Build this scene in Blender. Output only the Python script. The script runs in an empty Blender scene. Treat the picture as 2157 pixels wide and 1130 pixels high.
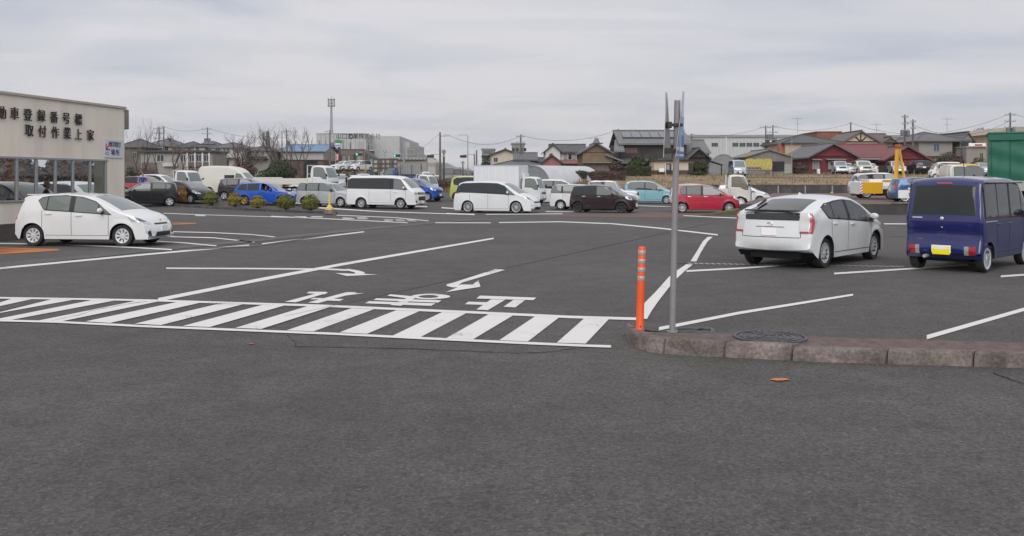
import bpy, bmesh, math, random
from mathutils import Vector, Matrix
from mathutils.bvhtree import BVHTree
R = math.radians
sc = bpy.context.scene
C = sc.collection
# ---------------------------------------------------------------- camera, sky, sun, exposure
CX, HY, F, EYE = 1078.5, 378.0, 1900.0, 1.82     # optical centre, horizon row, focal length (px of the 2157 px frame), eye height
cam_d = bpy.data.cameras.new('camera'); cam = bpy.data.objects.new('camera', cam_d); C.objects.link(cam)
cam.location = (0, 0, EYE); cam.rotation_euler = (R(90), 0, 0)
cam_d.sensor_width = 36; cam_d.lens = 36 * F / 2157; cam_d.shift_y = (HY - 565) / 2157
cam_d.clip_start = 0.1; cam_d.clip_end = 30000
sc.camera = cam
SUN_EL, SUN_AZ = 36, 186        # azimuth clockwise from +Y: behind the photographer, a little to the left
w = bpy.data.worlds.new('World'); sc.world = w; w.use_nodes = True
wn = w.node_tree; wn.nodes.clear()
def N(t, typ, **kw):
    n = t.nodes.new(typ)
    for k, v in kw.items():
        if k.startswith('i_'):
            n.inputs[k[2:].replace('_', ' ')].default_value = v
        else: setattr(n, k, v)
    return n
def sky_nodes():
    t = wn; L = t.links.new
    out = N(t, 'ShaderNodeOutputWorld'); bg = N(t, 'ShaderNodeBackground'); bg.inputs[1].default_value = 0.1
    sky = N(t, 'ShaderNodeTexSky', sky_type='NISHITA', sun_disc=False, sun_elevation=R(SUN_EL), sun_rotation=R(SUN_AZ))
    tc = N(t, 'ShaderNodeTexCoord'); sep = N(t, 'ShaderNodeSeparateXYZ'); L(tc.outputs['Generated'], sep.inputs[0])
    z = N(t, 'ShaderNodeMath', operation='MAXIMUM'); L(sep.outputs[2], z.inputs[0]); z.inputs[1].default_value = 0.0
    za = N(t, 'ShaderNodeMath', operation='ADD'); L(z.outputs[0], za.inputs[0]); za.inputs[1].default_value = 0.055
    dx = N(t, 'ShaderNodeMath', operation='DIVIDE'); L(sep.outputs[0], dx.inputs[0]); L(za.outputs[0], dx.inputs[1])
    dy = N(t, 'ShaderNodeMath', operation='DIVIDE'); L(sep.outputs[1], dy.inputs[0]); L(za.outputs[0], dy.inputs[1])
    cmb = N(t, 'ShaderNodeCombineXYZ'); L(dx.outputs[0], cmb.inputs[0]); L(dy.outputs[0], cmb.inputs[1])
    n1 = N(t, 'ShaderNodeTexNoise', i_Scale=0.55, i_Detail=6.0, i_Roughness=0.55, i_Distortion=0.9); L(cmb.outputs[0], n1.inputs['Vector'])
    mp = N(t, 'ShaderNodeMapping'); mp.inputs['Scale'].default_value = (0.35, 1.0, 1); mp.inputs['Location'].default_value = (7.3, 2.1, 0); L(cmb.outputs[0], mp.inputs[0])
    n2 = N(t, 'ShaderNodeTexNoise', i_Scale=0.5, i_Detail=4.0, i_Roughness=0.5, i_Distortion=0.4); L(mp.outputs[0], n2.inputs['Vector'])
    av = N(t, 'ShaderNodeMath', operation='ADD'); L(n1.outputs[0], av.inputs[0]); L(n2.outputs[0], av.inputs[1])
    cr = N(t, 'ShaderNodeValToRGB'); L(av.outputs[0], cr.inputs[0])
    mul = N(t, 'ShaderNodeMath', operation='MULTIPLY'); mul.inputs[1].default_value = 0.5; L(av.outputs[0], mul.inputs[0]); L(mul.outputs[0], cr.inputs[0])
    e = cr.color_ramp.elements
    e[0].position = 0.38; e[0].color = (0.43, 0.46, 0.545, 1)
    e[1].position = 0.56; e[1].color = (0.655, 0.64, 0.66, 1)
    # overcast dome: brighter towards the zenith
    zr = N(t, 'ShaderNodeMapRange', interpolation_type='SMOOTHSTEP'); L(sep.outputs[2], zr.inputs[0])
    for i, v in ((1, 0.12), (2, 0.9), (3, 11.8), (4, 14.5)): zr.inputs[i].default_value = v
    sm = N(t, 'ShaderNodeVectorMath', operation='SCALE'); L(cr.outputs[0], sm.inputs[0]); L(zr.outputs[0], sm.inputs[3])
    mx = N(t, 'ShaderNodeMix', data_type='RGBA'); mx.inputs[0].default_value = 0.93
    L(sky.outputs[0], mx.inputs[6]); L(sm.outputs[0], mx.inputs[7])
    L(mx.outputs[2], bg.inputs[0]); L(bg.outputs[0], out.inputs[0])
sky_nodes()
sl = bpy.data.lights.new('sun', 'SUN'); sun = bpy.data.objects.new('sun', sl); C.objects.link(sun)
sl.energy = 2.0; sl.angle = R(50); sl.color = (1, 0.982, 0.955)
_a = R(SUN_AZ); _e = R(SUN_EL)
sun.rotation_euler = Vector((-math.sin(_a) * math.cos(_e), -math.cos(_a) * math.cos(_e), -math.sin(_e))).to_track_quat('-Z', 'Y').to_euler()
vs = sc.view_settings; vs.view_transform = 'Standard'; vs.look = 'None'; vs.exposure = 0.0; vs.gamma = 1; vs.use_curve_mapping = False
sc.cycles.max_bounces = 6; sc.cycles.volume_bounces = 2; sc.cycles.transparent_max_bounces = 12

# ---------------------------------------------------------------- placing: a pixel of the photograph on a plane
def G(px, py, z=0.0):
    Y = F * (EYE - z) / (py - HY); return Vector(((px - CX) / F * Y, Y, z))
def X_(px, D): return (px - CX) / F * D
def Z_(py, D): return EYE + (HY - py) / F * D
def sm(a, b, x):
    t = min(1, max(0, (x - a) / (b - a))); return t * t * (3 - 2 * t)
def terrain(x, y):
    lot = 0.55 * sm(50, 70, y) * (1 - sm(-3, 6, x))
    bank = sm(3, 8, x) * (1.15 * sm(86.6, 87.0, y) + 1.25 * sm(88, 110, y)) + 0.25 * sm(86, 110, y) * (1 - sm(3, 8, x))
    return lot + bank
# ---------------------------------------------------------------- materials
MATS = {}
def mat(name, col, rough=0.6, metal=0.0, spec=0.5, coat=0.0, var=0.0, scale=3.0, bump=0.0, bscale=40.0, emit=None, coord='Object'):
    if name in MATS: return MATS[name]
    m = bpy.data.materials.new(name); m.use_nodes = True; t = m.node_tree; b = t.nodes['Principled BSDF']; L = t.links.new
    b.inputs['Base Color'].default_value = (*col, 1); b.inputs['Roughness'].default_value = rough
    b.inputs['Metallic'].default_value = metal; b.inputs['Specular IOR Level'].default_value = spec
    if coat: b.inputs['Coat Weight'].default_value = coat; b.inputs['Coat Roughness'].default_value = 0.04
    if emit: b.inputs['Emission Color'].default_value = (*emit[0], 1); b.inputs['Emission Strength'].default_value = emit[1]
    if var or bump:
        tc = N(t, 'ShaderNodeTexCoord')
    if var:
        n = N(t, 'ShaderNodeTexNoise', i_Scale=scale, i_Detail=6.0, i_Roughness=0.62); L(tc.outputs[coord], n.inputs['Vector'])
        mr = N(t, 'ShaderNodeMapRange'); L(n.outputs[0], mr.inputs[0])
        for i, v in ((1, 0.3), (2, 0.7), (3, 1 - var), (4, 1 + var)): mr.inputs[i].default_value = v
        s = N(t, 'ShaderNodeVectorMath', operation='SCALE'); s.inputs[0].default_value = col; L(mr.outputs[0], s.inputs[3]); L(s.outputs[0], b.inputs['Base Color'])
    if bump:
        n = N(t, 'ShaderNodeTexNoise', i_Scale=bscale, i_Detail=4.0); L(tc.outputs[coord], n.inputs['Vector'])
        bp = N(t, 'ShaderNodeBump'); bp.inputs['Strength'].default_value = bump; bp.inputs['Distance'].default_value = 0.02; L(n.outputs[0], bp.inputs['Height']); L(bp.outputs[0], b.inputs['Normal'])
    MATS[name] = m; return m
def paint(name, col, metal=0.0, rough=0.28, coat=0.8):
    return mat('paint_' + name, col, rough, metal, 0.5, coat, var=0.035, scale=1.3)
def stripes(name, c1, c2, per, axis=0, rough=0.6, width=0.5, var=0.15, bump=0.6, coord='Object'):
    """ribbed or tiled surface: bands across one axis plus weathering"""
    if name in MATS: return MATS[name]
    m = bpy.data.materials.new(name); m.use_nodes = True; t = m.node_tree; b = t.nodes['Principled BSDF']; L = t.links.new
    tc = N(t, 'ShaderNodeTexCoord'); sep = N(t, 'ShaderNodeSeparateXYZ'); L(tc.outputs[coord], sep.inputs[0])
    d = N(t, 'ShaderNodeMath', operation='DIVIDE'); L(sep.outputs[axis], d.inputs[0]); d.inputs[1].default_value = per
    fr = N(t, 'ShaderNodeMath', operation='FRACT'); L(d.outputs[0], fr.inputs[0])
    pp = N(t, 'ShaderNodeMath', operation='PINGPONG'); L(fr.outputs[0], pp.inputs[0]); pp.inputs[1].default_value = 0.5
    ss = N(t, 'ShaderNodeMapRange', interpolation_type='SMOOTHSTEP'); L(pp.outputs[0], ss.inputs[0])
    for i, v in ((1, 0.5 * width - 0.08), (2, 0.5 * width + 0.08)): ss.inputs[i].default_value = v
    mx = N(t, 'ShaderNodeMix', data_type='RGBA'); mx.inputs[6].default_value = (*c1, 1); mx.inputs[7].default_value = (*c2, 1); L(ss.outputs[0], mx.inputs[0])
    n = N(t, 'ShaderNodeTexNoise', i_Scale=0.9, i_Detail=7.0, i_Roughness=0.65); L(tc.outputs['Object'], n.inputs['Vector'])
    mr = N(t, 'ShaderNodeMapRange'); L(n.outputs[0], mr.inputs[0])
    for i, v in ((1, 0.3), (2, 0.7), (3, 1 - var), (4, 1 + var)): mr.inputs[i].default_value = v
    s = N(t, 'ShaderNodeVectorMath', operation='SCALE'); L(mx.outputs[2], s.inputs[0]); L(mr.outputs[0], s.inputs[3]); L(s.outputs[0], b.inputs['Base Color'])
    bp = N(t, 'ShaderNodeBump'); bp.inputs['Strength'].default_value = bump; bp.inputs['Distance'].default_value = 0.05; L(pp.outputs[0], bp.inputs['Height']); L(bp.outputs[0], b.inputs['Normal'])
    b.inputs['Roughness'].default_value = rough
    MATS[name] = m; return m
BLK = mat('black_plastic', (0.018, 0.018, 0.019), 0.55)
UND = mat('underbody', (0.008, 0.008, 0.008), 0.9)
RUB = mat('tyre_rubber', (0.018, 0.018, 0.018), 0.75)
GLS = mat('dark_glass', (0.022, 0.026, 0.028), 0.04, 0, 0.6)
GLC = mat('clear_glass', (0.15, 0.17, 0.162), 0.05, 0, 0.7)
GLW = mat('windscreen_glass', (0.15, 0.175, 0.17), 0.04, 0, 0.9)
CHR = mat('chrome', (0.68, 0.69, 0.71), 0.22, 0.55)
ALU = mat('alloy', (0.50, 0.51, 0.53), 0.35, 0.35)
ALD = mat('grey_alloy', (0.20, 0.2, 0.21), 0.35, 0.6)
GLD = mat('gold_alloy', (0.45, 0.30, 0.09), 0.35, 0.7)
COV = mat('silver_cover', (0.62, 0.63, 0.65), 0.35, 0.2)
STL = mat('steel_wheel', (0.02, 0.02, 0.022), 0.5)
LMP = mat('headlamp_glass', (0.62, 0.65, 0.68), 0.08, 0.5, 0.8)
LMD = mat('lamp_inner', (0.16, 0.17, 0.18), 0.15, 0.6)
RED = mat('red_lens', (0.34, 0.010, 0.016), 0.12, 0, 0.7)
RDP = mat('pale_red_lens', (0.34, 0.05, 0.06), 0.12, 0, 0.7)
CLR = mat('clear_lens', (0.60, 0.60, 0.60), 0.12, 0.2, 0.7)
ORL = mat('amber_lens', (0.75, 0.25, 0.03), 0.15)
PLW = mat('plate_white', (0.82, 0.82, 0.82), 0.45)
PLY = mat('plate_yellow', (0.9, 0.78, 0.0), 0.45)
WHT = mat('white_enamel', (0.74, 0.74, 0.73), 0.4, var=0.04)
GRY = mat('galvanised_steel', (0.30, 0.31, 0.32), 0.5, 0.3, var=0.1)
# ---------------------------------------------------------------- objects
def tag(o, label=None, cat=None, group=None, kind=None):
    if label: o['label'] = label
    if cat: o['category'] = cat
    if group: o['group'] = group
    if kind: o['kind'] = kind
    return o
def thing(name, label, cat, loc=(0, 0, 0), rz=0, group=None):
    o = bpy.data.objects.new(name, None); C.objects.link(o); o.location = loc; o.rotation_euler = (0, 0, rz); o.empty_display_size = 0.2
    return tag(o, label, cat, group)
def link(name, me, parent=None, loc=None, rz=0):
    o = bpy.data.objects.new(name, me); C.objects.link(o)
    if parent: o.parent = parent
    if loc is not None: o.location = loc
    if rz: o.rotation_euler = (0, 0, rz)
    return o
class MB:
    def __init__(s): s.v = []; s.f = []; s.m = []; s.mats = []
    def mi(s, m):
        if m is None: return 0
        if m not in s.mats: s.mats.append(m)
        return s.mats.index(m)
    def add(s, vs, fs, m=None):
        o = len(s.v); k = s.mi(m); s.v += [tuple(v) for v in vs]
        for f in fs: s.f.append(tuple(i + o for i in f)); s.m.append(k)
        return s
    def box(s, x0, x1, y0, y1, z0, z1, m=None, M=None):
        vs = [Vector((x, y, z)) for z in (z0, z1) for y in (y0, y1) for x in (x0, x1)]
        if M: vs = [M @ v for v in vs]
        return s.add(vs, [(0, 2, 3, 1), (4, 5, 7, 6), (0, 1, 5, 4), (2, 6, 7, 3), (0, 4, 6, 2), (1, 3, 7, 5)], m)
    def bbox(s, x0, x1, y0, y1, z0, z1, b=0.02, m=None, M=None):
        """box with chamfered edges"""
        bm = bmesh.new(); bmesh.ops.create_cube(bm, size=1)
        for v in bm.verts: v.co = Vector(((x0 + x1) / 2 + v.co.x * (x1 - x0), (y0 + y1) / 2 + v.co.y * (y1 - y0), (z0 + z1) / 2 + v.co.z * (z1 - z0)))
        bmesh.ops.bevel(bm, geom=bm.edges[:], offset=b, segments=2, affect='EDGES', profile=0.5)
        bm.verts.index_update()
        s.add([M @ v.co if M else v.co for v in bm.verts], [[v.index for v in f.verts] for f in bm.faces], m); bm.free(); return s
    def tube(s, pts, rs, n=8, m=None, cap=True):
        pts = [Vector(p) for p in pts]
        if not isinstance(rs, (list, tuple)): rs = [rs] * len(pts)
        vs = []; fs = []
        for i, p in enumerate(pts):
            d = (pts[min(i + 1, len(pts) - 1)] - pts[max(i - 1, 0)]).normalized()
            a = d.orthogonal().normalized() if abs(d.z) < 0.95 else Vector((1, 0, 0))
            a = (a - d * a.dot(d)).normalized(); b = d.cross(a)
            if abs(d.z) < 0.95:
                b = Vector((0, 0, 1)) - d * d.z; b.normalize(); a = b.cross(d)
            for k in range(n):
                q = 2 * math.pi * k / n; vs.append(p + (a * math.cos(q) + b * math.sin(q)) * rs[i])
        for i in range(len(pts) - 1):
            for k in range(n): fs.append((i * n + k, i * n + (k + 1) % n, (i + 1) * n + (k + 1) % n, (i + 1) * n + k))
        if cap: fs.append(tuple(range(n))[::-1]); fs.append(tuple((len(pts) - 1) * n + k for k in range(n)))
        return s.add(vs, fs, m)
    def lathe(s, prof, n=24, m=None, M=None, a0=0, a1=2 * math.pi):
        """prof: (radius, height) about z"""
        vs = []; fs = []; k = len(prof); full = abs(a1 - a0 - 2 * math.pi) < 1e-6; c = n if full else n + 1
        for j in range(c):
            q = a0 + (a1 - a0) * j / n
            for r, h in prof: vs.append(Vector((r * math.cos(q), r * math.sin(q), h)))
        for j in range(n):
            for i in range(k - 1): fs.append((j * k + i, ((j + 1) % c) * k + i, ((j + 1) % c) * k + i + 1, j * k + i + 1))
        if M: vs = [M @ v for v in vs]
        return s.add(vs, fs, m)
    def prism(s, poly, d, m=None):
        """poly: 3D points of a flat face, d: extrusion vector"""
        n = len(poly); d = Vector(d); vs = [Vector(p) for p in poly]; vs += [v + d for v in vs]
        return s.add(vs, [tuple(range(n)), tuple(range(2 * n - 1, n - 1, -1))] + [(i, i + n, (i + 1) % n + n, (i + 1) % n) for i in range(n)], m)
    def quad(s, a, b, c, d, m=None): return s.add([a, b, c, d], [(0, 1, 2, 3)], m)
    def build(s, name, m=None, parent=None, smooth=None, loc=None, rz=0, fix=True):
        me = bpy.data.meshes.new(name); me.from_pydata(s.v, [], s.f)
        for x in ([m] if m else []) + ([] if m else s.mats): me.materials.append(x)
        if not m and len(s.mats) > 1: me.polygons.foreach_set('material_index', s.m)
        if fix:
            bm = bmesh.new(); bm.from_mesh(me); bmesh.ops.recalc_face_normals(bm, faces=bm.faces[:]); bm.to_mesh(me); bm.free()
        if smooth is not None:
            me.polygons.foreach_set('use_smooth', [True] * len(me.polygons)); me.set_sharp_from_angle(angle=R(smooth))
        me.update(); return link(name, me, parent, loc, rz)
def rotZ(a, t=(0, 0, 0)): return Matrix.Translation(t) @ Matrix.Rotation(a, 4, 'Z')
# ---------------------------------------------------------------- vehicles
def spline(pts, per=10):
    P = [Vector((p[0], 0, p[1])) for p in pts]; out = []
    for i in range(len(P) - 1):
        p0 = P[max(i - 1, 0)]; p1 = P[i]; p2 = P[i + 1]; p3 = P[min(i + 2, len(P) - 1)]
        d1 = max((p2 - p1).length, 1e-4); d0 = max((p1 - p0).length, 1e-4); d2 = max((p3 - p2).length, 1e-4)
        m1 = ((p1 - p0) / d0 * d1 + (p2 - p1) / d1 * d0) / (d0 + d1) * d1 if i else (p2 - p1)
        m2 = ((p2 - p1) / d1 * d2 + (p3 - p2) / d2 * d1) / (d1 + d2) * d1 if i < len(P) - 2 else (p2 - p1)
        for k in range(per):
            t = k / per; t2 = t * t; t3 = t2 * t
            out.append(p1 * (2 * t3 - 3 * t2 + 1) + m1 * (t3 - 2 * t2 + t) + p2 * (-2 * t3 + 3 * t2) + m2 * (t3 - t2))
    out.append(P[-1]); return [(p.x, p.z) for p in out]
class Body:
    """car body lofted along its side profile; keeps a BVH so that panes, lamps and trim sit on the skin"""
    def __init__(s, k):
        s.k = k; path = spline(k['prof'], 10); xs = [p[0] for p in path]
        s.xr, s.xf = min(xs), max(xs); s.zt = max(p[1] for p in path); s.zb = k.get('sill', 0.2)
        # stations on the path: dense ends by arc length, middle by x including the wheel arch edges
        e = k.get('ends', 0.14); xa, xb = s.xr + e, s.xf - e
        ia = max(i for i, p in enumerate(path) if p[0] <= xa and p[1] <= s.zt and all(q[0] <= p[0] + 1e-6 or True for q in path[:1]) and i < len(path) * 0.6)
        ib = min(i for i, p in enumerate(path) if p[0] >= xb and i > len(path) * 0.4)
        def arc(seg, n):
            L = [0]
            for a, b in zip(seg, seg[1:]): L.append(L[-1] + math.hypot(b[0] - a[0], b[1] - a[1]))
            out = []
            for j in range(n):
                d = L[-1] * j / (n - 1); i = max(q for q in range(len(L)) if L[q] <= d + 1e-9); i = min(i, len(seg) - 2)
                t = (d - L[i]) / max(1e-9, L[i + 1] - L[i]); out.append((seg[i][0] + (seg[i + 1][0] - seg[i][0]) * t, seg[i][1] + (seg[i + 1][1] - seg[i][1]) * t))
            return out
        mid = path[ia:ib + 1]; x0, x1 = mid[0][0], mid[-1][0]
        mx = [x0 + (x1 - x0) * j / 46 for j in range(1, 46)]
        for xw, Rw in k['arches']:
            zc = k['rt']; dz = max(-1, min(1, (s.zb - zc) / Rw)); a0 = math.asin(dz)
            mx = [x for x in mx if not (xw - Rw - .015 < x < xw + Rw + .015)]
            mx += [xw + Rw * math.cos(a0 + (math.pi - 2 * a0) * j / 20) for j in range(21)] if True else []
            mx += [xw - Rw * math.cos(a0) - 0.012, xw + Rw * math.cos(a0) + 0.012]
        mx = sorted(x for x in set(round(x, 4) for x in mx) if x0 + .004 < x < x1 - .004)
        def zat(x):
            for a, b in zip(mid, mid[1:]):
                if a[0] <= x <= b[0]: return a[1] + (b[1] - a[1]) * (x - a[0]) / max(1e-9, b[0] - a[0])
            return mid[-1][1]
        nr = k.get('nend', 12)
        T = arc(path[:ia + 1], nr) + [(x, zat(x)) for x in mx] + arc(path[ib:], nr)
        n = len(T); Nn = []
        for i in range(n):
            a, b = T[max(i - 1, 0)], T[min(i + 1, n - 1)]; d = Vector((b[0] - a[0], b[1] - a[1])).normalized(); Nn.append((-d.y, d.x))
        cr, cf, cb = k.get('crown', (0.038, 0.16, 0.10)); r = k.get('edge', 0.045)
        E = []; CRN = []
        for (x, z), nn in zip(T, Nn):
            c = cr * max(0, nn[1]) ** 2 + (cf if nn[0] > 0 else cb) * nn[0] ** 2
            rr = min(r, 0.4 * max(0.02, z - s.zb)); CRN.append((c, rr)); E.append((x - nn[0] * (c + rr), z - nn[1] * (c + rr)))
        bx = [p[0] for p in E]
        for i in range(1, n): bx[i] = max(bx[i], bx[i - 1] + 0.0015)
        for i in range(n - 2, -1, -1): bx[i] = min(bx[i], bx[i + 1] - 0.0015)
        K = 9; A = 4; M = 5; V = []; rows = []
        for i in range(n):
            zu = s.under(bx[i]); col = []; zu = min(zu, E[i][1])
            for j in range(K):                                   # side wall, bottom to shoulder
                t = j / K; t = t if t < .5 else t
                x = bx[i] + (E[i][0] - bx[i]) * t; z = zu + (E[i][1] - zu) * t; col.append((x, s.W(x, z), z))
            c, rr = CRN[i]; we = s.W(E[i][0], E[i][1]); nn = Nn[i]
            for j in range(A + 1):
                q = math.pi / 2 * j / A; d = c + rr - rr * math.sin(q); y = we - rr + rr * math.cos(q)
                col.append((T[i][0] - nn[0] * d, y, T[i][1] - nn[1] * d))
            y0 = we - rr
            for j in range(1, M + 1):
                y = y0 * (1 - j / M); d = c * (y / max(y0, 1e-6)) ** 2
                col.append((T[i][0] - nn[0] * d, y, T[i][1] - nn[1] * d))
            full = [(x, -y, z) for x, y, z in col] + [p for p in reversed(col[:-1])]
            rows.append(full)
        m = len(rows[0]); s.v = [p for r_ in rows for p in r_]; s.f = []; s.fm = []
        for i in range(n - 1):
            for j in range(m - 1): s.f.append((i * m + j, (i + 1) * m + j, (i + 1) * m + j + 1, i * m + j + 1)); s.fm.append(0)
        s.nside = len(s.f)
        for i in range(n - 1): s.f.append((i * m, i * m + m - 1, (i + 1) * m + m - 1, (i + 1) * m)); s.fm.append(1)
        s.f.append(tuple(range(m))); s.f.append(tuple((n - 1) * m + j for j in range(m))[::-1]); s.fm += [0, 0]
        s.bvh = BVHTree.FromPolygons([Vector(v) for v in s.v], s.f[:s.nside])
    def under(s, x):
        k = s.k; z = s.zb; xa = k['arches'][0][0] - k['arches'][0][1]
        if k.get('lift') and x < xa: z += k['lift'] * min(1, (xa - x) / .22)
        for xw, Rw in k['arches']:
            if abs(x - xw) < Rw: z = max(z, k['rt'] + math.sqrt(Rw * Rw - (x - xw) ** 2))
        return z
    def W(s, x, z):
        k = s.k; w_ = k['W'] / 2; bl = k['belt']
        if z > bl: t = (z - bl) / (s.zt - bl); w_ *= 1 - k['tum'] * t ** k.get('tpow', 1.25)
        else:
            t = (bl - z) / (bl - s.zb); w_ *= 1 - 0.055 * max(0, t - .3) ** 1.6 - 0.018 * (1 - min(1, t / .12)) ** 2
        a, l = k.get('pf', (0.16, 0.95))
        if x > s.xf - l: w_ *= 1 - a * min(1, (x - s.xf + l) / l) ** 2.3
        a, l = k.get('pr', (0.09, 0.6))
        if x < s.xr + l: w_ *= 1 - a * min(1, (s.xr + l - x) / l) ** 2.2
        for xw, Rw in k['arches']:
            d = math.hypot(x - xw, z - k['rt']); w_ += k.get('flare', 0.014) * math.exp(-((d - Rw - .02) / 0.06) ** 2)
        return w_
    def cast(s, o, d):
        h = s.bvh.ray_cast(o, d)
        if h[0] is not None: return h[0], (h[1] if h[1].dot(d) < 0 else -h[1])
        return None
    def patch(s, pts, d, off=0.006, nu=10, nv=4, u0=None, u1=None, thick=True, mb=None):
        """panel on the skin: pts = 3D outline seen along direction d"""
        mb = mb or MB(); d = Vector(d).normalized(); up = Vector((0, 0, 1)) if abs(d.z) < .9 else Vector((1, 0, 0))
        u = up.cross(d).normalized(); v = d.cross(u).normalized(); P = [(Vector(p).dot(u), Vector(p).dot(v)) for p in pts]
        if u0 is not None and u0 > u1: u0, u1 = u1, u0
        lo = max(min(p[0] for p in P), -9 if u0 is None else u0); hi = min(max(p[0] for p in P), 9 if u1 is None else u1)
        if hi - lo < 1e-3: return mb
        us = sorted(set([lo + (hi - lo) * i / nu for i in range(nu + 1)] + [p[0] for p in P if lo < p[0] < hi]))
        cols = []; e = 1e-5
        for uu in us:
            q = min(max(uu, min(p[0] for p in P) + e), max(p[0] for p in P) - e); hv = []
            for a, b in zip(P, P[1:] + P[:1]):
                if (a[0] - q) * (b[0] - q) <= 0 and abs(a[0] - b[0]) > 1e-9: hv.append(a[1] + (b[1] - a[1]) * (q - a[0]) / (b[0] - a[0]))
            if not hv: continue
            cols.append((uu, min(hv), max(hv)))
        grid = []
        for uu, va, vb in cols:
            c = []
            for j in range(nv + 1):
                vv = va + (vb - va) * j / nv; o = u * uu + v * vv - d * 6
                h = s.cast(o, d)
                if h is None:
                    near = s.bvh.find_nearest(u * uu + v * vv); h = (near[0], -d)
                c.append(h)
            grid.append(c)
        n, m = len(grid), nv + 1; vs = [h[0] + h[1] * off for c in grid for h in c]
        fs = [(i * m + j, (i + 1) * m + j, (i + 1) * m + j + 1, i * m + j + 1) for i in range(n - 1) for j in range(m - 1)]
        if thick:
            per = [i * m for i in range(n)] + [(n - 1) * m + j for j in range(1, m)] + [i * m + m - 1 for i in range(n - 2, -1, -1)] + [j for j in range(m - 2, 0, -1)]
            b0 = len(vs); vs += [grid[q // m][q % m][0] - grid[q // m][q % m][1] * 0.01 for q in per]; L_ = len(per)
            fs += [(per[i], per[(i + 1) % L_], b0 + (i + 1) % L_, b0 + i) for i in range(L_)]
        mb.add(vs, fs); return mb
def lathe_y(mb, prof, n, m, y0=0):
    return mb.lathe(prof, n, m, Matrix.Rotation(R(-90), 4, 'X'))
WHEELS = {}
def wheel_mesh(r, wd, style, n=28):
    key = (round(r, 3), round(wd, 3), style)
    if key in WHEELS: return WHEELS[key]
    h = wd / 2; rr = r * (0.66 if style not in ('big', 'mesh') else 0.76)
    if style == 'kei': rr = r * .6
    t = MB(); lathe_y(t, [(rr - .03, -h * .8), (rr, -h * .9), (r * .93, -h), (r * .985, -h * .78), (r, -h * .5), (r, h * .5), (r * .985, h * .78), (r * .93, h), (rr + .012, h * .93), (rr, h * .86), (rr - .01, h * .6)], n, RUB)
    ty = t.build('tyre', None, None, 40); tyre = ty.data; bpy.data.objects.remove(ty)
    col = {'cover': COV, 'gold': GLD, 'steel': STL, 'big': ALU, 'mesh': CHR, 'kei': COV, 'alloy': ALU, 'ten': ALU, 'white': WHT}[style]
    b = MB(); dk = UND if style != 'cover' else BLK
    lathe_y(b, [(0.0, h * .25), (rr * .98, h * .25), (rr * .99, h * .8)], n, dk)                  # dark well behind the spokes
    lathe_y(b, [(rr * .9, h * .55), (rr * .91, h * .86), (rr * .99, h * .93), (rr * 1.02, h * .9), (rr * 1.0, h * .6)], n, col)
    lathe_y(b, [(0, h * .86), (rr * .16, h * .84), (rr * .22, h * .66), (rr * .22, h * .3)], 16, col)
    ns, wi, wo = {'cover': (9, .07, .21), 'gold': (6, .16, .2), 'steel': (12, .1, .13), 'big': (15, .05, .05), 'mesh': (20, .05, .05), 'kei': (8, .14, .2), 'alloy': (5, .2, .26), 'ten': (10, .09, .1), 'white': (12, .1, .12)}[style]
    for i in range(ns):
        Mx = Matrix.Rotation(2 * math.pi * i / ns, 4, 'Y')
        a, c = rr * .14, rr * .95; w1, w2 = rr * wi, rr * wo; y1, y2, dp = h * .78, h * .84, h * .3
        if style == 'steel': y1 = y2 = h * .5
        pv = [(a, y1, -w1), (a, y1, w1), (c * .6, y1 - .006, (w1 + w2) * .42), (c * .6, y1 - .006, -(w1 + w2) * .42), (c, y2, w2), (c, y2, -w2)]
        pv += [(p[0], p[1] - dp, p[2] * 1.15) for p in pv]
        b.add([Mx @ Vector(p) for p in pv], [(0, 1, 2, 3), (3, 2, 4, 5), (1, 7, 8, 2), (2, 8, 10, 4), (0, 3, 9, 6), (3, 5, 11, 9)], col)
    ro = b.build('rim', None, None, 40); rim = ro.data; bpy.data.objects.remove(ro)
    WHEELS[key] = (tyre, rim); return tyre, rim
def add_wheels(root, k, style, xs=None):
    r = k['rt']; wd = k.get('tw', 0.19); yy = k['W'] / 2 - wd / 2 - k.get('inset', 0.035)
    for xw in xs or [a[0] for a in k['arches']]:
        for sd in (1, -1):
            ty, ri = wheel_mesh(r, wd, style)
            a = link('wheel', ty, root, (xw, sd * yy, r)); b = link('rim', ri, a)
            if sd < 0: a.rotation_euler = (0, 0, math.pi)
def mir(p): return [(x, -y, z) for x, y, z in p]
SD = {1: (0, -1, 0), -1: (0, 1, 0)}
def side(pts, sd): return [(x, 2.0 * sd, z) for x, z in pts]
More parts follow.
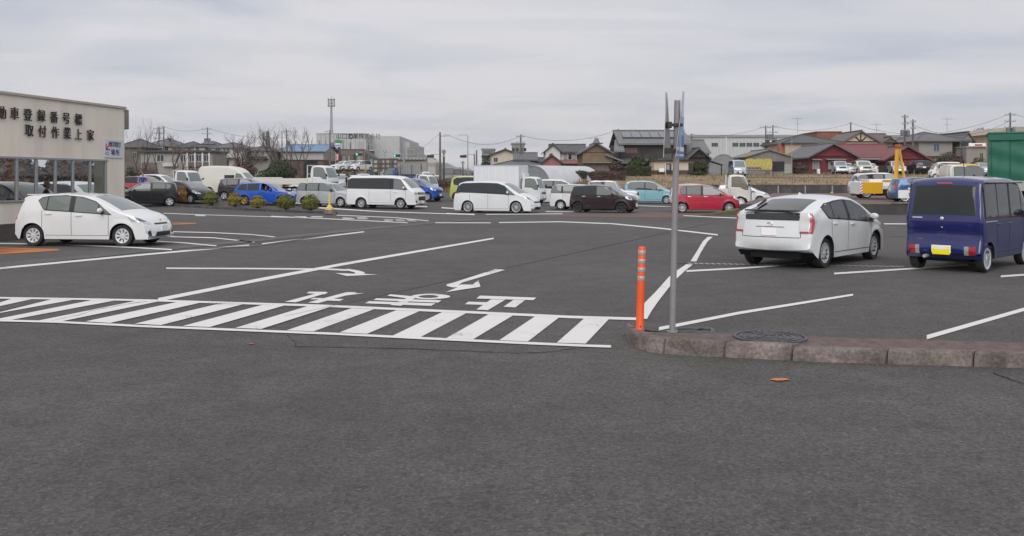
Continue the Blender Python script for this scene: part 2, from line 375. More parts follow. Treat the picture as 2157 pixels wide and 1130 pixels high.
def car(kind, loc, yaw, col, label, cat='car', name='parked_car', wheels='alloy', plate=PLW, rplate=None, group=None, glass=(GLW, GLC, GLS), handle=None, extras=None, trim=None):
    k = KINDS[kind]; B = BODIES.get(kind) or BODIES.setdefault(kind, Body(k))
    root = thing(name, label, cat, loc, R(yaw), group)
    if kind not in BMESH:
        me = bpy.data.meshes.new('body'); me.from_pydata(B.v, [], B.f); me.polygons.foreach_set('material_index', B.fm)
        me.polygons.foreach_set('use_smooth', [True] * len(me.polygons)); me.materials.append(WHT); me.materials.append(UND)
        bm = bmesh.new(); bm.from_mesh(me); bmesh.ops.recalc_face_normals(bm, faces=bm.faces[:]); bm.to_mesh(me); bm.free()
        me.set_sharp_from_angle(angle=R(32)); BMESH[kind] = me
    me = BMESH[kind].copy(); me.materials[0] = col; body = link('body', me, root)
    r = k['rt']; W2 = k['W'] / 2
    MB().bbox(B.xr + .25, B.xf - .25, -W2 * .62, W2 * .62, .19, k.get('ub', .52), .03).bbox(B.xr + .75, B.xf - .75, -W2 * .93, W2 * .93, k['sill'] - .02, k['sill'] + .02, .015).build('underbody', UND, root)
    add_wheels(root, k, wheels)
    gw, gc, gd = glass
    def P(nm, pts, d, m, off=.006, parent=root, nu=10, nv=4, u0=None, u1=None, sm_=45): return B.patch(pts, d, off, nu, nv, u0, u1).build(nm, m, parent, sm_)
    # glass: surround, then each pane
    ws = k['wind']; (x0, y0, z0), (x1, y1, z1) = ws; dw = Vector((z0 - z1, 0, -(x0 - x1))).normalized(); dw = Vector((-abs(z1 - z0), 0, -abs(x0 - x1)))
    P('windscreen', [(x0, -y0, z0), (x0 + .03, 0, z0 - .01), (x0, y0, z0), (x1, y1, z1), (x1, -y1, z1)], dw, gw, .005, nu=12, nv=6)
    rg = k.get('rear')
    if rg:
        (x0, y0, z0), (x1, y1, z1) = rg; dr = Vector((abs(z1 - z0), 0, -abs(x0 - x1)))
        P('rear_window', [(x0, -y0, z0), (x0, y0, z0), (x1, y1, z1), (x1, -y1, z1)], dr, gd, .005, nu=12, nv=6)
    for sd in (1, -1):
        dlo = k['dlo']; cx = sum(p[0] for p in dlo) / len(dlo); cz = sum(p[1] for p in dlo) / len(dlo)
        if trim is not False:
            big = [(x + .02 * (1 if x > cx else -1), z + .022 * (1 if z > cz else -1)) for x, z in dlo]
            P('window_surround', side(big, sd), SD[sd], trim or BLK, .009, nu=30, nv=7)
        cuts = [min(p[0] for p in dlo)] + [c for p in k['pillars'] for c in (p[0] - p[1] / 2, p[0] + p[1] / 2)] + [max(p[0] for p in dlo)]
        for i in range(0, len(cuts), 2):
            u_sign = (Vector((0, 0, 1)).cross(Vector(SD[sd]))).x
            a, b = cuts[i] * u_sign, cuts[i + 1] * u_sign
            P('side_window', side(dlo, sd), SD[sd], gc if i == len(cuts) - 2 or k.get('allclear') else gd, .015, nu=10, nv=6, u0=a, u1=b)
        for pts in k.get('head', []):
            P('headlamp', [(x, y * sd, z) for x, y, z in pts], (-1, -.75 * sd, -.25), LMP, .008, nu=8)
            q = [Vector((x, y * sd, z)) for x, y, z in pts]; c = sum(q, Vector()) / len(q)
            P('lamp_lens', [c + (p - c) * .5 for p in q], (-1, -.75 * sd, -.25), LMD, .012, nu=5, nv=3)
        for pts, m in k.get('tail', []):
            P('tail_lamp', [(x, y * sd, z) for x, y, z in pts], (1, -.55 * sd, 0), m, .01, nu=8)
        for pts in k.get('fog', []): P('fog_lamp_recess', [(x, y * sd, z) for x, y, z in pts], (-1, -.4 * sd, 0), BLK, .006, nu=5)
        # shut lines, drawn as thin dark strips
        L_ = MB()
        for x, z0, z1 in k['seams']: B.patch(side([(x, z0), (x + .012, z0), (x + .012, z1), (x, z1)], sd), SD[sd], .003, 1, 12, thick=False, mb=L_)
        if k['seams']:
            xa = min(q[0] for q in k['seams']); xb = max(q[0] for q in k['seams']); zl = k['sill'] + .1
            B.patch(side([(xa, zl), (xb, zl), (xb, zl + .01), (xa, zl + .01)], sd), SD[sd], .003, 16, 1, thick=False, mb=L_)
            L_.build('door_seam', mat('seam_dark', (.03, .03, .03), .8), root, None, fix=False)
        for x, z in k['handles']:
            P('door_handle', side([(x - .1, z), (x - .09, z + .025), (x + .08, z + .028), (x + .1, z + .005), (x + .08, z - .012), (x - .08, z - .014)], sd), SD[sd], handle or col, .028, nu=6, nv=3)
        mx_, mz_ = k['mirror']; my = B.W(mx_, mz_) + .07
        M_ = MB(); bm = bmesh.new(); bmesh.ops.create_icosphere(bm, subdivisions=2, radius=1)
        M_.add([Vector((mx_ + v.co.x * (.07 if v.co.x > 0 else .035), sd * (my + .05 + v.co.y * .105), mz_ + .03 + v.co.z * .072)) for v in bm.verts], [[v.index for v in f.verts] for f in bm.faces]); bm.free()
        mo = M_.build('side_mirror', trim if trim and trim is not BLK else k.get('mcol', None) or col, root, 50)
        MB().bbox(mx_ - .03, mx_ + .05, min(sd * (my - .09), sd * (my + .03)), max(sd * (my - .09), sd * (my + .03)), mz_ - .07, mz_ + .0, .01).build('mirror_foot', BLK, mo)
    for pts, m in k.get('front', []): P('grille', pts, (-1, 0, 0), m, .006)
    for pts, m in k.get('back', []): P('tailgate_trim', pts, (1, 0, 0), m, .006)
    px, pz = k['fplate']
    for (xx, zz), d, m in (((px, pz), -1, plate), (k['rplate'], 1, rplate or plate)):
        if m is None: continue
        h = B.cast(Vector((5 * -d, 0, zz)), Vector((d, 0, 0)))
        x = h[0].x - d * .006 if h else xx
        MB().bbox(min(x, x - d * .02), max(x, x - d * .02), -.165, .165, zz - .082, zz + .082, .006).build('number_plate', m, root)
    em = k.get('emblem')
    for x, z, d in em or []:
        h = B.cast(Vector((-5 * d, 0, z)), Vector((d, 0, 0)))
        if h:
            q = MB(); Mx = Matrix.Translation((h[0].x - d * .008, 0, z)) @ Matrix.Rotation(R(90), 4, 'Y')
            for a, b in ((.062, .044), (.03, .044)):
                ring = [(Vector((b * math.cos(t) * (1 if a > .05 else .8), a * math.sin(t), 0))) for t in [2 * math.pi * i / 20 for i in range(20)]]
                ring.append(ring[0]); q.tube([Mx @ p for p in ring], .0075, 6, None, False)
            q.build('emblem', CHR, root, 50)
    if extras: extras(root, B, P)
    return root
BODIES = {}; BMESH = {}
def rect(x, y0, y1, z0, z1): return [(x, y0, z0), (x, y1, z0), (x, y1, z1), (x, y0, z1)]
KINDS = {}
# small sloping hatchback
KINDS['hatch'] = dict(W=1.695, rt=.295, tw=.18, sill=.2, belt=.93, tum=.2, arches=[(-1.275, .345), (1.275, .345)],
    prof=[(-1.72, .25), (-1.86, .3), (-1.92, .45), (-1.9, .66), (-1.83, .84), (-1.76, 1.0), (-1.72, 1.12), (-1.6, 1.355), (-1.52, 1.39), (-1.3, 1.405), (-.8, 1.44), (-.3, 1.447), (.2, 1.405), (.62, 1.28), (1.05, 1.085), (1.26, .985), (1.58, .885), (1.82, .77), (1.95, .65), (2.03, .52), (2.07, .38), (2.05, .27), (1.95, .2)],
    dlo=[(-1.13, 1.22), (-.92, 1.0), (-.3, .965), (.98, .88), (.86, .98), (.5, 1.2), (.1, 1.32), (-.35, 1.365), (-.8, 1.35), (-1.02, 1.31)], pillars=[(-.86, .035), (-.14, .15), (.62, .04)],
    wind=((1.2, .66, .985), (.34, .5, 1.35)), rear=((-1.76, .5, 1.0), (-1.6, .45, 1.3)),
    head=[[(1.35, .8, .83), (1.55, .74, .80), (1.9, .52, .66), (1.93, .5, .6), (1.75, .66, .6), (1.5, .79, .67)]],
    tail=[([(-1.75, .72, 1.12), (-1.85, .55, .98), (-1.87, .6, .72), (-1.7, .8, .74), (-1.64, .76, .96)], RED)], fog=[[(1.9, .64, .42), (1.98, .58, .42), (1.99, .56, .28), (1.86, .66, .28)]],
    seams=[(-1.0, .5, .98), (-.16, .3, .95), (.9, .3, .88)], handles=[(-.82, .88), (.06, .84)], mirror=(.72, .95), fplate=(2.05, .48), rplate=(-1.9, .74),
    front=[([(2, -.34, .585), (2, .34, .585), (2, .36, .625), (2, -.36, .625)], BLK), ([(2, -.42, .27), (2, .42, .27), (2, .36, .39), (2, -.36, .39)], BLK)], back=[], emblem=[(2, .68, -1)])
# liftback with split rear glass
KINDS['liftback'] = dict(W=1.745, rt=.312, tw=.2, sill=.2, belt=.95, tum=.22, arches=[(-1.35, .37), (1.35, .37)], edge=.075, crown=(.045, .18, .13), lift=.15,
    prof=[(-1.93, .35), (-2.1, .37), (-2.17, .46), (-2.18, .6), (-2.15, .78), (-2.11, .95), (-2.075, 1.08), (-2.03, 1.165), (-1.9, 1.2), (-1.4, 1.325), (-.9, 1.425), (-.5, 1.47), (-.1, 1.49), (.25, 1.46), (.7, 1.34), (1.2, 1.12), (1.45, 1.0), (1.75, .9), (2.0, .78), (2.15, .65), (2.25, .5), (2.28, .36), (2.22, .25), (2.1, .2)],
    dlo=[(-1.45, 1.22), (-1.22, 1.03), (-.4, .985), (1.2, .88), (1.05, 1.0), (.6, 1.21), (.2, 1.335), (-.25, 1.37), (-.75, 1.345), (-1.2, 1.29)], pillars=[(-.98, .04), (-.22, .15), (.78, .045)],
    wind=((1.4, .68, 1.0), (.45, .52, 1.41)), rear=((-1.93, .58, 1.19), (-1.0, .5, 1.40)),
    head=[[(1.55, .84, .86), (1.8, .72, .82), (2.1, .55, .7), (2.12, .56, .64), (1.9, .7, .62), (1.6, .84, .72)]], tail=[],
    seams=[(-1.1, .55, 1.0), (-.24, .3, .98), (1.05, .3, .9)], handles=[(-.9, .9), (.02, .86)], mirror=(.92, .97), fplate=(2.2, .45), rplate=(-2.12, .755),
    front=[([(2, -.45, .3), (2, .45, .3), (2, .4, .42), (2, -.4, .42)], BLK)], back=[([(-2.1, -.6, .985), (-2.1, .6, .985), (-2.1, .585, 1.13), (-2.1, -.585, 1.13)], GLS)], emblem=[(-2, .905, 1)])
# tall short kei van
KINDS['keivan'] = dict(lift=.06, W=1.475, rt=.275, tw=.165, sill=.26, belt=1.02, tum=.1, tpow=1.0, arches=[(-1.2, .325), (1.2, .325)], crown=(.05, .12, .06), edge=.06, pf=(.1, .5), pr=(.05, .4), flare=.01,
    prof=[(-1.55, .34), (-1.66, .36), (-1.675, .45), (-1.675, .57), (-1.655, .59), (-1.65, 1.0), (-1.6, 1.3), (-1.53, 1.62), (-1.47, 1.78), (-1.38, 1.84), (-1.1, 1.87), (-.3, 1.885), (.4, 1.87), (.8, 1.8), (1.1, 1.6), (1.42, 1.15), (1.52, 1.0), (1.62, .92), (1.68, .8), (1.7, .55), (1.68, .35), (1.6, .28)],
    dlo=[(-1.42, 1.72), (-1.42, 1.08), (.2, 1.06), (.95, 1.04), (1.12, 1.06), (.98, 1.35), (.72, 1.68), (.3, 1.73)], pillars=[(-.72, .05), (.02, .12), (.78, .05)],
    wind=((1.47, .6, 1.06), (.9, .54, 1.74)), rear=((-1.63, .6, 1.12), (-1.5, .56, 1.70)),
    head=[[(1.55, .68, .9), (1.66, .5, .86), (1.68, .48, .66), (1.6, .68, .68)]], tail=[], seams=[(-.74, .4, 1.05), (.02, .4, 1.05), (.95, .4, 1.04)], handles=[(-.6, .92), (.12, .92)], mirror=(.98, 1.1), fplate=(1.7, .45), rplate=(-1.7, .425),
    front=[([(1.7, -.4, .33), (1.7, .4, .33), (1.7, .36, .5), (1.7, -.36, .5)], BLK)], back=[])
# small upright hatch
KINDS['mini'] = dict(W=1.665, rt=.29, tw=.18, sill=.2, belt=.95, tum=.17, arches=[(-1.24, .345), (1.24, .345)], crown=(.045, .17, .1),
    prof=[(-1.62, .24), (-1.76, .3), (-1.82, .45), (-1.8, .68), (-1.75, .95), (-1.66, 1.25), (-1.58, 1.42), (-1.45, 1.475), (-1.1, 1.5), (-.5, 1.53), (0, 1.52), (.4, 1.46), (.75, 1.3), (1.1, 1.07), (1.2, 1.03), (1.5, .96), (1.72, .86), (1.82, .72), (1.86, .5), (1.86, .35), (1.8, .24), (1.7, .2)],
    dlo=[(-1.36, 1.3), (-1.36, 1.06), (-1.2, 1.0), (.1, .97), (1.0, .97), (.82, 1.15), (.55, 1.36), (.2, 1.43), (-.5, 1.445), (-1.15, 1.42)], pillars=[(-1.02, .05), (-.2, .13)],
    wind=((1.16, .64, 1.05), (.5, .54, 1.42)), rear=((-1.73, .55, 1.02), (-1.57, .5, 1.4)),
    head=[[(1.45, .76, .93), (1.62, .62, .92), (1.78, .5, .8), (1.78, .52, .7), (1.6, .72, .7), (1.45, .79, .8)]],
    tail=[([(-1.7, .66, 1.1), (-1.78, .56, 1.0), (-1.8, .58, .8), (-1.68, .76, .8), (-1.58, .74, 1.05)], RED)],
    seams=[(-1.02, .55, 1.0), (-.2, .3, .98), (.92, .3, .97)], handles=[(-.86, .88), (.0, .88)], mirror=(.76, 1.0), fplate=(1.85, .42), rplate=(-1.8, .78),
    front=[([(1.8, -.38, .6), (1.8, .38, .6), (1.8, .4, .7), (1.8, -.4, .7)], BLK), ([(1.8, -.45, .28), (1.8, .45, .28), (1.8, .4, .4), (1.8, -.4, .4)], BLK)], back=[])
# estate car
KINDS['estate'] = dict(W=1.695, rt=.305, tw=.2, sill=.19, belt=.91, tum=.2, arches=[(-1.26, .355), (1.26, .355)],
    prof=[(-2.0, .25), (-2.13, .32), (-2.16, .5), (-2.12, .62), (-2.1, .88), (-2.02, .98), (-1.72, 1.31), (-1.62, 1.38), (-1.3, 1.41), (-.6, 1.44), (-.1, 1.435), (.22, 1.37), (.6, 1.15), (.88, .97), (1.0, .94), (1.5, .88), (1.85, .78), (2.02, .66), (2.08, .5), (2.1, .35), (2.05, .24), (1.95, .19)],
    dlo=[(-1.78, 1.0), (-1.62, .94), (-.2, .92), (.78, .91), (.6, 1.06), (.3, 1.25), (.1, 1.34), (-.5, 1.365), (-1.2, 1.34), (-1.52, 1.3)], pillars=[(-1.08, .06), (-.22, .1)],
    wind=((.95, .62, .955), (.25, .5, 1.35)), rear=((-2.02, .55, .98), (-1.74, .48, 1.3)),
    head=[[(1.66, .76, .82), (1.82, .66, .8), (2.0, .5, .68), (2.0, .5, .6), (1.85, .66, .6), (1.68, .78, .66)]],
    tail=[([(-2.0, .62, .98), (-2.12, .56, .9), (-2.12, .58, .72), (-1.98, .78, .72), (-1.86, .76, .94)], RED)],
    seams=[(-1.02, .5, .93), (-.22, .3, .92), (.75, .3, .91)], handles=[(-.88, .84), (-.02, .82)], mirror=(.52, .95), fplate=(2.08, .42), rplate=(-2.1, .7),
    front=[([(2.05, -.35, .56), (2.05, .35, .56), (2.05, .37, .68), (2.05, -.37, .68)], BLK), ([(2.05, -.6, .26), (2.05, .6, .26), (2.05, .52, .42), (2.05, -.52, .42)], BLK)], back=[])
# upright commercial estate
KINDS['workwagon'] = dict(W=1.69, rt=.29, tw=.17, sill=.22, belt=.95, tum=.15, arches=[(-1.28, .345), (1.28, .345)], edge=.06,
    prof=[(-1.9, .28), (-2.02, .34), (-2.05, .5), (-2.02, .66), (-2.0, 1.0), (-1.9, 1.3), (-1.82, 1.44), (-1.7, 1.48), (-1.2, 1.5), (-.4, 1.515), (.1, 1.49), (.38, 1.42), (.75, 1.18), (1.02, 1.0), (1.2, .96), (1.7, .9), (1.98, .8), (2.08, .66), (2.12, .45), (2.1, .3), (2.0, .22)],
    dlo=[(-1.8, 1.38), (-1.86, 1.2), (-1.84, 1.02), (-.4, 1.0), (.9, .96), (.62, 1.2), (.36, 1.37), (-.1, 1.43), (-.9, 1.44), (-1.6, 1.42)], pillars=[(-1.18, .11), (-.28, .11)], allclear=True,
    wind=((1.0, .64, 1.01), (.42, .54, 1.4)), rear=((-1.98, .58, 1.05), (-1.84, .52, 1.4)),
    head=[[(1.75, .76, .86), (1.9, .64, .84), (2.06, .48, .74), (2.06, .5, .62), (1.92, .68, .62), (1.76, .78, .7)]],
    tail=[([(-1.95, .66, .98), (-2.02, .6, .95), (-2.03, .6, .7), (-1.9, .78, .7), (-1.86, .76, .98)], RED)],
    seams=[(-1.14, .5, .98), (-.28, .3, .98), (.86, .3, .95)], handles=[(-1.0, .88), (-.1, .88)], mirror=(.68, 1.0), fplate=(2.1, .45), rplate=(-2.0, .78),
    front=[([(2.05, -.4, .6), (2.05, .4, .6), (2.05, .42, .72), (2.05, -.42, .72)], BLK)], back=[], mcol=BLK)
# big one-box van
KINDS['van'] = dict(W=1.695, rt=.315, tw=.19, sill=.25, belt=1.1, tum=.1, tpow=1.0, arches=[(-1.285, .38), (1.285, .38)], crown=(.05, .14, .06), edge=.08, pf=(.1, .6), pr=(.04, .35),
    prof=[(-2.2, .3), (-2.34, .36), (-2.36, .6), (-2.35, 1.0), (-2.3, 1.5), (-2.22, 1.84), (-2.1, 1.94), (-1.7, 1.97), (-.5, 1.985), (.6, 1.97), (1.15, 1.9), (1.5, 1.7), (1.95, 1.3), (2.1, 1.17), (2.25, 1.06), (2.33, .9), (2.37, .6), (2.36, .4), (2.3, .28), (2.2, .25)],
    dlo=[(-2.16, 1.72), (-2.2, 1.22), (.9, 1.18), (1.75, 1.14), (1.62, 1.32), (1.3, 1.68), (1.1, 1.76), (.3, 1.8), (-1.9, 1.8)], pillars=[(.74, .22)],
    wind=((1.98, .66, 1.26), (1.35, .6, 1.82)), rear=((-2.34, .64, 1.15), (-2.25, .6, 1.75)),
    head=[[(2.02, .76, .98), (2.2, .64, .98), (2.28, .56, .92), (2.3, .55, .82), (2.1, .76, .8)]],
    tail=[([(-2.25, .77, 1.12), (-2.36, .68, 1.12), (-2.38, .68, .72), (-2.25, .8, .72)], RED)], fog=[[(2.2, .72, .5), (2.3, .62, .5), (2.3, .62, .38), (2.2, .72, .38)]],
    seams=[(-.75, .4, 1.16), (.66, .4, 1.16), (1.62, .45, 1.14)], handles=[(.46, 1.02), (.98, .99)], mirror=(1.55, 1.22), fplate=(2.35, .4), rplate=(-2.35, .62),
    front=[([(2.3, -.5, .84), (2.3, .5, .84), (2.3, .52, .98), (2.3, -.52, .98)], BLK), ([(2.3, -.5, .87), (2.3, .5, .87), (2.3, .5, .89), (2.3, -.5, .89)], CHR), ([(2.3, -.5, .93), (2.3, .5, .93), (2.3, .5, .95), (2.3, -.5, .95)], CHR), ([(2.3, -.5, .5), (2.3, .5, .5), (2.3, .44, .74), (2.3, -.44, .74)], BLK)], back=[])
# motor caravan: the one-box van with a tall moulded roof
KINDS['camper'] = dict(KINDS['van'], prof=[(-2.2, .3), (-2.34, .36), (-2.36, .6), (-2.35, 1.0), (-2.31, 1.6), (-2.25, 2.1), (-2.1, 2.26), (-1.7, 2.31), (-.5, 2.32), (.3, 2.28), (.9, 2.16), (1.3, 1.92), (1.5, 1.72), (1.95, 1.3), (2.1, 1.17), (2.25, 1.06), (2.33, .9), (2.37, .6), (2.36, .4), (2.3, .28), (2.2, .25)],
    dlo=[(.9, 1.24), (1.75, 1.16), (1.62, 1.32), (1.36, 1.62), (1.2, 1.7), (.95, 1.7)], pillars=[], wind=((1.98, .66, 1.26), (1.42, .6, 1.78)), seams=[(.66, .4, 1.3), (1.62, .45, 1.14)])
# streamlined people carrier
KINDS['carrier'] = dict(W=1.8, rt=.325, tw=.21, sill=.13, belt=.98, tum=.17, arches=[(-1.4, .36), (1.4, .36)], crown=(.05, .2, .1),
    prof=[(-2.2, .2), (-2.33, .25), (-2.37, .45), (-2.34, .75), (-2.27, 1.05), (-2.12, 1.42), (-2.0, 1.62), (-1.85, 1.68), (-1.2, 1.72), (-.3, 1.745), (.3, 1.7), (.75, 1.56), (1.3, 1.25), (1.62, 1.07), (1.9, .97), (2.15, .84), (2.3, .68), (2.4, .45), (2.4, .28), (2.3, .14)],
    dlo=[(-2.0, 1.45), (-2.1, 1.12), (-1.0, 1.1), (.4, 1.04), (1.36, .98), (1.15, 1.16), (.7, 1.45), (.3, 1.58), (-.6, 1.61), (-1.7, 1.58)], pillars=[(-1.28, .04), (-.24, .1), (.85, .05)],
    wind=((1.55, .7, 1.08), (.62, .58, 1.6)), rear=((-2.25, .66, 1.12), (-2.05, .58, 1.55)),
    head=[[(1.75, .84, .92), (1.95, .74, .9), (2.25, .52, .72), (2.26, .52, .66), (2.05, .74, .7), (1.8, .86, .82)]],
    tail=[([(-2.05, .78, 1.2), (-2.25, .66, 1.12), (-2.28, .68, 1.02), (-1.85, .88, 1.06)], RED)],
    seams=[(-1.28, .4, 1.08), (-.22, .25, 1.05), (.98, .25, 1.0)], handles=[(-.36, .93), (-.06, .92)], mirror=(.95, 1.08), fplate=(2.38, .42), rplate=(-2.3, .85),
    front=[([(2.35, -.45, .55), (2.35, .45, .55), (2.35, .5, .63), (2.35, -.5, .63)], BLK), ([(2.35, -.55, .2), (2.35, .55, .2), (2.35, .45, .34), (2.35, -.45, .34)], BLK)], back=[])
# square off-roader
KINDS['jeep'] = dict(W=1.62, rt=.34, tw=.2, sill=.36, belt=1.1, tum=.12, arches=[(-1.1, .42), (1.1, .42)], crown=(.04, .06, .05), edge=.06, pf=(.06, .6), pr=(.04, .3), ub=.6, flare=.03,
    prof=[(-1.66, .45), (-1.72, .5), (-1.73, .75), (-1.72, 1.1), (-1.66, 1.5), (-1.6, 1.66), (-1.5, 1.7), (-.8, 1.73), (-.1, 1.72), (.15, 1.66), (.5, 1.2), (.62, 1.13), (1.0, 1.08), (1.5, 1.04), (1.62, .98), (1.66, .75), (1.72, .6), (1.72, .45), (1.6, .38)],
    dlo=[(-1.5, 1.6), (-1.52, 1.2), (-.6, 1.19), (.36, 1.18), (.12, 1.58), (-.6, 1.63)], pillars=[(-.62, .2)], wind=((.5, .64, 1.2), (.18, .58, 1.62)), rear=((-1.7, .58, 1.2), (-1.62, .54, 1.6)),
    head=[[(1.6, .7, .96), (1.66, .58, .96), (1.67, .58, .8), (1.6, .7, .8)]], tail=[([(-1.68, .72, .95), (-1.73, .62, .95), (-1.73, .62, .7), (-1.68, .74, .7)], RED)],
    seams=[(-.55, .5, 1.18), (.42, .5, 1.16)], handles=[(-.4, 1.02)], mirror=(.25, 1.2), fplate=(1.7, .55), rplate=(-1.72, .6), front=[([(1.66, -.42, .74), (1.66, .42, .74), (1.66, .42, .96), (1.66, -.42, .96)], BLK)], back=[], mcol=BLK)
# large luxury off-roader
KINDS['suv'] = dict(W=1.93, rt=.38, tw=.25, sill=.3, belt=1.12, tum=.16, arches=[(-1.37, .45), (1.37, .45)], crown=(.045, .12, .08), edge=.055, pf=(.1, .7), pr=(.06, .5), ub=.62,
    prof=[(-2.15, .4), (-2.3, .48), (-2.34, .7), (-2.3, 1.05), (-2.2, 1.2), (-1.95, 1.62), (-1.82, 1.72), (-1.4, 1.76), (-.4, 1.8), (.2, 1.77), (.5, 1.68), (1.0, 1.3), (1.2, 1.17), (1.5, 1.12), (2.1, 1.06), (2.28, .96), (2.36, .7), (2.38, .5), (2.3, .36), (2.2, .3)],
    dlo=[(-1.98, 1.5), (-2.08, 1.24), (-.3, 1.2), (1.02, 1.17), (.8, 1.36), (.5, 1.58), (.2, 1.66), (-.6, 1.68), (-1.7, 1.63)], pillars=[(-1.2, .06), (-.22, .12)], wind=((1.15, .76, 1.2), (.55, .62, 1.64)), rear=((-2.2, .74, 1.2), (-1.98, .66, 1.6)),
    head=[[(2.0, .9, 1.02), (2.2, .8, 1.02), (2.32, .62, .96), (2.32, .62, .8), (2.1, .88, .82)]], tail=[([(-2.2, .84, 1.15), (-2.3, .72, 1.12), (-2.33, .72, .84), (-2.15, .92, .86)], RED)],
    seams=[(-1.2, .7, 1.18), (-.22, .45, 1.18), (.95, .45, 1.16)], handles=[(-1.0, 1.06), (-.02, 1.06)], mirror=(.8, 1.22), fplate=(2.36, .6), rplate=(-2.3, .9),
    front=[([(2.3, -.5, .74), (2.3, .5, .74), (2.3, .52, 1.0), (2.3, -.52, 1.0)], BLK), ([(2.3, -.6, .4), (2.3, .6, .4), (2.3, .55, .52), (2.3, -.55, .52)], BLK)], back=[])
# rounded tall hatch with one sliding door
KINDS['tallhatch'] = dict(W=1.69, rt=.3, tw=.18, sill=.2, belt=1.0, tum=.16, arches=[(-1.3, .345), (1.3, .345)], crown=(.05, .18, .1),
    prof=[(-1.72, .25), (-1.88, .32), (-1.92, .6), (-1.88, 1.0), (-1.78, 1.4), (-1.68, 1.58), (-1.5, 1.66), (-.8, 1.715), (-.2, 1.71), (.3, 1.62), (.75, 1.42), (1.2, 1.15), (1.38, 1.06), (1.62, .98), (1.86, .84), (1.98, .66), (2.04, .45), (2.02, .3), (1.92, .2)],
    dlo=[(-1.55, 1.4), (-1.5, 1.14), (-1.2, 1.08), (.2, 1.04), (1.1, 1.0), (.9, 1.2), (.45, 1.47), (.0, 1.58), (-.6, 1.6), (-1.35, 1.56)], pillars=[(-.28, .1), (.6, .05)],
    wind=((1.3, .66, 1.1), (.42, .55, 1.56)), rear=((-1.86, .58, 1.1), (-1.72, .52, 1.5)),
    head=[[(1.5, .78, .96), (1.72, .66, .93), (1.9, .5, .8), (1.9, .52, .7), (1.7, .72, .72), (1.5, .8, .82)]], tail=[([(-1.75, .7, 1.2), (-1.84, .6, 1.15), (-1.88, .62, .8), (-1.74, .78, .82), (-1.66, .76, 1.15)], RED)],
    seams=[(-.28, .3, 1.04), (1.0, .3, 1.0)], handles=[(-.12, .92)], mirror=(.78, 1.04), fplate=(2.02, .42), rplate=(-1.9, .78), front=[([(2, -.4, .55), (2, .4, .55), (2, .42, .65), (2, -.42, .65)], BLK), ([(2, -.45, .28), (2, .45, .28), (2, .4, .4), (2, -.4, .4)], BLK)], back=[])
# saloon
KINDS['saloon'] = dict(W=1.7, rt=.3, tw=.19, sill=.19, belt=.92, tum=.22, arches=[(-1.3, .35), (1.3, .35)],
    prof=[(-2.0, .25), (-2.16, .32), (-2.2, .6), (-2.16, .88), (-2.05, .97), (-1.6, 1.02), (-1.45, 1.06), (-.95, 1.33), (-.6, 1.42), (-.1, 1.45), (.25, 1.39), (.7, 1.14), (.98, .98), (1.3, .93), (1.85, .84), (2.1, .7), (2.17, .45), (2.14, .28), (2.0, .2)],
    dlo=[(-1.3, 1.04), (-1.2, .98), (-.2, .95), (.85, .93), (.6, 1.12), (.3, 1.3), (-.1, 1.37), (-.6, 1.34), (-1.0, 1.24)], pillars=[(-.2, .1)], wind=((1.0, .64, 1.0), (.3, .52, 1.37)), rear=((-1.45, .6, 1.07), (-.95, .5, 1.32)),
    head=[[(1.75, .78, .84), (1.9, .66, .82), (2.08, .5, .7), (2.08, .5, .6), (1.9, .7, .62), (1.75, .8, .7)]], tail=[([(-2.0, .74, .95), (-2.13, .62, .9), (-2.16, .62, .74), (-2.0, .78, .74)], RED)],
    seams=[(-.2, .3, .94), (.8, .3, .92)], handles=[(-.85, .85), (.0, .84)], mirror=(.58, .97), fplate=(2.14, .45), rplate=(-2.15, .72), front=[([(2.1, -.4, .5), (2.1, .4, .5), (2.1, .42, .68), (2.1, -.42, .68)], BLK)], back=[])
def place(kind, pr, pf, D, ysign=-1, z=None, yaw=None):
    """origin and yaw from the pixels of the rear and front wheel contact and the distance of the car's middle"""
    k = KINDS[kind] if isinstance(kind, str) else kind; wb = k['arches'][1][0] - k['arches'][0][0]
    if yaw is None:
        best = None
        for i in range(-30, 1):
            th = R(i); c, s_ = math.cos(th), math.sin(th)
            dr, df = D - s_ * wb / 2, D + s_ * wb / 2; span = X_(pf, df) - X_(pr, dr); e = abs(span - wb * c)
            if best is None or e < best[0]: best = (e, i)
        yaw = max(-24, min(-4, best[1]))
    th = R(yaw); X = (X_(pf, D) + X_(pr, D)) / 2
    off = Vector((0, ysign * (k['W'] / 2 - .1), 0)); off.rotate(Matrix.Rotation(th, 3, 'Z'))
    x, y = X - off.x, D - off.y
    return (x, y, terrain(x, y) if z is None else z), yaw
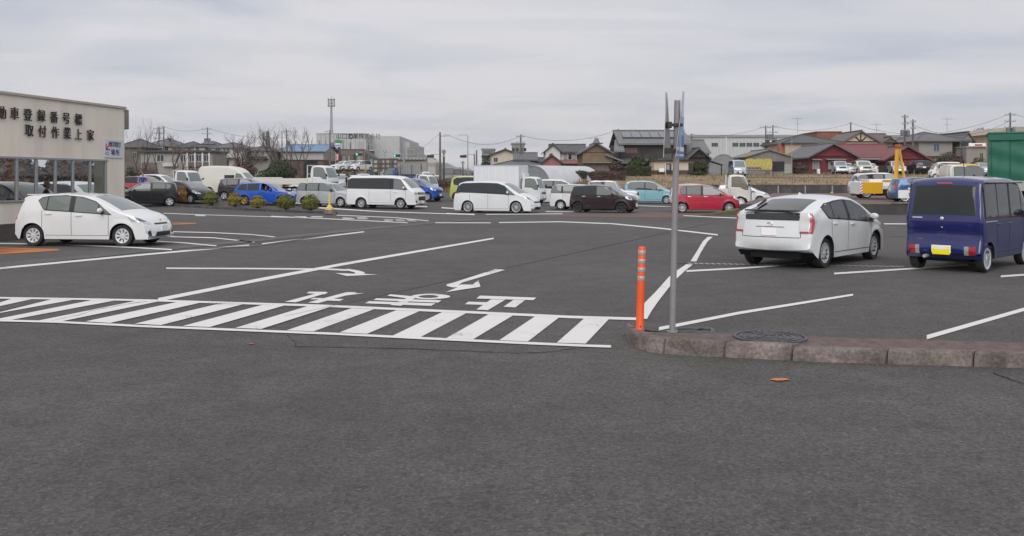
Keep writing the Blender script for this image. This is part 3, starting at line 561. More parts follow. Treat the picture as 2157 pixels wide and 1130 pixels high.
# ---------------------------------------------------------------- ground
def asphalt():
    m = bpy.data.materials.new('asphalt'); m.use_nodes = True; t = m.node_tree; b = t.nodes['Principled BSDF']; L = t.links.new
    tc = N(t, 'ShaderNodeTexCoord'); P = tc.outputs['Object']
    big = N(t, 'ShaderNodeTexNoise', i_Scale=0.16, i_Detail=5.0, i_Roughness=0.6); L(P, big.inputs['Vector'])
    mid = N(t, 'ShaderNodeTexNoise', i_Scale=1.7, i_Detail=6.0, i_Roughness=0.7); L(P, mid.inputs['Vector'])
    agg = N(t, 'ShaderNodeTexNoise', i_Scale=46.0, i_Detail=3.0, i_Roughness=0.85); L(P, agg.inputs['Vector'])
    vor = N(t, 'ShaderNodeTexVoronoi', i_Scale=44.0, i_Randomness=1.0); L(P, vor.inputs['Vector'])
    stone = N(t, 'ShaderNodeMapRange'); L(vor.outputs['Color'], stone.inputs[0])
    for i, v in ((1, 0.0), (2, 1.0), (3, 0.6), (4, 1.36)): stone.inputs[i].default_value = v
    speck = N(t, 'ShaderNodeMapRange'); L(agg.outputs[0], speck.inputs[0])
    for i, v in ((1, 0.57), (2, 0.72), (3, 1.0), (4, 3.0)): speck.inputs[i].default_value = v
    a1 = N(t, 'ShaderNodeMapRange'); L(big.outputs[0], a1.inputs[0])
    for i, v in ((1, 0.3), (2, 0.7), (3, 0.80), (4, 1.20)): a1.inputs[i].default_value = v
    a2 = N(t, 'ShaderNodeMapRange'); L(mid.outputs[0], a2.inputs[0])
    for i, v in ((1, 0.3), (2, 0.7), (3, 0.86), (4, 1.14)): a2.inputs[i].default_value = v
    def mul(x, y):
        n = N(t, 'ShaderNodeMath', operation='MULTIPLY'); L(x, n.inputs[0]); L(y, n.inputs[1]); return n.outputs[0]
    f = mul(mul(mul(a1.outputs[0], a2.outputs[0]), stone.outputs[0]), speck.outputs[0])
    tint = N(t, 'ShaderNodeMix', data_type='RGBA'); L(mid.outputs[0], tint.inputs[0]); tint.inputs[6].default_value = (0.067, 0.0625, 0.060, 1); tint.inputs[7].default_value = (0.086, 0.080, 0.0755, 1)
    s = N(t, 'ShaderNodeVectorMath', operation='SCALE'); L(tint.outputs[2], s.inputs[0]); L(f, s.inputs[3]); L(s.outputs[0], b.inputs['Base Color'])
    bp = N(t, 'ShaderNodeBump'); bp.inputs['Strength'].default_value = 0.45; bp.inputs['Distance'].default_value = 0.006; L(vor.outputs['Distance'], bp.inputs['Height']); L(bp.outputs[0], b.inputs['Normal'])
    b.inputs['Roughness'].default_value = 0.82; b.inputs['Specular IOR Level'].default_value = 0.3
    return m
def patchy(name, c1, c2, scale, thr=(0.45, 0.6), rough=0.85, det=8.0, fine=0.1, stretch=None):
    m = bpy.data.materials.new(name); m.use_nodes = True; t = m.node_tree; b = t.nodes['Principled BSDF']; L = t.links.new
    tc = N(t, 'ShaderNodeTexCoord'); n = N(t, 'ShaderNodeTexNoise', i_Scale=scale, i_Detail=det, i_Roughness=0.68)
    if stretch: mp = N(t, 'ShaderNodeMapping'); mp.inputs['Scale'].default_value = stretch; L(tc.outputs['Object'], mp.inputs[0]); L(mp.outputs[0], n.inputs['Vector'])
    else: L(tc.outputs['Object'], n.inputs['Vector'])
    cr = N(t, 'ShaderNodeValToRGB'); e = cr.color_ramp.elements; e[0].position, e[1].position = thr; e[0].color = (*c1, 1); e[1].color = (*c2, 1); L(n.outputs[0], cr.inputs[0])
    n2 = N(t, 'ShaderNodeTexNoise', i_Scale=scale * 14, i_Detail=3.0); L(tc.outputs['Object'], n2.inputs['Vector'])
    mr = N(t, 'ShaderNodeMapRange'); L(n2.outputs[0], mr.inputs[0])
    for i, v in ((1, 0.3), (2, 0.7), (3, 1 - fine), (4, 1 + fine)): mr.inputs[i].default_value = v
    s = N(t, 'ShaderNodeVectorMath', operation='SCALE'); L(cr.outputs[0], s.inputs[0]); L(mr.outputs[0], s.inputs[3]); L(s.outputs[0], b.inputs['Base Color'])
    bp = N(t, 'ShaderNodeBump'); bp.inputs['Strength'].default_value = min(.5, fine * 2); bp.inputs['Distance'].default_value = 0.02; L(n2.outputs[0], bp.inputs['Height']); L(bp.outputs[0], b.inputs['Normal'])
    b.inputs['Roughness'].default_value = rough; return m
ASPH = asphalt()
DRY = patchy('dry_grass', (0.30, 0.185, 0.11), (0.155, 0.135, 0.07), 0.30, (.42, .60), fine=.3)
FIELD = patchy('rough_field', (0.12, 0.095, 0.06), (0.075, 0.075, 0.04), 0.12, (.4, .65), fine=.3)
def terrain_sheet():
    xs = sorted(set([-6000, -3000, -1200, -600, -300, -200, -140] + list(range(-110, -9, 10)) + [i * 1.0 for i in range(-10, 12)] + list(range(12, 111, 10)) + [140, 200, 300, 600, 1200, 3000, 6000]))
    ys = sorted(set([-60, -20, 0, 10, 20, 30, 40, 48] + [50 + i * 2 for i in range(18)] + [86.6, 86.7, 86.8, 86.9, 87.0, 88] + [88 + i * 2 for i in range(1, 14)] + [125, 150, 200, 300, 500, 900, 1800, 4000, 6000]))
    v = [(x, y, terrain(x, y)) for y in ys for x in xs]; n = len(xs); f = []; mi = []
    for j in range(len(ys) - 1):
        for i in range(n - 1):
            f.append((j * n + i, j * n + i + 1, (j + 1) * n + i + 1, (j + 1) * n + i))
            x, y = (xs[i] + xs[i + 1]) / 2, (ys[j] + ys[j + 1]) / 2
            mi.append(1 if y > 86.9 and x > 5 and y < 200 else (2 if y > 82 else 0))
    me = bpy.data.meshes.new('ground'); me.from_pydata(v, [], f)
    for m in (ASPH, DRY, FIELD): me.materials.append(m)
    me.polygons.foreach_set('material_index', mi); me.polygons.foreach_set('use_smooth', [True] * len(f))
    return tag(link('ground', me), kind='structure')
terrain_sheet()
# ---------------------------------------------------------------- painted markings, traced on the ground plane
def road_paint(name, col, wear=0.5):
    """thick road paint, rubbed through to the asphalt in small flakes and dulled by tyre dirt"""
    m = bpy.data.materials.new(name); m.use_nodes = True; t = m.node_tree; b = t.nodes['Principled BSDF']; L = t.links.new
    tc = N(t, 'ShaderNodeTexCoord'); n = N(t, 'ShaderNodeTexNoise', i_Scale=26.0, i_Detail=8.0, i_Roughness=0.75); L(tc.outputs['Object'], n.inputs['Vector'])
    n2 = N(t, 'ShaderNodeTexNoise', i_Scale=1.1, i_Detail=5.0, i_Roughness=0.65); L(tc.outputs['Object'], n2.inputs['Vector'])
    ad = N(t, 'ShaderNodeMath', operation='MULTIPLY_ADD'); L(n2.outputs[0], ad.inputs[0]); ad.inputs[1].default_value = 1.1; L(n.outputs[0], ad.inputs[2])
    cr = N(t, 'ShaderNodeValToRGB'); e = cr.color_ramp.elements; th = 0.78 + 0.13 * wear
    e[0].position = th - .02; e[0].color = (0.085, 0.08, 0.076, 1); e[1].position = th + .03; e[1].color = tuple(c * 0.86 for c in col) + (1,)
    x = cr.color_ramp.elements.new(min(.99, th + .3)); x.color = (*col, 1)
    L(ad.outputs[0], cr.inputs[0]); L(cr.outputs[0], b.inputs['Base Color']); b.inputs['Roughness'].default_value = 0.7
    return m
PAINT = road_paint('road_paint_white', (0.66, 0.65, 0.625), 0.25); PWORN = road_paint('road_paint_worn', (0.5, 0.5, 0.48), 1.0)
PORG = road_paint('road_paint_orange', (0.52, 0.17, 0.04)); PRED = road_paint('road_paint_red', (0.30, 0.07, 0.045), 1.0)
mk = [0]
def gpoly(mb, pts, z=None):
    mk[0] += 1; z = z if z is not None else 0.006 + 0.0006 * (mk[0] % 9)
    vs = []
    for p in pts:
        q = G(p[0], p[1]); vs.append((q.x, q.y, z + terrain(q.x, q.y)))
    bm = bmesh.new(); f = bm.faces.new([bm.verts.new(v) for v in vs]); bmesh.ops.triangulate(bm, faces=[f]); bm.verts.index_update()
    mb.add([v.co.copy() for v in bm.verts], [[v.index for v in q.verts] for q in bm.faces]); bm.free()
def gline(mb, pts, t):
    ts = t if isinstance(t, (list, tuple)) else [t] * len(pts); mk[0] += 1; z = 0.006 + 0.0006 * (mk[0] % 9); vs = []
    for (x, y), h in zip(pts, ts):
        for s_ in (-.5, .5):
            q = G(x, y + s_ * h); vs.append((q.x, q.y, z + terrain(q.x, q.y)))
    mb.add(vs, [(2 * i, 2 * i + 1, 2 * i + 3, 2 * i + 2) for i in range(len(pts) - 1)])
def marking(name, m, polys=(), lines=()):
    mb = MB()
    for p in polys: gpoly(mb, p)
    for p, t in lines: gline(mb, p, t)
    return tag(mb.build(name, m), kind='structure')
def cr_(ox, oy, s, pts): return [(ox + x / s, oy + y / s) for x, y in pts]
# hatched crossing: stripes between the dark gaps
q1 = lambda p: cr_(0, 610, 5.992, p); q2 = lambda p: cr_(320, 610, 5.992, p); q3 = lambda p: cr_(640, 630, 5.992, p); q4 = lambda p: cr_(960, 640, 5.992, p)
gaps = [q1([(-110, 110), (150, 122), (-700, 395), (-1000, 385)]), q1([(410, 127), (670, 127), (-380, 385), (-740, 375)]), q1([(940, 135), (1180, 138), (-60, 385), (-420, 378)]), q1([(1460, 145), (1740, 147), (480, 402), (150, 390)]),
        q1([(2010, 157)]) + q2([(335, 163)]) + q1([(1080, 412), (780, 410)]), q2([(625, 173), (870, 183)]) + q1([(1700, 442), (1390, 432)]), q2([(1165, 193), (1410, 200), (390, 472), (110, 460)]),
        q2([(1690, 207), (1985, 215), (1050, 497), (730, 485)]), q3([(350, 105), (620, 117)]) + q2([(1700, 523), (1380, 510)]), q3([(910, 127), (1190, 140), (450, 430), (125, 415)]),
        q3([(1480, 152), (1765, 165), (1120, 472), (800, 447)]), q3([(2060, 182)]) + q4([(430, 133)]) + q3([(1800, 503), (1475, 488)]), q4([(730, 152), (1010, 163), (550, 470), (220, 458)]), q4([(1310, 178), (1630, 187), (1275, 502), (910, 487)]),
        q4([(1940, 197), (1945, 197), (1645, 515), (1640, 515)])]
st = [[a[1], b[0], b[3], a[2]] for a, b in zip(gaps, gaps[1:])]
far = [(-300, 622), (0, 629), (150, 631.3), (320, 634.5), (500, 640.2), (680, 645.7), (820, 652), (1000, 660), (1200, 669.5), (1340, 673.5)]
near = [(-300, 670), (0, 677), (120, 680), (300, 689), (500, 697), (700, 705), (900, 715), (1100, 724.5), (1240, 730.6), (1287, 732)]
marking('crossing_marking', PAINT, st, [(far, [3, 3.4, 3.6, 4, 4.2, 4.6, 4.8, 5, 5.4, 5.6]), (near, [4, 4, 4, 4.4, 4.6, 4.6, 4.8, 5, 5, 5.2])])
# the word for STOP, read from the far side
q = lambda p: cr_(580, 560, 3.719, p)
ell = [(1215 + 155 * math.cos(t), 246 + 21 * math.sin(t)) for t in [2 * math.pi * i / 28 for i in range(29)]]; eli = [(1200 + 78 * math.cos(t), 246 + 11 * math.sin(t)) for t in [2 * math.pi * i / 28 for i in range(29)]]
word = [[(1603, 240), (2045, 256), (2020, 276), (1575, 263)], [(1866, 271), (1955, 274), (1880, 330), (1787, 325)], [(1690, 267), (1802, 270), (1665, 352), (1575, 347)], [(1512, 286), (1690, 292), (1655, 312), (1484, 306)],
        [(733, 282), (1255, 299), (1220, 319), (702, 299)], [(790, 260), (1303, 276), (1275, 294), (770, 274)], [(1060, 246), (1145, 232), (985, 319), (900, 313)], [(900, 229), (1090, 246), (1050, 263), (876, 240)],
        [(262, 208), (395, 210), (412, 217), (385, 230), (330, 226), (244, 222)], [(318, 224), (408, 219), (160, 293), (72, 289)], [(560, 210), (640, 212), (335, 297), (255, 292)], [(530, 240), (695, 219), (600, 219)], [(300, 256), (445, 262), (415, 270), (270, 267)], [(430, 263), (535, 266), (505, 281), (405, 277)]]
wmb = [q(p) for p in word] + [q([ell[i], ell[i + 1], eli[i + 1], eli[i]]) for i in range(28)]
marking('road_lettering', PAINT, wmb)
marking('arrow_marking', PAINT, [q([(1725, 30), (1800, 36), (1465, 136), (1440, 152), (1445, 172), (1390, 175), (1345, 164), (1340, 152), (1400, 135)]), q([(1590, 118), (1607, 170), (1335, 212), (1422, 176), (1450, 152), (1545, 153)])])
marking('arrow_marking', PAINT, [q([(470, 63), (560, 85), (805, 74), (700, 69), (640, 68)]), q([(560, 28), (650, 42), (695, 55), (702, 67), (628, 69), (620, 56), (560, 41)])], [([(350, 566), (520, 566.7), (690, 568), (731, 570)], [2.6, 2.8, 3, 3.4])])
q6 = lambda p: cr_(260 + 1000, 480, 4.037, p)
marking('lane_line', PAINT, [], [([(-150, 589), (0, 566), (300, 537.5), (525, 517.5)], [5, 4, 3.4, 3]), ([(552, 515), (767, 489)], [3, 2.2])])
marking('lane_line', PAINT, [], [([(333, 633), (560, 588), (720, 558), (900, 527), (1040, 503)], [7.5, 6.5, 5.4, 4, 3])])
L_ = [q6([(320, 772), (390, 650), (480, 560), (605, 420), (660, 375), (750, 315)]), q6([(415, 785), (450, 720), (520, 620), (605, 510), (655, 450), (740, 370), (805, 318)])]
def ribbon(a, b, n=14):
    def rs(p):
        d = [0]
        for u, v in zip(p, p[1:]): d.append(d[-1] + math.hypot(v[0] - u[0], v[1] - u[1]))
        o = []
        for i in range(n + 1):
            t = d[-1] * i / n; j = min(max(k for k in range(len(d)) if d[k] <= t + 1e-9), len(p) - 2); f = (t - d[j]) / (d[j + 1] - d[j]); o.append((p[j][0] + (p[j + 1][0] - p[j][0]) * f, p[j][1] + (p[j + 1][1] - p[j][1]) * f))
        return o
    A, B = rs(a), rs(b); return [[A[i], A[i + 1], B[i + 1], B[i]] for i in range(n)]
mb = MB()
for quad in ribbon(*L_) + ribbon(q6([(785, 290), (830, 220), (890, 120), (930, 82)]), q6([(835, 292), (870, 220), (930, 120), (975, 80)])): gpoly(mb, quad, 0.0112)
tag(mb.build('curved_edge_line', PAINT), kind='structure')
bays = [([(362, 489), (450, 491), (530, 495), (602, 502.5)], 1.6), ([(340, 499), (450, 502), (536, 511)], 1.8), ([(325, 509), (380, 512), (456, 519)], 2), ([(-40, 513.5), (0, 514), (130, 516), (250, 521), (362, 527)], 2.4),
        ([(1446, 572), (1560, 566), (1700, 556)], [3.5, 3, 2.6]), ([(1388, 694), (1560, 660), (1797, 622)], [7, 5.6, 4]), ([(1952, 712), (2060, 681), (2300, 612)], [9, 8, 6]), ([(1757, 577.5), (1905, 568), (2040, 559)], [3.6, 3.2, 3]), ([(2108, 583.5), (2260, 573)], [4, 3.6]),
        ([(1862, 472.3), (1990, 473)], 2), ([(1498, 458), (1562, 460.5)], 1.6), ([(1440, 455), (1500, 458)], 1.4)]
for p, t in bays: marking('bay_line', PAINT, [], [(p, t)])
fars = [([(917, 470.2), (1034, 470.4)], 1.5), ([(1051, 469.5), (1180, 467.8), (1290, 472), (1400, 482.5), (1512, 495.5)], [1.6, 1.7, 2, 2.4, 2.6]), ([(571, 456), (720, 463), (859, 470)], 1.4), ([(709, 454), (830, 459), (903, 466)], 1.3), ([(940, 450), (1000, 452)], 1.3), ([(1023, 452.4), (1185, 451)], 1.3),
        ([(668, 441), (800, 446.5), (1000, 453)], 1.4), ([(670, 433), (750, 437), (900, 440)], 1.2), ([(345, 450), (420, 453), (620, 459)], 1.1), ([(388, 429), (560, 434), (720, 440)], 1.1), ([(930, 441), (1010, 444)], 1.1), ([(1150, 446), (1210, 447)], 1.2), ([(1345, 434), (1420, 436)], 1.1)]
for p, t in fars: marking('bay_line', PAINT if t else PWORN, [], [(p, t)])
def smalltext(x0, x1, y, h, n, seed):
    rnd = random.Random(seed); ps = []
    for i in range(n):
        a = x0 + (x1 - x0) * i / n; b = a + (x1 - x0) / n * .72
        for yy in (y, y + h * .5, y + h): ps.append(([(a + yy - y, yy), (b + yy - y + rnd.uniform(-2, 3), yy + .2)], 1.0))
        ps.append(([((a + b) / 2, y), ((a + b) / 2 + 3, y + h)], .9))
    return ps
marking('worn_road_lettering', PWORN, [], smalltext(720, 782, 459.2, 2.6, 2, 1)); marking('worn_road_lettering', PWORN, [], smalltext(808, 880, 463.2, 3, 3, 2)); marking('worn_road_lettering', PWORN, [], smalltext(410, 440, 454, 1.6, 1, 3)); marking('worn_road_lettering', PWORN, [], smalltext(620, 690, 456.5, 1.6, 2, 4))
marking('orange_hatching', PORG, [], [([(-90, 521 + 0), (125, 527)], 2), ([(-90, 526.5), (115, 527.3)], 1.6), ([(-90, 531), (105, 528)], 1.6), ([(-90, 536), (100, 528.8)], 1.8), ([(-90, 541), (125, 527.6)], 2)])
marking('orange_hatching', PORG, [], [([(362, 470.2), (413, 471)], 1.2), ([(362, 472), (410, 472)], 1), ([(362, 474.2), (413, 471.8)], 1.2)])
marking('orange_paint_mark', PORG, [[(1622, 802), (1632, 799), (1655, 799), (1664, 802), (1650, 804), (1635, 804.5)]]); marking('orange_paint_mark', PRED, [[(522, 726), (530, 724.5), (536, 726), (529, 728)]])
marking('red_brick_paving', patchy('red_brick_surface', (.13, .075, .065), (.10, .085, .08), .8, (.3, .7)), [[(1130, 456), (1200, 449), (1440, 447), (1585, 444), (1500, 452), (1440, 459), (1330, 458.5)]])
# cracks and repair seams
CRK = mat('crack', (0.012, 0.012, 0.012), 0.95)
def crack(name, pts, t, seed, n=6, m=CRK, amp=1.0):
    rnd = random.Random(seed); o = []
    for (a, b) in zip(pts, pts[1:]):
        for i in range(n): f = i / n; o.append((a[0] + (b[0] - a[0]) * f + rnd.uniform(-1.6, 1.6) * amp, a[1] + (b[1] - a[1]) * f + rnd.uniform(-.5, .5) * amp))
    o.append(pts[-1]); marking(name, m, [], [(o, [max(.3, t * rnd.uniform(.5, 1.3)) for _ in o])])
crack('road_crack', [(594, 700), (612, 713), (624, 722), (621, 731), (680, 732), (900, 737), (1090, 745), (1150, 743), (1215, 735)], .75, 5)
crack('road_crack', [(543, 688), (556, 692)], 1.2, 8, 3); crack('road_crack', [(2090, 786), (2120, 797), (2160, 812), (2230, 840)], 1.3, 6)
crack('road_crack', [(100, 679), (165, 666), (190, 657), (250, 645), (310, 636)], .8, 9); crack('road_crack', [(1420, 556), (1452, 557)], .8, 11, 3)
SEAM = mat('asphalt_seam', (0.055, 0.053, 0.052), 0.85); OLDA = patchy('old_asphalt', (.085, .081, .079), (.108, .104, .1), .6, fine=.25)
marking('asphalt_repair', OLDA, [], [([(-100, 583), (0, 560), (300, 529), (540, 507), (760, 484), (960, 466), (1100, 459)], [10, 9, 7, 6, 4.5, 3, 2])])
marking('asphalt_repair', OLDA, [], [([(300, 532), (540, 519), (770, 485)], [1, 3, 1])])
marking('asphalt_seam', SEAM, [], [([(600, 668), (1340, 505), (1500, 470)], [.6, .6, .5])]); marking('asphalt_seam', SEAM, [], [([(1880, 499), (2100, 499.5)], .8)])
DRN = stripes('drain_grating', (0.30, 0.30, 0.30), (0.03, 0.03, 0.03), 0.12, 0, .5, .5)
marking('drain_channel', DRN, [], [([(1446, 555.6), (1560, 557.6), (1905, 562.5)], [2.6, 2.4, 2.4])])
# ---------------------------------------------------------------- traffic island: kerb stones, paving, manhole, post, pole
def iq(px, py, z): q = G(px, py, z); return (q.x, q.y)
KZ = 0.15
CONC = patchy('kerb_concrete', (0.07, 0.056, 0.047), (0.215, 0.178, 0.158), 2.2, (.36, .64), fine=.3); PAVE = patchy('reddish_paving', (0.085, 0.058, 0.054), (0.16, 0.112, 0.105), 7, (.35, .65), fine=.5)
front = [iq(1318, 703, .0), iq(1322, 720, 0), iq(1340, 733, 0), iq(1366, 742, 0), iq(1420, 748, 0), iq(1472, 751, 0), iq(1508, 752, 0), iq(1715, 763, 0), iq(2157, 776, 0), iq(2700, 792, 0)]
back = [iq(1330, 694, KZ), iq(1352, 694.5, KZ), iq(1372, 696, KZ), iq(1400, 697, KZ), iq(1450, 697.5, KZ), iq(1500, 698, KZ), iq(1560, 698, KZ), iq(1740, 707, KZ), iq(2157, 719, KZ), iq(2700, 734, KZ)]
def lerp2(a, b, t): return (a[0] + (b[0] - a[0]) * t, a[1] + (b[1] - a[1]) * t)
def resample(p, n):
    d = [0]
    for u, v in zip(p, p[1:]): d.append(d[-1] + math.hypot(v[0] - u[0], v[1] - u[1]))
    o = []
    for i in range(n + 1):
        t = d[-1] * i / n; j = min(max(k for k in range(len(d)) if d[k] <= t + 1e-9), len(p) - 2); o.append(lerp2(p[j], p[j + 1], (t - d[j]) / (d[j + 1] - d[j])))
    return o
isl = tag(thing('traffic_island', 'raised kerbed island with reddish paving, sign pole and orange post on it', 'traffic island', (front[5][0], front[5][1], 0)), None)
ox, oy = front[5]
def inset(a, b, w_):
    d = math.hypot(b[0] - a[0], b[1] - a[1]); return lerp2(a, b, min(.5, w_ / d))
pf_ = resample(front, 90); pb_ = resample(back, 90)
pm = MB(); tops = [inset(a, b, .155) for a, b in zip(pf_, pb_)]
for i in range(90):
    a, b, c, d = tops[i], tops[i + 1], pb_[i + 1], pb_[i]; zs = KZ - .018
    pm.quad((a[0] - ox, a[1] - oy, zs), (b[0] - ox, b[1] - oy, zs), (c[0] - ox, c[1] - oy, zs), (d[0] - ox, d[1] - oy, zs))
    pm.quad((d[0] - ox, d[1] - oy, zs), (c[0] - ox, c[1] - oy, zs), (c[0] - ox, c[1] - oy, 0), (d[0] - ox, d[1] - oy, 0))
pm.build('paving', PAVE, isl)
breaks = [0, 5, 10, 12, 18, 24, 34, 44, 54, 64, 76, 90]; rnd = random.Random(4)
breaks = []; acc = 0; k_ = 0; seglen = [math.hypot(pf_[i + 1][0] - pf_[i][0], pf_[i + 1][1] - pf_[i][1]) for i in range(90)]
def stone(i0, f0, i1, f1, dz, parent, yaw=0):
    P = [lerp2(pf_[i0], pf_[i0 + 1], f0)] + [pf_[i] for i in range(i0 + 1, i1 + 1)] + [lerp2(pf_[min(i1, 89)], pf_[min(i1, 89) + 1], f1)]
    Q = [lerp2(tops[i0], tops[i0 + 1], f0)] + [tops[i] for i in range(i0 + 1, i1 + 1)] + [lerp2(tops[min(i1, 89)], tops[min(i1, 89) + 1], f1)]
    mb = MB(); n = len(P); rows = []
    for p, t in zip(P, Q):
        c = lambda w_: inset(p, t, 1) if w_ >= 1 else lerp2(p, t, w_)
        prof = [(0.0, -.02), (.10, KZ - .035 + dz), (.16, KZ - .012 + dz), (.28, KZ + dz), (1.0, KZ + dz), (1.0, -.02)]
        rows.append([(lerp2(p, t, w_)[0] - ox, lerp2(p, t, w_)[1] - oy, z) for w_, z in prof])
    vs = [v for r_ in rows for v in r_]; m = 6
    fs = [(i * m + j, (i + 1) * m + j, (i + 1) * m + j + 1, i * m + j + 1) for i in range(n - 1) for j in range(m - 1)] + [tuple(range(m)), tuple((n - 1) * m + j for j in range(m))[::-1]]
    mb.add(vs, fs); mb.build('kerb_stone', CONC, parent, 40)
cum = [0]
for s_ in seglen: cum.append(cum[-1] + s_)
pos = 0.02; kl = [.42, .58, .32, .62, .66, .9, .8, .8, .8, .8, .8, .8, .8, .8, .8]; kd = [0, -.004, .002, .012, .008, -.012, -.006, -.01, -.004, -.008, 0, 0, 0, 0, 0]
for ln, dz in zip(kl, kd):
    a, b = pos, min(pos + ln - .024, cum[-1] - .01)
    if b - a < .1: break
    f = lambda s_: (lambda j: (j, (s_ - cum[j]) / seglen[j]))(min(89, max(k for k in range(91) if cum[k] <= s_)))
    i0, f0 = f(a); i1, f1 = f(b); stone(i0, f0, i1, f1, dz, isl); pos += ln
IRON = patchy('cast_iron', (0.035, 0.033, 0.036), (0.07, 0.068, 0.072), 6, (.4, .6), .5)
mc = iq(1622, 708.5, KZ); rm = .36
mh = thing('manhole_cover', 'round cast iron manhole cover set in the paving of the island', 'manhole cover', (mc[0], mc[1], KZ - .016))
b = MB(); b.lathe([(0, .012), (rm * .93, .012), (rm * .94, -.01)], 40); b.build('lid', IRON, mh, 30)
b = MB(); b.lathe([(rm * .96, -.01), (rm * .965, .018), (rm * 1.06, .018), (rm * 1.07, -.01)], 40); b.build('rim', IRON, mh, 30)
for ring, nn in ((.2, 6), (.42, 12), (.64, 18), (.84, 26)):
    b = MB()
    for i in range(nn): b.bbox(-.028, .028, -.017, .017, .008, .021, .006, None, Matrix.Rotation(2 * math.pi * i / nn, 4, 'Z') @ Matrix.Translation((rm * ring, 0, 0)) @ Matrix.Rotation(R(90), 4, 'Z'))
    b.build('raised_pattern', IRON, mh)
dg = iq(1462, 691.5, .06)
dr = thing('storm_drain', 'open storm drain hole with a dark iron rim behind the kerb of the island', 'drain', (dg[0], dg[1], 0), R(-6))
b = MB()
for x0, x1, y0, y1 in ((-.24, .24, .10, .15), (-.24, .24, -.15, -.10), (-.24, -.19, -.10, .10), (.19, .24, -.10, .10)): b.bbox(x0, x1, y0, y1, 0, .05, .012)
b.build('rim', IRON, dr); MB().box(-.2, .2, -.11, .11, .002, .012).build('opening', mat('pit', (.004, .004, .004), 1), dr); MB().tube([(-.1, -.1, .04), (.0, 0, .03), (.1, .1, .045)], .012).build('grate_bar', IRON, dr)
ORG = mat('orange_rubber', (0.78, 0.095, 0.018), 0.45, var=.03)
REF = mat('reflective_band', (0.42, 0.37, 0.36), 0.35, 0.2)
dp = iq(1347.5, 693, KZ)
post = thing('delineator_post', 'bright orange flexible post with four grey reflective bands on the island corner', 'bollard', (dp[0], dp[1], KZ - .018)); post.rotation_euler = (0, R(1.6), 0)
H = .935
b = MB(); b.lathe([(0, 0), (.052, 0), (.052, .012), (.044, .03), (.0425, H * .4), (.0415, H - .012), (.036, H), (0, H)], 24); b.build('tube', ORG, post, 35)
for z0 in (.56, .655, .75, .845):
    b = MB(); b.lathe([(.0425, z0 - .0), (.0437, z0 + .002), (.0432, z0 + .046), (.0418, z0 + .048)], 24); b.build('reflective_band', REF, post, 35)
bolt = MB(); bolt.lathe([(0, .0), (.008, 0), (.008, .006), (0, .006)], 8, None, Matrix.Translation((0, -.043, .05)) @ Matrix.Rotation(R(90), 4, 'X')); bolt.build('bolt', BLK, post)
pp = iq(1416, 696, KZ); PB = Vector((pp[0], pp[1], KZ - .018)); PD = pp[1]
POLE = mat('grey_painted_pole', (0.25, 0.235, 0.245), 0.5, 0.1, var=.08, scale=6, bump=.15, bscale=25)
pole = thing('sign_pole', 'tall grey round steel pole on the island carrying two edge-on sign boards', 'sign pole', PB)
top = Vector((X_(1427, PD) - PB.x, 0, Z_(212, PD) - PB.z)); b = MB(); b.tube([(0, 0, 0), top], .0345, 20, POLE); b.build('post', None, pole, 40)
b = MB(); b.tube([(0, 0, 0), (0, 0, .012)], .06, 16, POLE); b.build('base_plate', None, pole, 40)
def pz(py): return Z_(py, PD) - PB.z
def pxx(px): return X_(px, PD) - PB.x
BRK = mat('rusty_bracket', (.05, .045, .04), .7, .3)
for z_, xa in ((pz(264), pxx(1408)),):
    b = MB(); b.bbox(xa, pxx(1437), -.05, -.03, z_ - .018, z_ + .018, .004); b.bbox(xa - .02, xa + .03, -.06, .02, z_ - .035, z_ + .035, .006); b.build('upper_bracket', BRK, pole)
b = MB(); b.bbox(pxx(1400), pxx(1428), -.05, -.03, pz(318) - .018, pz(318) + .018, .004); b.bbox(pxx(1399), pxx(1412), -.06, .02, pz(318) - .03, pz(318) + .03, .006); b.build('lower_bracket', BRK, pole)
def sign_blade(sx, pts_c, face_m, back_m, name, label):
    """triangular board standing almost edge-on: bottom edge runs away from the viewer, the tip leans outwards"""
    root = thing('sign_board', label, 'sign', PB + Vector((pts_c[0][0], 0, pts_c[0][1])))
    return root
ALB = mat('aluminium_board', (0.36, 0.36, 0.36), 0.42, 0.5, var=.15, scale=4)
BLU = mat('sign_blue', (0.085, 0.18, 0.42), 0.4); SWH = mat('sign_white', (0.62, 0.66, 0.72), 0.4)
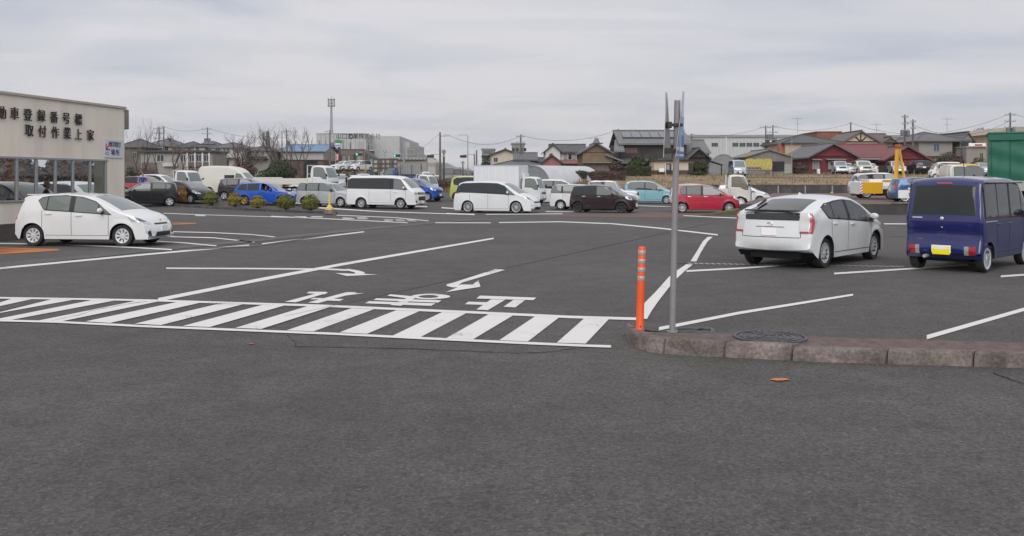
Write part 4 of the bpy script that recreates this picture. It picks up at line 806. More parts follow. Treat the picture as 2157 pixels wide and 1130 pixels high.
def board(label, cx0, cx1, y0, y1, tipx, ztip, zbot, halfw, yaw, face):
    """curved triangular board; width seen obliquely because it is turned by yaw"""
    x0, z0 = (pxx(cx0) + pxx(cx1)) / 2, pz(zbot); H_ = pz(ztip) - z0
    root = thing('sign_board', label, 'sign', PB + Vector((x0, 0, z0)), R(yaw)); nz, nu = 24, 6; wb = halfw
    dx = pxx(tipx) - x0; ca = math.cos(R(yaw)); sa = math.sin(R(yaw))
    def pt(t, s_, o):
        wv = wb * (1 - t) ** .9 * s_; lean = dx * t ** 1.25; bow = .012 * (1 - s_ * s_)
        # lean is along world x: rotate into the local frame
        return Vector((wv + lean * ca, -lean * sa + bow + o, H_ * t))
    def grid(ta, tb, sa_, sb_, o, m, name, parent, sfun=None):
        g = MB(); vs = []
        for i in range(nz + 1):
            for j in range(nu + 1):
                t = ta + (tb - ta) * i / nz; f = j / nu; s0, s1 = (sa_, sb_) if sfun is None else sfun(i / nz); vs.append(pt(min(t, .995), s0 + (s1 - s0) * f, o))
        m1 = nu + 1; g.add(vs, [(i * m1 + j, i * m1 + j + 1, (i + 1) * m1 + j + 1, (i + 1) * m1 + j) for i in range(nz) for j in range(nu)], None); return g.build(name, m, parent, 60, fix=False)
    g = MB(); vs = []
    for o in (0, .006):
        for i in range(nz + 1):
            for j in range(nu + 1): vs.append(pt(min(i / nz, .995), -1 + 2 * j / nu, o))
    m1 = nu + 1; n1 = (nz + 1) * m1; fs = []
    for i in range(nz):
        for j in range(nu):
            q_ = (i * m1 + j, i * m1 + j + 1, (i + 1) * m1 + j + 1, (i + 1) * m1 + j); fs += [q_, tuple(a + n1 for a in q_)[::-1]]
        for j in (0, nu): fs.append((i * m1 + j, (i + 1) * m1 + j, (i + 1) * m1 + j + n1, i * m1 + j + n1))
    for j in range(nu): fs.append((j, j + 1, j + 1 + n1, j + n1))
    g.add(vs, fs); g.build('panel', ALB, root, 60)
    for (ta, tb, s0, s1, m) in face: grid(ta, tb, s0, s1, -.002, m, 'face_graphic', root)
    return root
B1 = board('narrow grey aluminium board fixed beside the pole, seen nearly from behind', 1399, 1413, 0, 0, 1405, 194, 333, .16, 65, [])
SLB = mat('sign_pale_blue', (.30, .42, .62), .4)
B2 = board('narrow white and blue triangular board on the pole with white shapes on blue', 1425, 1440, 0, 0, 1441.5, 192, 333, .17, 65, [(.0, .03, -.98, .98, BLU), (.03, .055, -.98, .98, SWH), (.055, .10, -.98, .98, BLU), (.10, .165, -.98, .98, SWH), (.165, .34, -.98, -.35, BLU), (.165, .34, .35, .98, BLU), (.165, .42, -.35, -.2, SWH), (.165, .42, .2, .35, SWH), (.165, .3, -.2, .2, BLU), (.34, .62, -.9, .9, SLB), (.62, .98, -.95, .95, SWH)])
# ---------------------------------------------------------------- number-plate shed at the left edge
FONT = None
def glyphs(name, text, size, mat_, parent, M, depth=0.02, sx=1.0, align='CENTER', bold=0.0):
    cu = bpy.data.curves.new('t', 'FONT'); cu.body = text; cu.size = size; cu.extrude = depth / 2; cu.align_x = align; cu.align_y = 'CENTER'; cu.offset = bold
    tmp = bpy.data.objects.new('t', cu); C.objects.link(tmp); dg = bpy.context.evaluated_depsgraph_get(); me = bpy.data.meshes.new_from_object(tmp.evaluated_get(dg))
    bpy.data.objects.remove(tmp); bpy.data.curves.remove(cu); me.name = name; me.materials.clear(); me.materials.append(mat_)
    me.transform(M @ Matrix.Diagonal((sx, 1, 1, 1))); return link(name, me, parent)
A0 = Vector((X_(0, 26.4), 26.4)); A1 = Vector((X_(262, 32.2), 32.2)); wd_ = (A1 - A0).normalized(); wn_ = Vector((wd_.y, -wd_.x))   # along the wall, outward normal
SHZ = (A1 - A0).length
def ws_(px, off=0.0):
    """distance along the wall of the point seen at column px (off = proud of the wall)"""
    k = (px - CX) / F; o = A0 + wn_ * off; return (k * o.y - o.x) / (wd_.x - k * wd_.y)
def wz_(px, py, off=0.0):
    s = ws_(px, off); return Z_(py, (A0 + wd_ * s + wn_ * off).y)
shed = thing('plate_shed', 'cream rendered flat-roofed shed with black lettering and a band of windows', 'building', (A1.x, A1.y, 0), math.atan2(wd_.y, wd_.x))
# local frame: x along the wall (0 at the far corner, negative towards the camera), y inwards (left), z up
S0 = -(SHZ + 7); H1 = 4.32; ZS, ZH = 1.17, 2.5
REN = patchy('cream_render', (0.66, 0.60, 0.51), (0.775, 0.715, 0.615), 1.5, (.3, .56), fine=.03, stretch=(1, 1, .16)); PLI = patchy('grey_plinth', (0.075, 0.065, 0.058), (0.105, 0.085, 0.075), 1.2)
sx = lambda px, off=0: ws_(px, off) - SHZ
w0, w1 = S0 + .6, sx(225)
b = MB(); T_ = .16
for x0, x1, z0, z1 in ((S0, 0, ZH, H1), (S0, 0, .5, ZS), (S0, w0, ZS, ZH), (w1, 0, ZS, ZH)): b.box(x0, x1, 0, T_, z0, z1)
b.box(-T_, 0, T_, 1.1, 0, H1); b.build('wall', REN, shed)
MB().bbox(S0, .03, -.03, T_ - .02, 0, .5, .012).build('plinth', PLI, shed)
MB().bbox(S0, .06, -.06, 7.6, H1, H1 + .09, .015).build('roof_cap', mat('roof_cap_cream', (.42, .4, .33), .6, var=.1), shed)
MB().box(S0 + .1, -.2, .2, 7.4, H1 - .35, H1 - .1).build('roof', mat('dull_ceiling', (.2, .19, .18), .9), shed)
SFR = mat('aluminium_frame', (0.33, 0.34, 0.345), .4, .5)
win = MB(); win.bbox(w0 - .02, w1 + .04, -.03, .06, ZH - .07, ZH + .0, .01).bbox(w0 - .02, w1 + .04, -.05, .06, ZS - .04, ZS + .02, .01)
mull = [sx(p) for p in (36, 77, 117, 154, 190, 223)]; step = mull[1] - mull[0]; m0 = mull[0] - 1.3
while m0 > w0: mull.append(m0); m0 -= 1.3
for i, x in enumerate(sorted(mull)): win.bbox(x - .045, x + .045, -.02, .06, ZS + .02, ZH - .07, .008)
wo = win.build('window_frame', SFR, shed)
gm = bpy.data.materials.new('shed_glass'); gm.use_nodes = True; t = gm.node_tree; t.nodes.clear()
o_ = N(t, 'ShaderNodeOutputMaterial'); mxs = N(t, 'ShaderNodeMixShader'); tr = N(t, 'ShaderNodeBsdfTransparent'); gl = N(t, 'ShaderNodeBsdfGlossy'); fr = N(t, 'ShaderNodeFresnel'); fr.inputs[0].default_value = 1.6
tr.inputs[0].default_value = (.86, .9, .89, 1); gl.inputs[1].default_value = .02; gl.inputs[0].default_value = (.8, .85, .85, 1)
t.links.new(fr.outputs[0], mxs.inputs[0]); t.links.new(tr.outputs[0], mxs.inputs[1]); t.links.new(gl.outputs[0], mxs.inputs[2]); t.links.new(mxs.outputs[0], o_.inputs[0])
MB().quad((w0, .02, ZS), (w1, .02, ZS), (w1, .02, ZH), (w0, .02, ZH)).build('pane', gm, wo, None, None, 0, False)
for x in (S0 + .3, S0 + 5, -5.5, -.5):
    MB().bbox(x - .1, x + .1, 7.2, 7.4, 0, H1 - .35, .01).build('post', REN, shed)
LET = mat('black_letters', (0.018, 0.018, 0.017), .5)
def onwall(px, py, off=0.03):
    s = ws_(px, off) - SHZ; return Matrix.Translation((s, -off, wz_(px, py, off))) @ Matrix.Rotation(R(90), 4, 'X')
for ch, px, py in (('自', -23, 236.5), ('動', 4, 239.5), ('車', 31, 241.5), ('登', 59, 244.5), ('録', 87.4, 246.5), ('番', 114, 249), ('号', 139.8, 251.5), ('標', 165.4, 254), ('取', 62, 277), ('付', 89.5, 279.5), ('作', 116.6, 281.5), ('業', 142, 283), ('上', 165.4, 285.5), ('家', 190.7, 287)):
    glyphs('letter', ch, .40, LET, shed, onwall(px, py, .05), .03, .92, bold=.002)
sb = thing('wall_sign', 'white sign board with a red arrow and dark Japanese characters at the shed corner', 'sign', (A1.x, A1.y, 0), math.atan2(wd_.y, wd_.x))
x0, x1 = sx(219), sx(257.5); za, zb = wz_(238, 333), wz_(238, 294.5)
MB().bbox(x0, x1, -.035, -.004, za, zb, .006).build('board', mat('sign_panel_white', (.56, .6, .68), .4), sb)
INK = mat('sign_ink', (.03, .035, .06), .5)
for ch, px, py, s_ in (('封', 232.8, 305.2, .21), ('印', 238.7, 305.5, .21), ('取', 244.8, 306, .21), ('付', 250.8, 306.6, .21), ('場', 238, 322.3, .23), ('所', 247.5, 322.6, .23), ('こ', 223.7, 323.3, .11), ('こ', 227.5, 323.8, .11)):
    glyphs('character', ch, s_, INK, sb, onwall(px, py, .038), .004, bold=.004)
AR = mat('arrow_red', (.45, .02, .06), .5)
ax, az = sx(221.7), wz_(222, 315.5); ab = MB()
for p, q_ in (((ax, az), (ax + .26, az + .26)), ((ax, az), (ax, az + .2)), ((ax, az), (ax + .2, az))):
    d = Vector((q_[0] - p[0], 0, q_[1] - p[1])); nn = Vector((d.z, 0, -d.x)).normalized() * .025; a_ = Vector((p[0], -.04, p[1])); ab.prism([a_ - nn, a_ + nn, a_ + d + nn, a_ + d - nn], (0, .004, 0))
ab.build('arrow', AR, sb)
bx_ = thing('projecting_sign', 'grey brown box sign projecting from the upper corner of the shed', 'sign', (A1.x, A1.y, 0), math.atan2(wd_.y, wd_.x))
zt_, zb_ = Z_(232, 32.4), Z_(273, 32.4)
MB().bbox(.01, .16, .0, .62, zb_, zt_, .015, None, Matrix.Rotation(R(-38), 4, 'Z')).build('box', patchy('weathered_panel', (.15, .13, .115), (.19, .17, .15), 2), bx_)
pipe = thing('downpipe', 'tan vertical downpipe on the end wall of the shed', 'pipe', (A1.x, A1.y, 0), math.atan2(wd_.y, wd_.x))
b = MB(); b.tube([(.12, .12, .0), (.12, .12, Z_(312, 32.3))], .055, 10); b.build('pipe', mat('tan_pipe', (.34, .2, .1), .6, var=.2), pipe, 50)
for z in (1.0, 2.2): MB().bbox(0, .19, .05, .19, z, z + .04, .005).build('clip', SFR, pipe)
# ---------------------------------------------------------------- bushes on the kerb strip and the yellow post
def leaf_mat(name, c1, c2):
    if name in MATS: return MATS[name]
    m = bpy.data.materials.new(name); m.use_nodes = True; t = m.node_tree; b = t.nodes['Principled BSDF']; L = t.links.new
    g = N(t, 'ShaderNodeNewGeometry'); cr = N(t, 'ShaderNodeValToRGB'); e = cr.color_ramp.elements; e[0].color = (*c1, 1); e[1].color = (*c2, 1); L(g.outputs['Random Per Island'], cr.inputs[0]); L(cr.outputs[0], b.inputs['Base Color'])
    b.inputs['Roughness'].default_value = .6; b.inputs['Specular IOR Level'].default_value = .25; MATS[name] = m; return m
def leaves(mb, c, rad, n, size, rnd, shell=.45, flat=.25):
    for _ in range(n):
        while True:
            p = Vector((rnd.uniform(-1, 1), rnd.uniform(-1, 1), rnd.uniform(-1, 1)))
            if shell < p.length < 1: break
        lump = .90 + .09 * math.sin(p.x * 7 + c.x * 3) * math.cos(p.y * 6 + c.y) + .1 * math.sin(p.z * 9)
        q_ = Vector((c.x + p.x * rad[0] * lump, c.y + p.y * rad[1] * lump, c.z + p.z * rad[2] * lump))
        d = (p.normalized() + Vector((rnd.gauss(0, .6), rnd.gauss(0, .6), rnd.gauss(0, .6) + flat))).normalized(); a = d.orthogonal().normalized(); a.rotate(Matrix.Rotation(rnd.uniform(0, 6.3), 3, d)); e = d.cross(a); s = size * rnd.uniform(.6, 1.3)
        mb.add([q_ - a * s, q_ - e * s * .45, q_ + a * s, q_ + e * s * .45], [(0, 1, 2, 3)])
BARK = patchy('bark', (.045, .036, .03), (.08, .066, .055), 3)
def shrub(loc, rx, rz, m, label, cat='shrub', name='round_shrub', n=1500, size=.05, group=None, ry=None, seed=1, low=0.0):
    rnd = random.Random(seed); root = thing(name, label, cat, loc, 0, group); b = MB()
    leaves(b, Vector((0, 0, rz * .52 + low)), (rx, ry or rx, rz * .52), n, size, rnd)
    b.build('foliage', m, root, None, fix=False); b = MB()
    for i in range(5): b.tube([(0, 0, 0), (rnd.uniform(-.3, .3) * rx, rnd.uniform(-.3, .3) * rx, rz * .5 + low), (rnd.uniform(-.6, .6) * rx, rnd.uniform(-.6, .6) * rx, rz * .8 + low)], [.02 + rx * .02, .015 + rx * .01, .006], 5)
    b.build('stem', BARK, root); return root
BUSH = leaf_mat('bush_leaves', (.055, .075, .014), (.22, .22, .05)); BUSHY = leaf_mat('yellow_bush_leaves', (.09, .095, .018), (.36, .28, .07)); BUSHO = leaf_mat('rusty_bush_leaves', (.15, .075, .03), (.45, .25, .08))
kerb = thing('kerb_strip', 'long low dark kerb edging the planted strip of round shrubs', 'kerb', G(500, 446))
kb = MB(); kp = [G(255, 435.5), G(400, 440.5), G(560, 446), G(706, 452)]; o = kerb.location.copy(); KB = patchy('dark_kerb', (.055, .048, .042), (.1, .09, .08), 2)
for a, c in zip(kp, kp[1:]):
    d = (c - a).normalized(); nn = Vector((-d.y, d.x, 0)) * .16
    pts = [a - o, c - o - d * .01, c - o + nn - d * .01, a - o + nn]; kb.prism([Vector((p.x, p.y, terrain(p.x + o.x, p.y + o.y) - .02)) for p in pts], (0, 0, .15))
kb.build('kerb', KB, kerb)
LBS = ['small rusty orange shrub beside the dark hatchback', 'round green shrub standing directly in front of the dark hatchback nose', 'round yellowish shrub with bare tips, behind the brown hatchback and left of the blue estate', 'round yellow green shrub in front of the blue estate rear door', 'widest round shrub, in front of the blue estate front wheel', 'dark green round shrub nearest the yellow post']
for i, (px, py, wpx, hpx, m) in enumerate([(381, 437.5, 21, 29, BUSHO), (440.5, 438.8, 31, 23, BUSH), (491, 441, 29, 24, BUSHY), (539.5, 443, 31, 22, BUSHY), (598.5, 445, 40, 27, BUSH), (651, 447.3, 37, 28, BUSH)]):
    p = G(px, py); D = p.y; p.z = terrain(p.x, p.y); shrub(p + Vector((0, .3, 0)), wpx / 2 * 1.16 * D / F, hpx * 1.3 * D / F, m, LBS[i], n=4600, size=.045, group='round shrubs along the kerb strip', seed=i + 3)
yp = G(694, 452.5); YEL = mat('faded_yellow', (.58, .45, .13), .6, var=.15, scale=5)
post2 = thing('warning_post', 'faded yellow post with flared foot on a grey concrete block', 'bollard', yp)
b = MB(); b.prism([(-.36, -.2, 0), (.33, -.2, 0), (.33, .25, 0), (-.36, .25, 0)], (0, 0, .05)); b.lathe([(.34, .05), (.30, .25), (.0, .25)], 6); b.build('block', CONC, post2)
b = MB(); b.lathe([(.24, .25), (.22, .36), (.13, .4), (.1, .46), (.055, .5), (.05, 1.05), (.035, 1.09), (0, 1.09)], 16); b.build('post', YEL, post2, 40)
# ---------------------------------------------------------------- lorries
KINDS['cab'] = dict(W=1.69, rt=.36, tw=.2, sill=.42, belt=1.35, tum=.09, tpow=1.0, arches=[(.55, .43)], crown=(.05, .1, .04), edge=.07, pf=(.07, .4), pr=(.0, .2), ends=.1,
    prof=[(-.2, .5), (-.24, .55), (-.25, .9), (-.24, 1.9), (-.2, 2.05), (-.08, 2.1), (.4, 2.12), (.72, 2.08), (.85, 1.98), (1.05, 1.6), (1.18, 1.28), (1.24, 1.0), (1.26, .7), (1.25, .5), (1.18, .42)],
    dlo=[(.02, 1.95), (.02, 1.36), (.55, 1.34), (.72, 1.2), (1.0, 1.16), (1.02, 1.35), (.74, 1.93), (.4, 1.98)], pillars=[], wind=((1.16, .7, 1.28), (.87, .64, 1.96)),
    head=[], tail=[], seams=[(-.06, .6, 1.34), (1.02, .95, 1.16)], handles=[(.12, 1.18)], mirror=(1.05, 1.45), fplate=(1.26, .62), rplate=(-.3, .6),
    front=[([(1.3, -.5, .86), (1.3, .5, .86), (1.3, .5, .98), (1.3, -.5, .98)], BLK), ([(1.3, -.75, .66), (1.3, -.52, .66), (1.3, -.52, .82), (1.3, -.75, .82)], LMP), ([(1.3, .52, .66), (1.3, .75, .66), (1.3, .75, .82), (1.3, .52, .82)], LMP)], back=[], mcol=BLK)
def lorry(loc, yaw, col, label, body='flat', length=4.2, bedw=1.75, bed_mat=None, box_h=1.9, scale=1.0, name='flatbed_truck', gate=None, group=None, glass=None):
    """cab over engine truck: cab at the front, frame, rear wheels and a bed or box behind"""
    g = glass or (GLW, GLC, GLC)
    root = car('cab', loc, yaw, col, label, 'truck', name, 'white', glass=g, trim=BLK, rplate=None, group=group); root.scale = (scale,) * 3
    for o in list(root.children):
        if o.name.startswith(('underbody', 'number_plate')) and o.name.startswith('underbody'): bpy.data.objects.remove(o)
    bm_ = bed_mat or col; L = length; hw = bedw / 2
    b = MB()
    for y in (-.38, .3): b.box(-L - .2, 1.0, y, y + .08, .5, .62)
    b.box(-.2, 1.1, -.6, .6, .34, .62).box(-1.2, -.7, -.75, -.45, .35, .62); b.build('chassis', UND, root)
    add_wheels(root, KINDS['cab'], 'white', [-L * .72])
    if body == 'flat':
        b = MB(); b.box(-L - .3, -.35, -hw + .02, hw - .02, .78, .88); b.build('bed_floor', bm_, root)
        for y in (-hw, hw - .05): MB().bbox(-L - .3, -.38, y, y + .05, .8, 1.22, .012).build('side_board', bm_, root)
        MB().bbox(-L - .35, -L - .3, -hw, hw, .8, 1.22, .012).build('tailgate', bm_, root)
        b = MB(); b.bbox(-.38, -.32, -hw, -hw + .06, .8, 2.15, .01).bbox(-.38, -.32, hw - .06, hw, .8, 2.15, .01).bbox(-.38, -.32, -hw, hw, 2.08, 2.15, .01).bbox(-.38, -.32, -hw, hw, 1.5, 1.55, .01); b.build('headboard_frame', gate or bm_, root)
    elif body == 'box':
        MB().bbox(-L - .4, -.38, -hw, hw, .75, .75 + box_h, .025).build('cargo_box', stripes('box_panel', (.72, .73, .76), (.66, .67, .70), .55, 0, .45, .1, .04, .1), root)
        b = MB()
        for z in (.73, .75 + box_h - .06):
            for y in (-hw - .012, hw - .018): b.bbox(-L - .41, -.37, y, y + .03, z, z + .08, .006)
        for x in (-L - .41, -.4):
            for y in (-hw - .012, hw - .018): b.bbox(x, x + .05, y, y + .03, .81, .75 + box_h - .06, .006)
        b.build('edge_trim', ALU, root)
        MB().bbox(-.37, -.1, -.5, .5, 1.95, 2.35, .03).build('cooling_unit', mat('white_unit', (.6, .6, .6), .5), root)
    b = MB(); b.bbox(-L - .32, -L - .27, -hw * .8, -hw * .5, .55, .68, .01); b.build('tail_lamp', RED, root)
    b = MB(); b.bbox(-L - .32, -L - .27, hw * .5, hw * .8, .55, .68, .01); b.build('tail_lamp', RED, root)
    return root
# ---------------------------------------------------------------- houses
WIN = mat('house_glass', (.02, .024, .028), .06, 0, .7); CUR = mat('curtained_glass', (.30, .31, .30), .2); FRM = mat('window_frame', (.30, .3, .29), .5); FRD = mat('dark_frame', (.03, .03, .03), .5)
def window(root, x0, x1, z0, z1, y, m=None, fr=None, n=2, dy=-1):
    fr = fr or FRM; b = MB(); e = .05; y0, y1 = (y - .06, y + .05) if dy < 0 else (y - .05, y + .06)
    b.box(x0 - e, x1 + e, y0, y1, z1, z1 + e).box(x0 - e, x1 + e, y0 - .03, y1, z0 - e, z0).box(x0 - e, x0, y0, y1, z0, z1).box(x1, x1 + e, y0, y1, z0, z1)
    for i in range(1, n): x = x0 + (x1 - x0) * i / n; b.box(x - .025, x + .025, y0 + .01, y1, z0, z1)
    f = b.build('window', fr, root); MB().box(x0, x1, y - .012, y + .012, z0, z1).build('pane', m or WIN, f); return f
def tiled(name, c, per=.3, axis=0): return stripes(name, tuple(v * .62 for v in c), c, per, axis, .55, .35, .18, .8)
def gable(root, x0, x1, y0, y1, ze, zr, rm, ridge='x', ov=.45, th=.16, gm=None, wm=None):
    """pitched roof on a box, ridge along x or y, with gable walls"""
    b = MB()
    if ridge == 'x':
        ym = (y0 + y1) / 2; k = (zr - ze) / (ym - y0); ya, yb = y0 - ov, y1 + ov; za = ze - k * ov
        for (p, q_) in (((ya, za), (ym, zr)), ((yb, za), (ym, zr))): b.prism([(x0 - ov, p[0], p[1]), (x1 + ov, p[0], p[1]), (x1 + ov, q_[0], q_[1]), (x0 - ov, q_[0], q_[1])], (0, 0, th))
        r = b.build('roof', rm, root); b2 = MB(); b2.bbox(x0 - ov - .05, x1 + ov + .05, ym - .14, ym + .14, zr + th - .06, zr + th + .12, .04); b2.build('ridge', gm or rm, r)
        if wm:
            for x in (x0, x1 - .1): MB().prism([(x, y0, ze), (x, y1, ze), (x, ym, zr - .02)], (.1, 0, 0)).build('gable_wall', wm, root)
    else:
        xm = (x0 + x1) / 2; k = (zr - ze) / (xm - x0); xa, xb = x0 - ov, x1 + ov; za = ze - k * ov
        for (p, q_) in (((xa, za), (xm, zr)), ((xb, za), (xm, zr))): b.prism([(p[0], y0 - ov, p[1]), (p[0], y1 + ov, p[1]), (q_[0], y1 + ov, q_[1]), (q_[0], y0 - ov, q_[1])], (0, 0, th))
        r = b.build('roof', rm, root); b2 = MB(); b2.bbox(xm - .14, xm + .14, y0 - ov - .05, y1 + ov + .05, zr + th - .06, zr + th + .12, .04); b2.build('ridge', gm or rm, r)
        if wm:
            for y in (y0, y1 - .1): MB().prism([(x0, y, ze), (x1, y, ze), (xm, y, zr - .02)], (0, .1, 0)).build('gable_wall', wm, root)
    return r
def hip(root, x0, x1, y0, y1, ze, zr, rm, ov=.5, th=.14, inset_=None):
    a, c, d, e = x0 - ov, x1 + ov, y0 - ov, y1 + ov; h = (e - d) / 2 if inset_ is None else inset_; ym = (d + e) / 2
    if c - a < 2 * h: h = (c - a) / 2 - .05
    b = MB(); v = [(a, d, ze), (c, d, ze), (c, e, ze), (a, e, ze), (a + h, ym, zr), (c - h, ym, zr)]; v += [(a, d, ze - th), (c, d, ze - th), (c, e, ze - th), (a, e, ze - th)]
    b.add(v, [(0, 1, 5, 4), (1, 2, 5), (2, 3, 4, 5), (3, 0, 4), (0, 6, 7, 1), (1, 7, 8, 2), (2, 8, 9, 3), (3, 9, 6, 0), (9, 8, 7, 6)])
    r = b.build('roof', rm, root); b = MB()
    for p, q_ in ((v[0], v[4]), (v[1], v[5]), (v[2], v[5]), (v[3], v[4]), (v[4], v[5])): b.tube([Vector(p) + Vector((0, 0, .03)), Vector(q_) + Vector((0, 0, .03))], .09, 6)
    b.build('ridge', rm, r); return r
def hroot(name, label, px, D, zg, cat='house', yaw=0, group=None):
    return thing(name, label, cat, (X_(px, D), D, zg), R(yaw), group)
def spans(px0, px1, D): return X_(px0, D) - X_((px0 + px1) / 2, D), X_(px1, D) - X_((px0 + px1) / 2, D)
def walls(root, x0, x1, y0, y1, z0, z1, m, name='wall'): return MB().box(x0, x1, y0, y1, z0, z1).build(name, m, root)
DARKT = tiled('dark_slate_tile', (.075, .076, .08)); GREYT = tiled('grey_roof_tile', (.12, .12, .125)); SILT = tiled('silver_grey_tile', (.17, .17, .175)); REDT = tiled('red_brown_tile', (.19, .055, .055)); BRNT = tiled('brown_tile', (.13, .10, .09)); BLUT = stripes('blue_sheet_roof', (.09, .17, .28), (.13, .23, .36), .4, 0, .5)
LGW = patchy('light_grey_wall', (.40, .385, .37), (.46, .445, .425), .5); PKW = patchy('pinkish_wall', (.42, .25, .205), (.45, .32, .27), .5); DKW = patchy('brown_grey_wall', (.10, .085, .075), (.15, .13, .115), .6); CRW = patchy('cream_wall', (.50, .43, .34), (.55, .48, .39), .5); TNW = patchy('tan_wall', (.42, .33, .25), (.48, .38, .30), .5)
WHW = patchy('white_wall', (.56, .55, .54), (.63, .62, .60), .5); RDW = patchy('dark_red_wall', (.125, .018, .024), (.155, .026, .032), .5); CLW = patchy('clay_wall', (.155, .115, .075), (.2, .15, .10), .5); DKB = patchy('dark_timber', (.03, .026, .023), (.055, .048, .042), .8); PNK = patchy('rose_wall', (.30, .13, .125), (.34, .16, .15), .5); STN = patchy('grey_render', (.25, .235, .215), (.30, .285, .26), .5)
def town(px0, px1, D, top, eave, wall, roof, label, wins, depth=9, kind='hip', extra=None, bot=None):
    zg = .8; root = hroot('town_house', label, (px0 + px1) / 2, D, zg, group='terraced houses behind the bare trees'); x0, x1 = spans(px0, px1, D); ze, zr = Z_(eave, D) - zg, Z_(top, D) - zg
    walls(root, x0 + .4, x1 - .4, 0, depth, 0, ze - .1, wall); (hip if kind == 'hip' else gable)(root, x0 + .4, x1 - .4, 0, depth, ze, zr, roof, ov=.4)
    for a, c, py0, py1 in wins:
        xm = X_((px0 + px1) / 2, D); window(root, X_(a, D) - xm, X_(c, D) - xm, Z_(py1, D) - zg, Z_(py0, D) - zg, 0, WIN, FRM)
    if extra: extra(root, x0, x1, zg, D, X_((px0 + px1) / 2, D))
    return root
def balcony(a, c, py0, py1, m, d=1.3):
    def f(root, x0, x1, zg, D, xm):
        b = MB(); z0, z1 = Z_(py1, D) - zg, Z_(py0, D) - zg; b.box(X_(a, D) - xm, X_(c, D) - xm, -d, -d + .08, z0, z1).box(X_(a, D) - xm, X_(c, D) - xm, -d, -.01, z0 - .15, z0 - .002); b.build('balcony', m, root)
    return f
D1 = 165
town(246, 303, D1, 291, 310, DKW, DARKT, 'dark walled house with slate roof right beside the shed corner', [(280, 287, 322, 334), (292, 298, 316, 326)])
town(301, 372, D1 + 8, 290, 308, PKW, GREYT, 'house with pinkish upper storey and broad grey hip roof', [(323, 330, 310, 317), (336, 341, 310, 317), (348, 354, 310, 318), (362, 368, 310, 317)])
town(368, 412, D1 + 8, 297, 310, PKW, DARKT, 'narrow house with salmon wall and dark hip roof, between two larger ones', [(380, 386, 311, 318), (396, 402, 311, 318)])
town(404, 458, D1 + 3, 296, 309, LGW, DARKT, 'house with dark blue solar panels on its roof and recessed dark balcony', [(413, 419, 311, 322), (432, 450, 310, 324)], extra=lambda root, x0, x1, zg, D, xm: MB().prism([(x0 + 1, 1.2, Z_(307, D) - zg + .25), (x1 - 1, 1.2, Z_(307, D) - zg + .25), (x1 - 1.6, 3.2, Z_(299, D) - zg + .15), (x0 + 1.6, 3.2, Z_(299, D) - zg + .15)], (0, 0, .08)).build('solar_panel', mat('solar_blue', (.015, .02, .04), .15), root))
town(440, 513, D1, 299, 311, LGW, GREYT, 'light grey two storey house with four small upper windows in a row', [(454, 463, 312, 322), (471, 475, 313, 322), (478, 482, 313, 322), (492, 495, 313, 320), (498, 504, 313, 325), (469, 482, 338, 356), (457, 459, 332, 348)], extra=balcony(446, 505, 324, 331, LGW))
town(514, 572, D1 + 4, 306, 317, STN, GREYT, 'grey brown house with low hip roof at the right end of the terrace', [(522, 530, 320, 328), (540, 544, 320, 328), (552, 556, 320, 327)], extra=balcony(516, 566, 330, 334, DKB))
fb = hroot('flat_block', 'long low flat-roofed block with white bays and dark windows before the terrace', 372, 140, .7, 'building'); x0, x1 = spans(296, 447, 140)
xm = X_(372, 140); zz = lambda py, D=140, zg=.7: Z_(py, D) - zg
walls(fb, x0, x1, 0, 7, 0, zz(322), STN); MB().bbox(x0 - .3, x1 + .2, -.5, 7.3, zz(322), zz(317), .05).build('roof_slab', mat('dark_fascia', (.045, .04, .04), .6), fb)
for a, c in ((331, 345), (382, 391), (399, 409), (414, 424), (430, 440)): window(fb, X_(a, 140) - xm, X_(c, 140) - xm, zz(340), zz(327), 0, WIN, WHW)
for a, c in ((345, 375), (398, 410), (414, 426), (430, 441)):
    MB().box(X_(a, 140) - xm, X_(c, 140) - xm, -.5, -.02, zz(351), zz(343)).build('balcony', DKW if a > 390 else LGW, fb)
for a in (396, 412, 428, 442): MB().box(X_(a, 140) - xm - .12, X_(a, 140) - xm + .12, -.35, -.02, 0, zz(322) - .02).build('pillar', WHW, fb)
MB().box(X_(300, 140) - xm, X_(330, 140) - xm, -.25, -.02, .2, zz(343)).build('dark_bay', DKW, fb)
# blue-roofed works
bw = hroot('blue_roof_works', 'long low works with a blue sheet metal roof beside the grey factory', 632, 175, .8, 'building'); x0, x1 = spans(584, 682, 175); z_ = lambda py: Z_(py, 175) - .8
walls(bw, x0 + 1, x1, 0, 14, z_(337), z_(319), patchy('pale_cladding', (.33, .31, .3), (.38, .36, .35), .5)); walls(bw, x0 + 1, x1, .3, 13.6, 0, z_(337) - .02, patchy('brown_brick_base', (.11, .065, .055), (.15, .09, .075), 1.5), 'lower_wall')
gable(bw, x0 + 1, x1, 0, 14, z_(319), z_(304), BLUT, 'x', .6, .12, wm=LGW); MB().box(X_(640, 175) - X_(632, 175), X_(668, 175) - X_(632, 175), .1, .28, 0, z_(337) - .05).build('shutter_opening', mat('dark_opening', (.012, .012, .013), .8), bw)
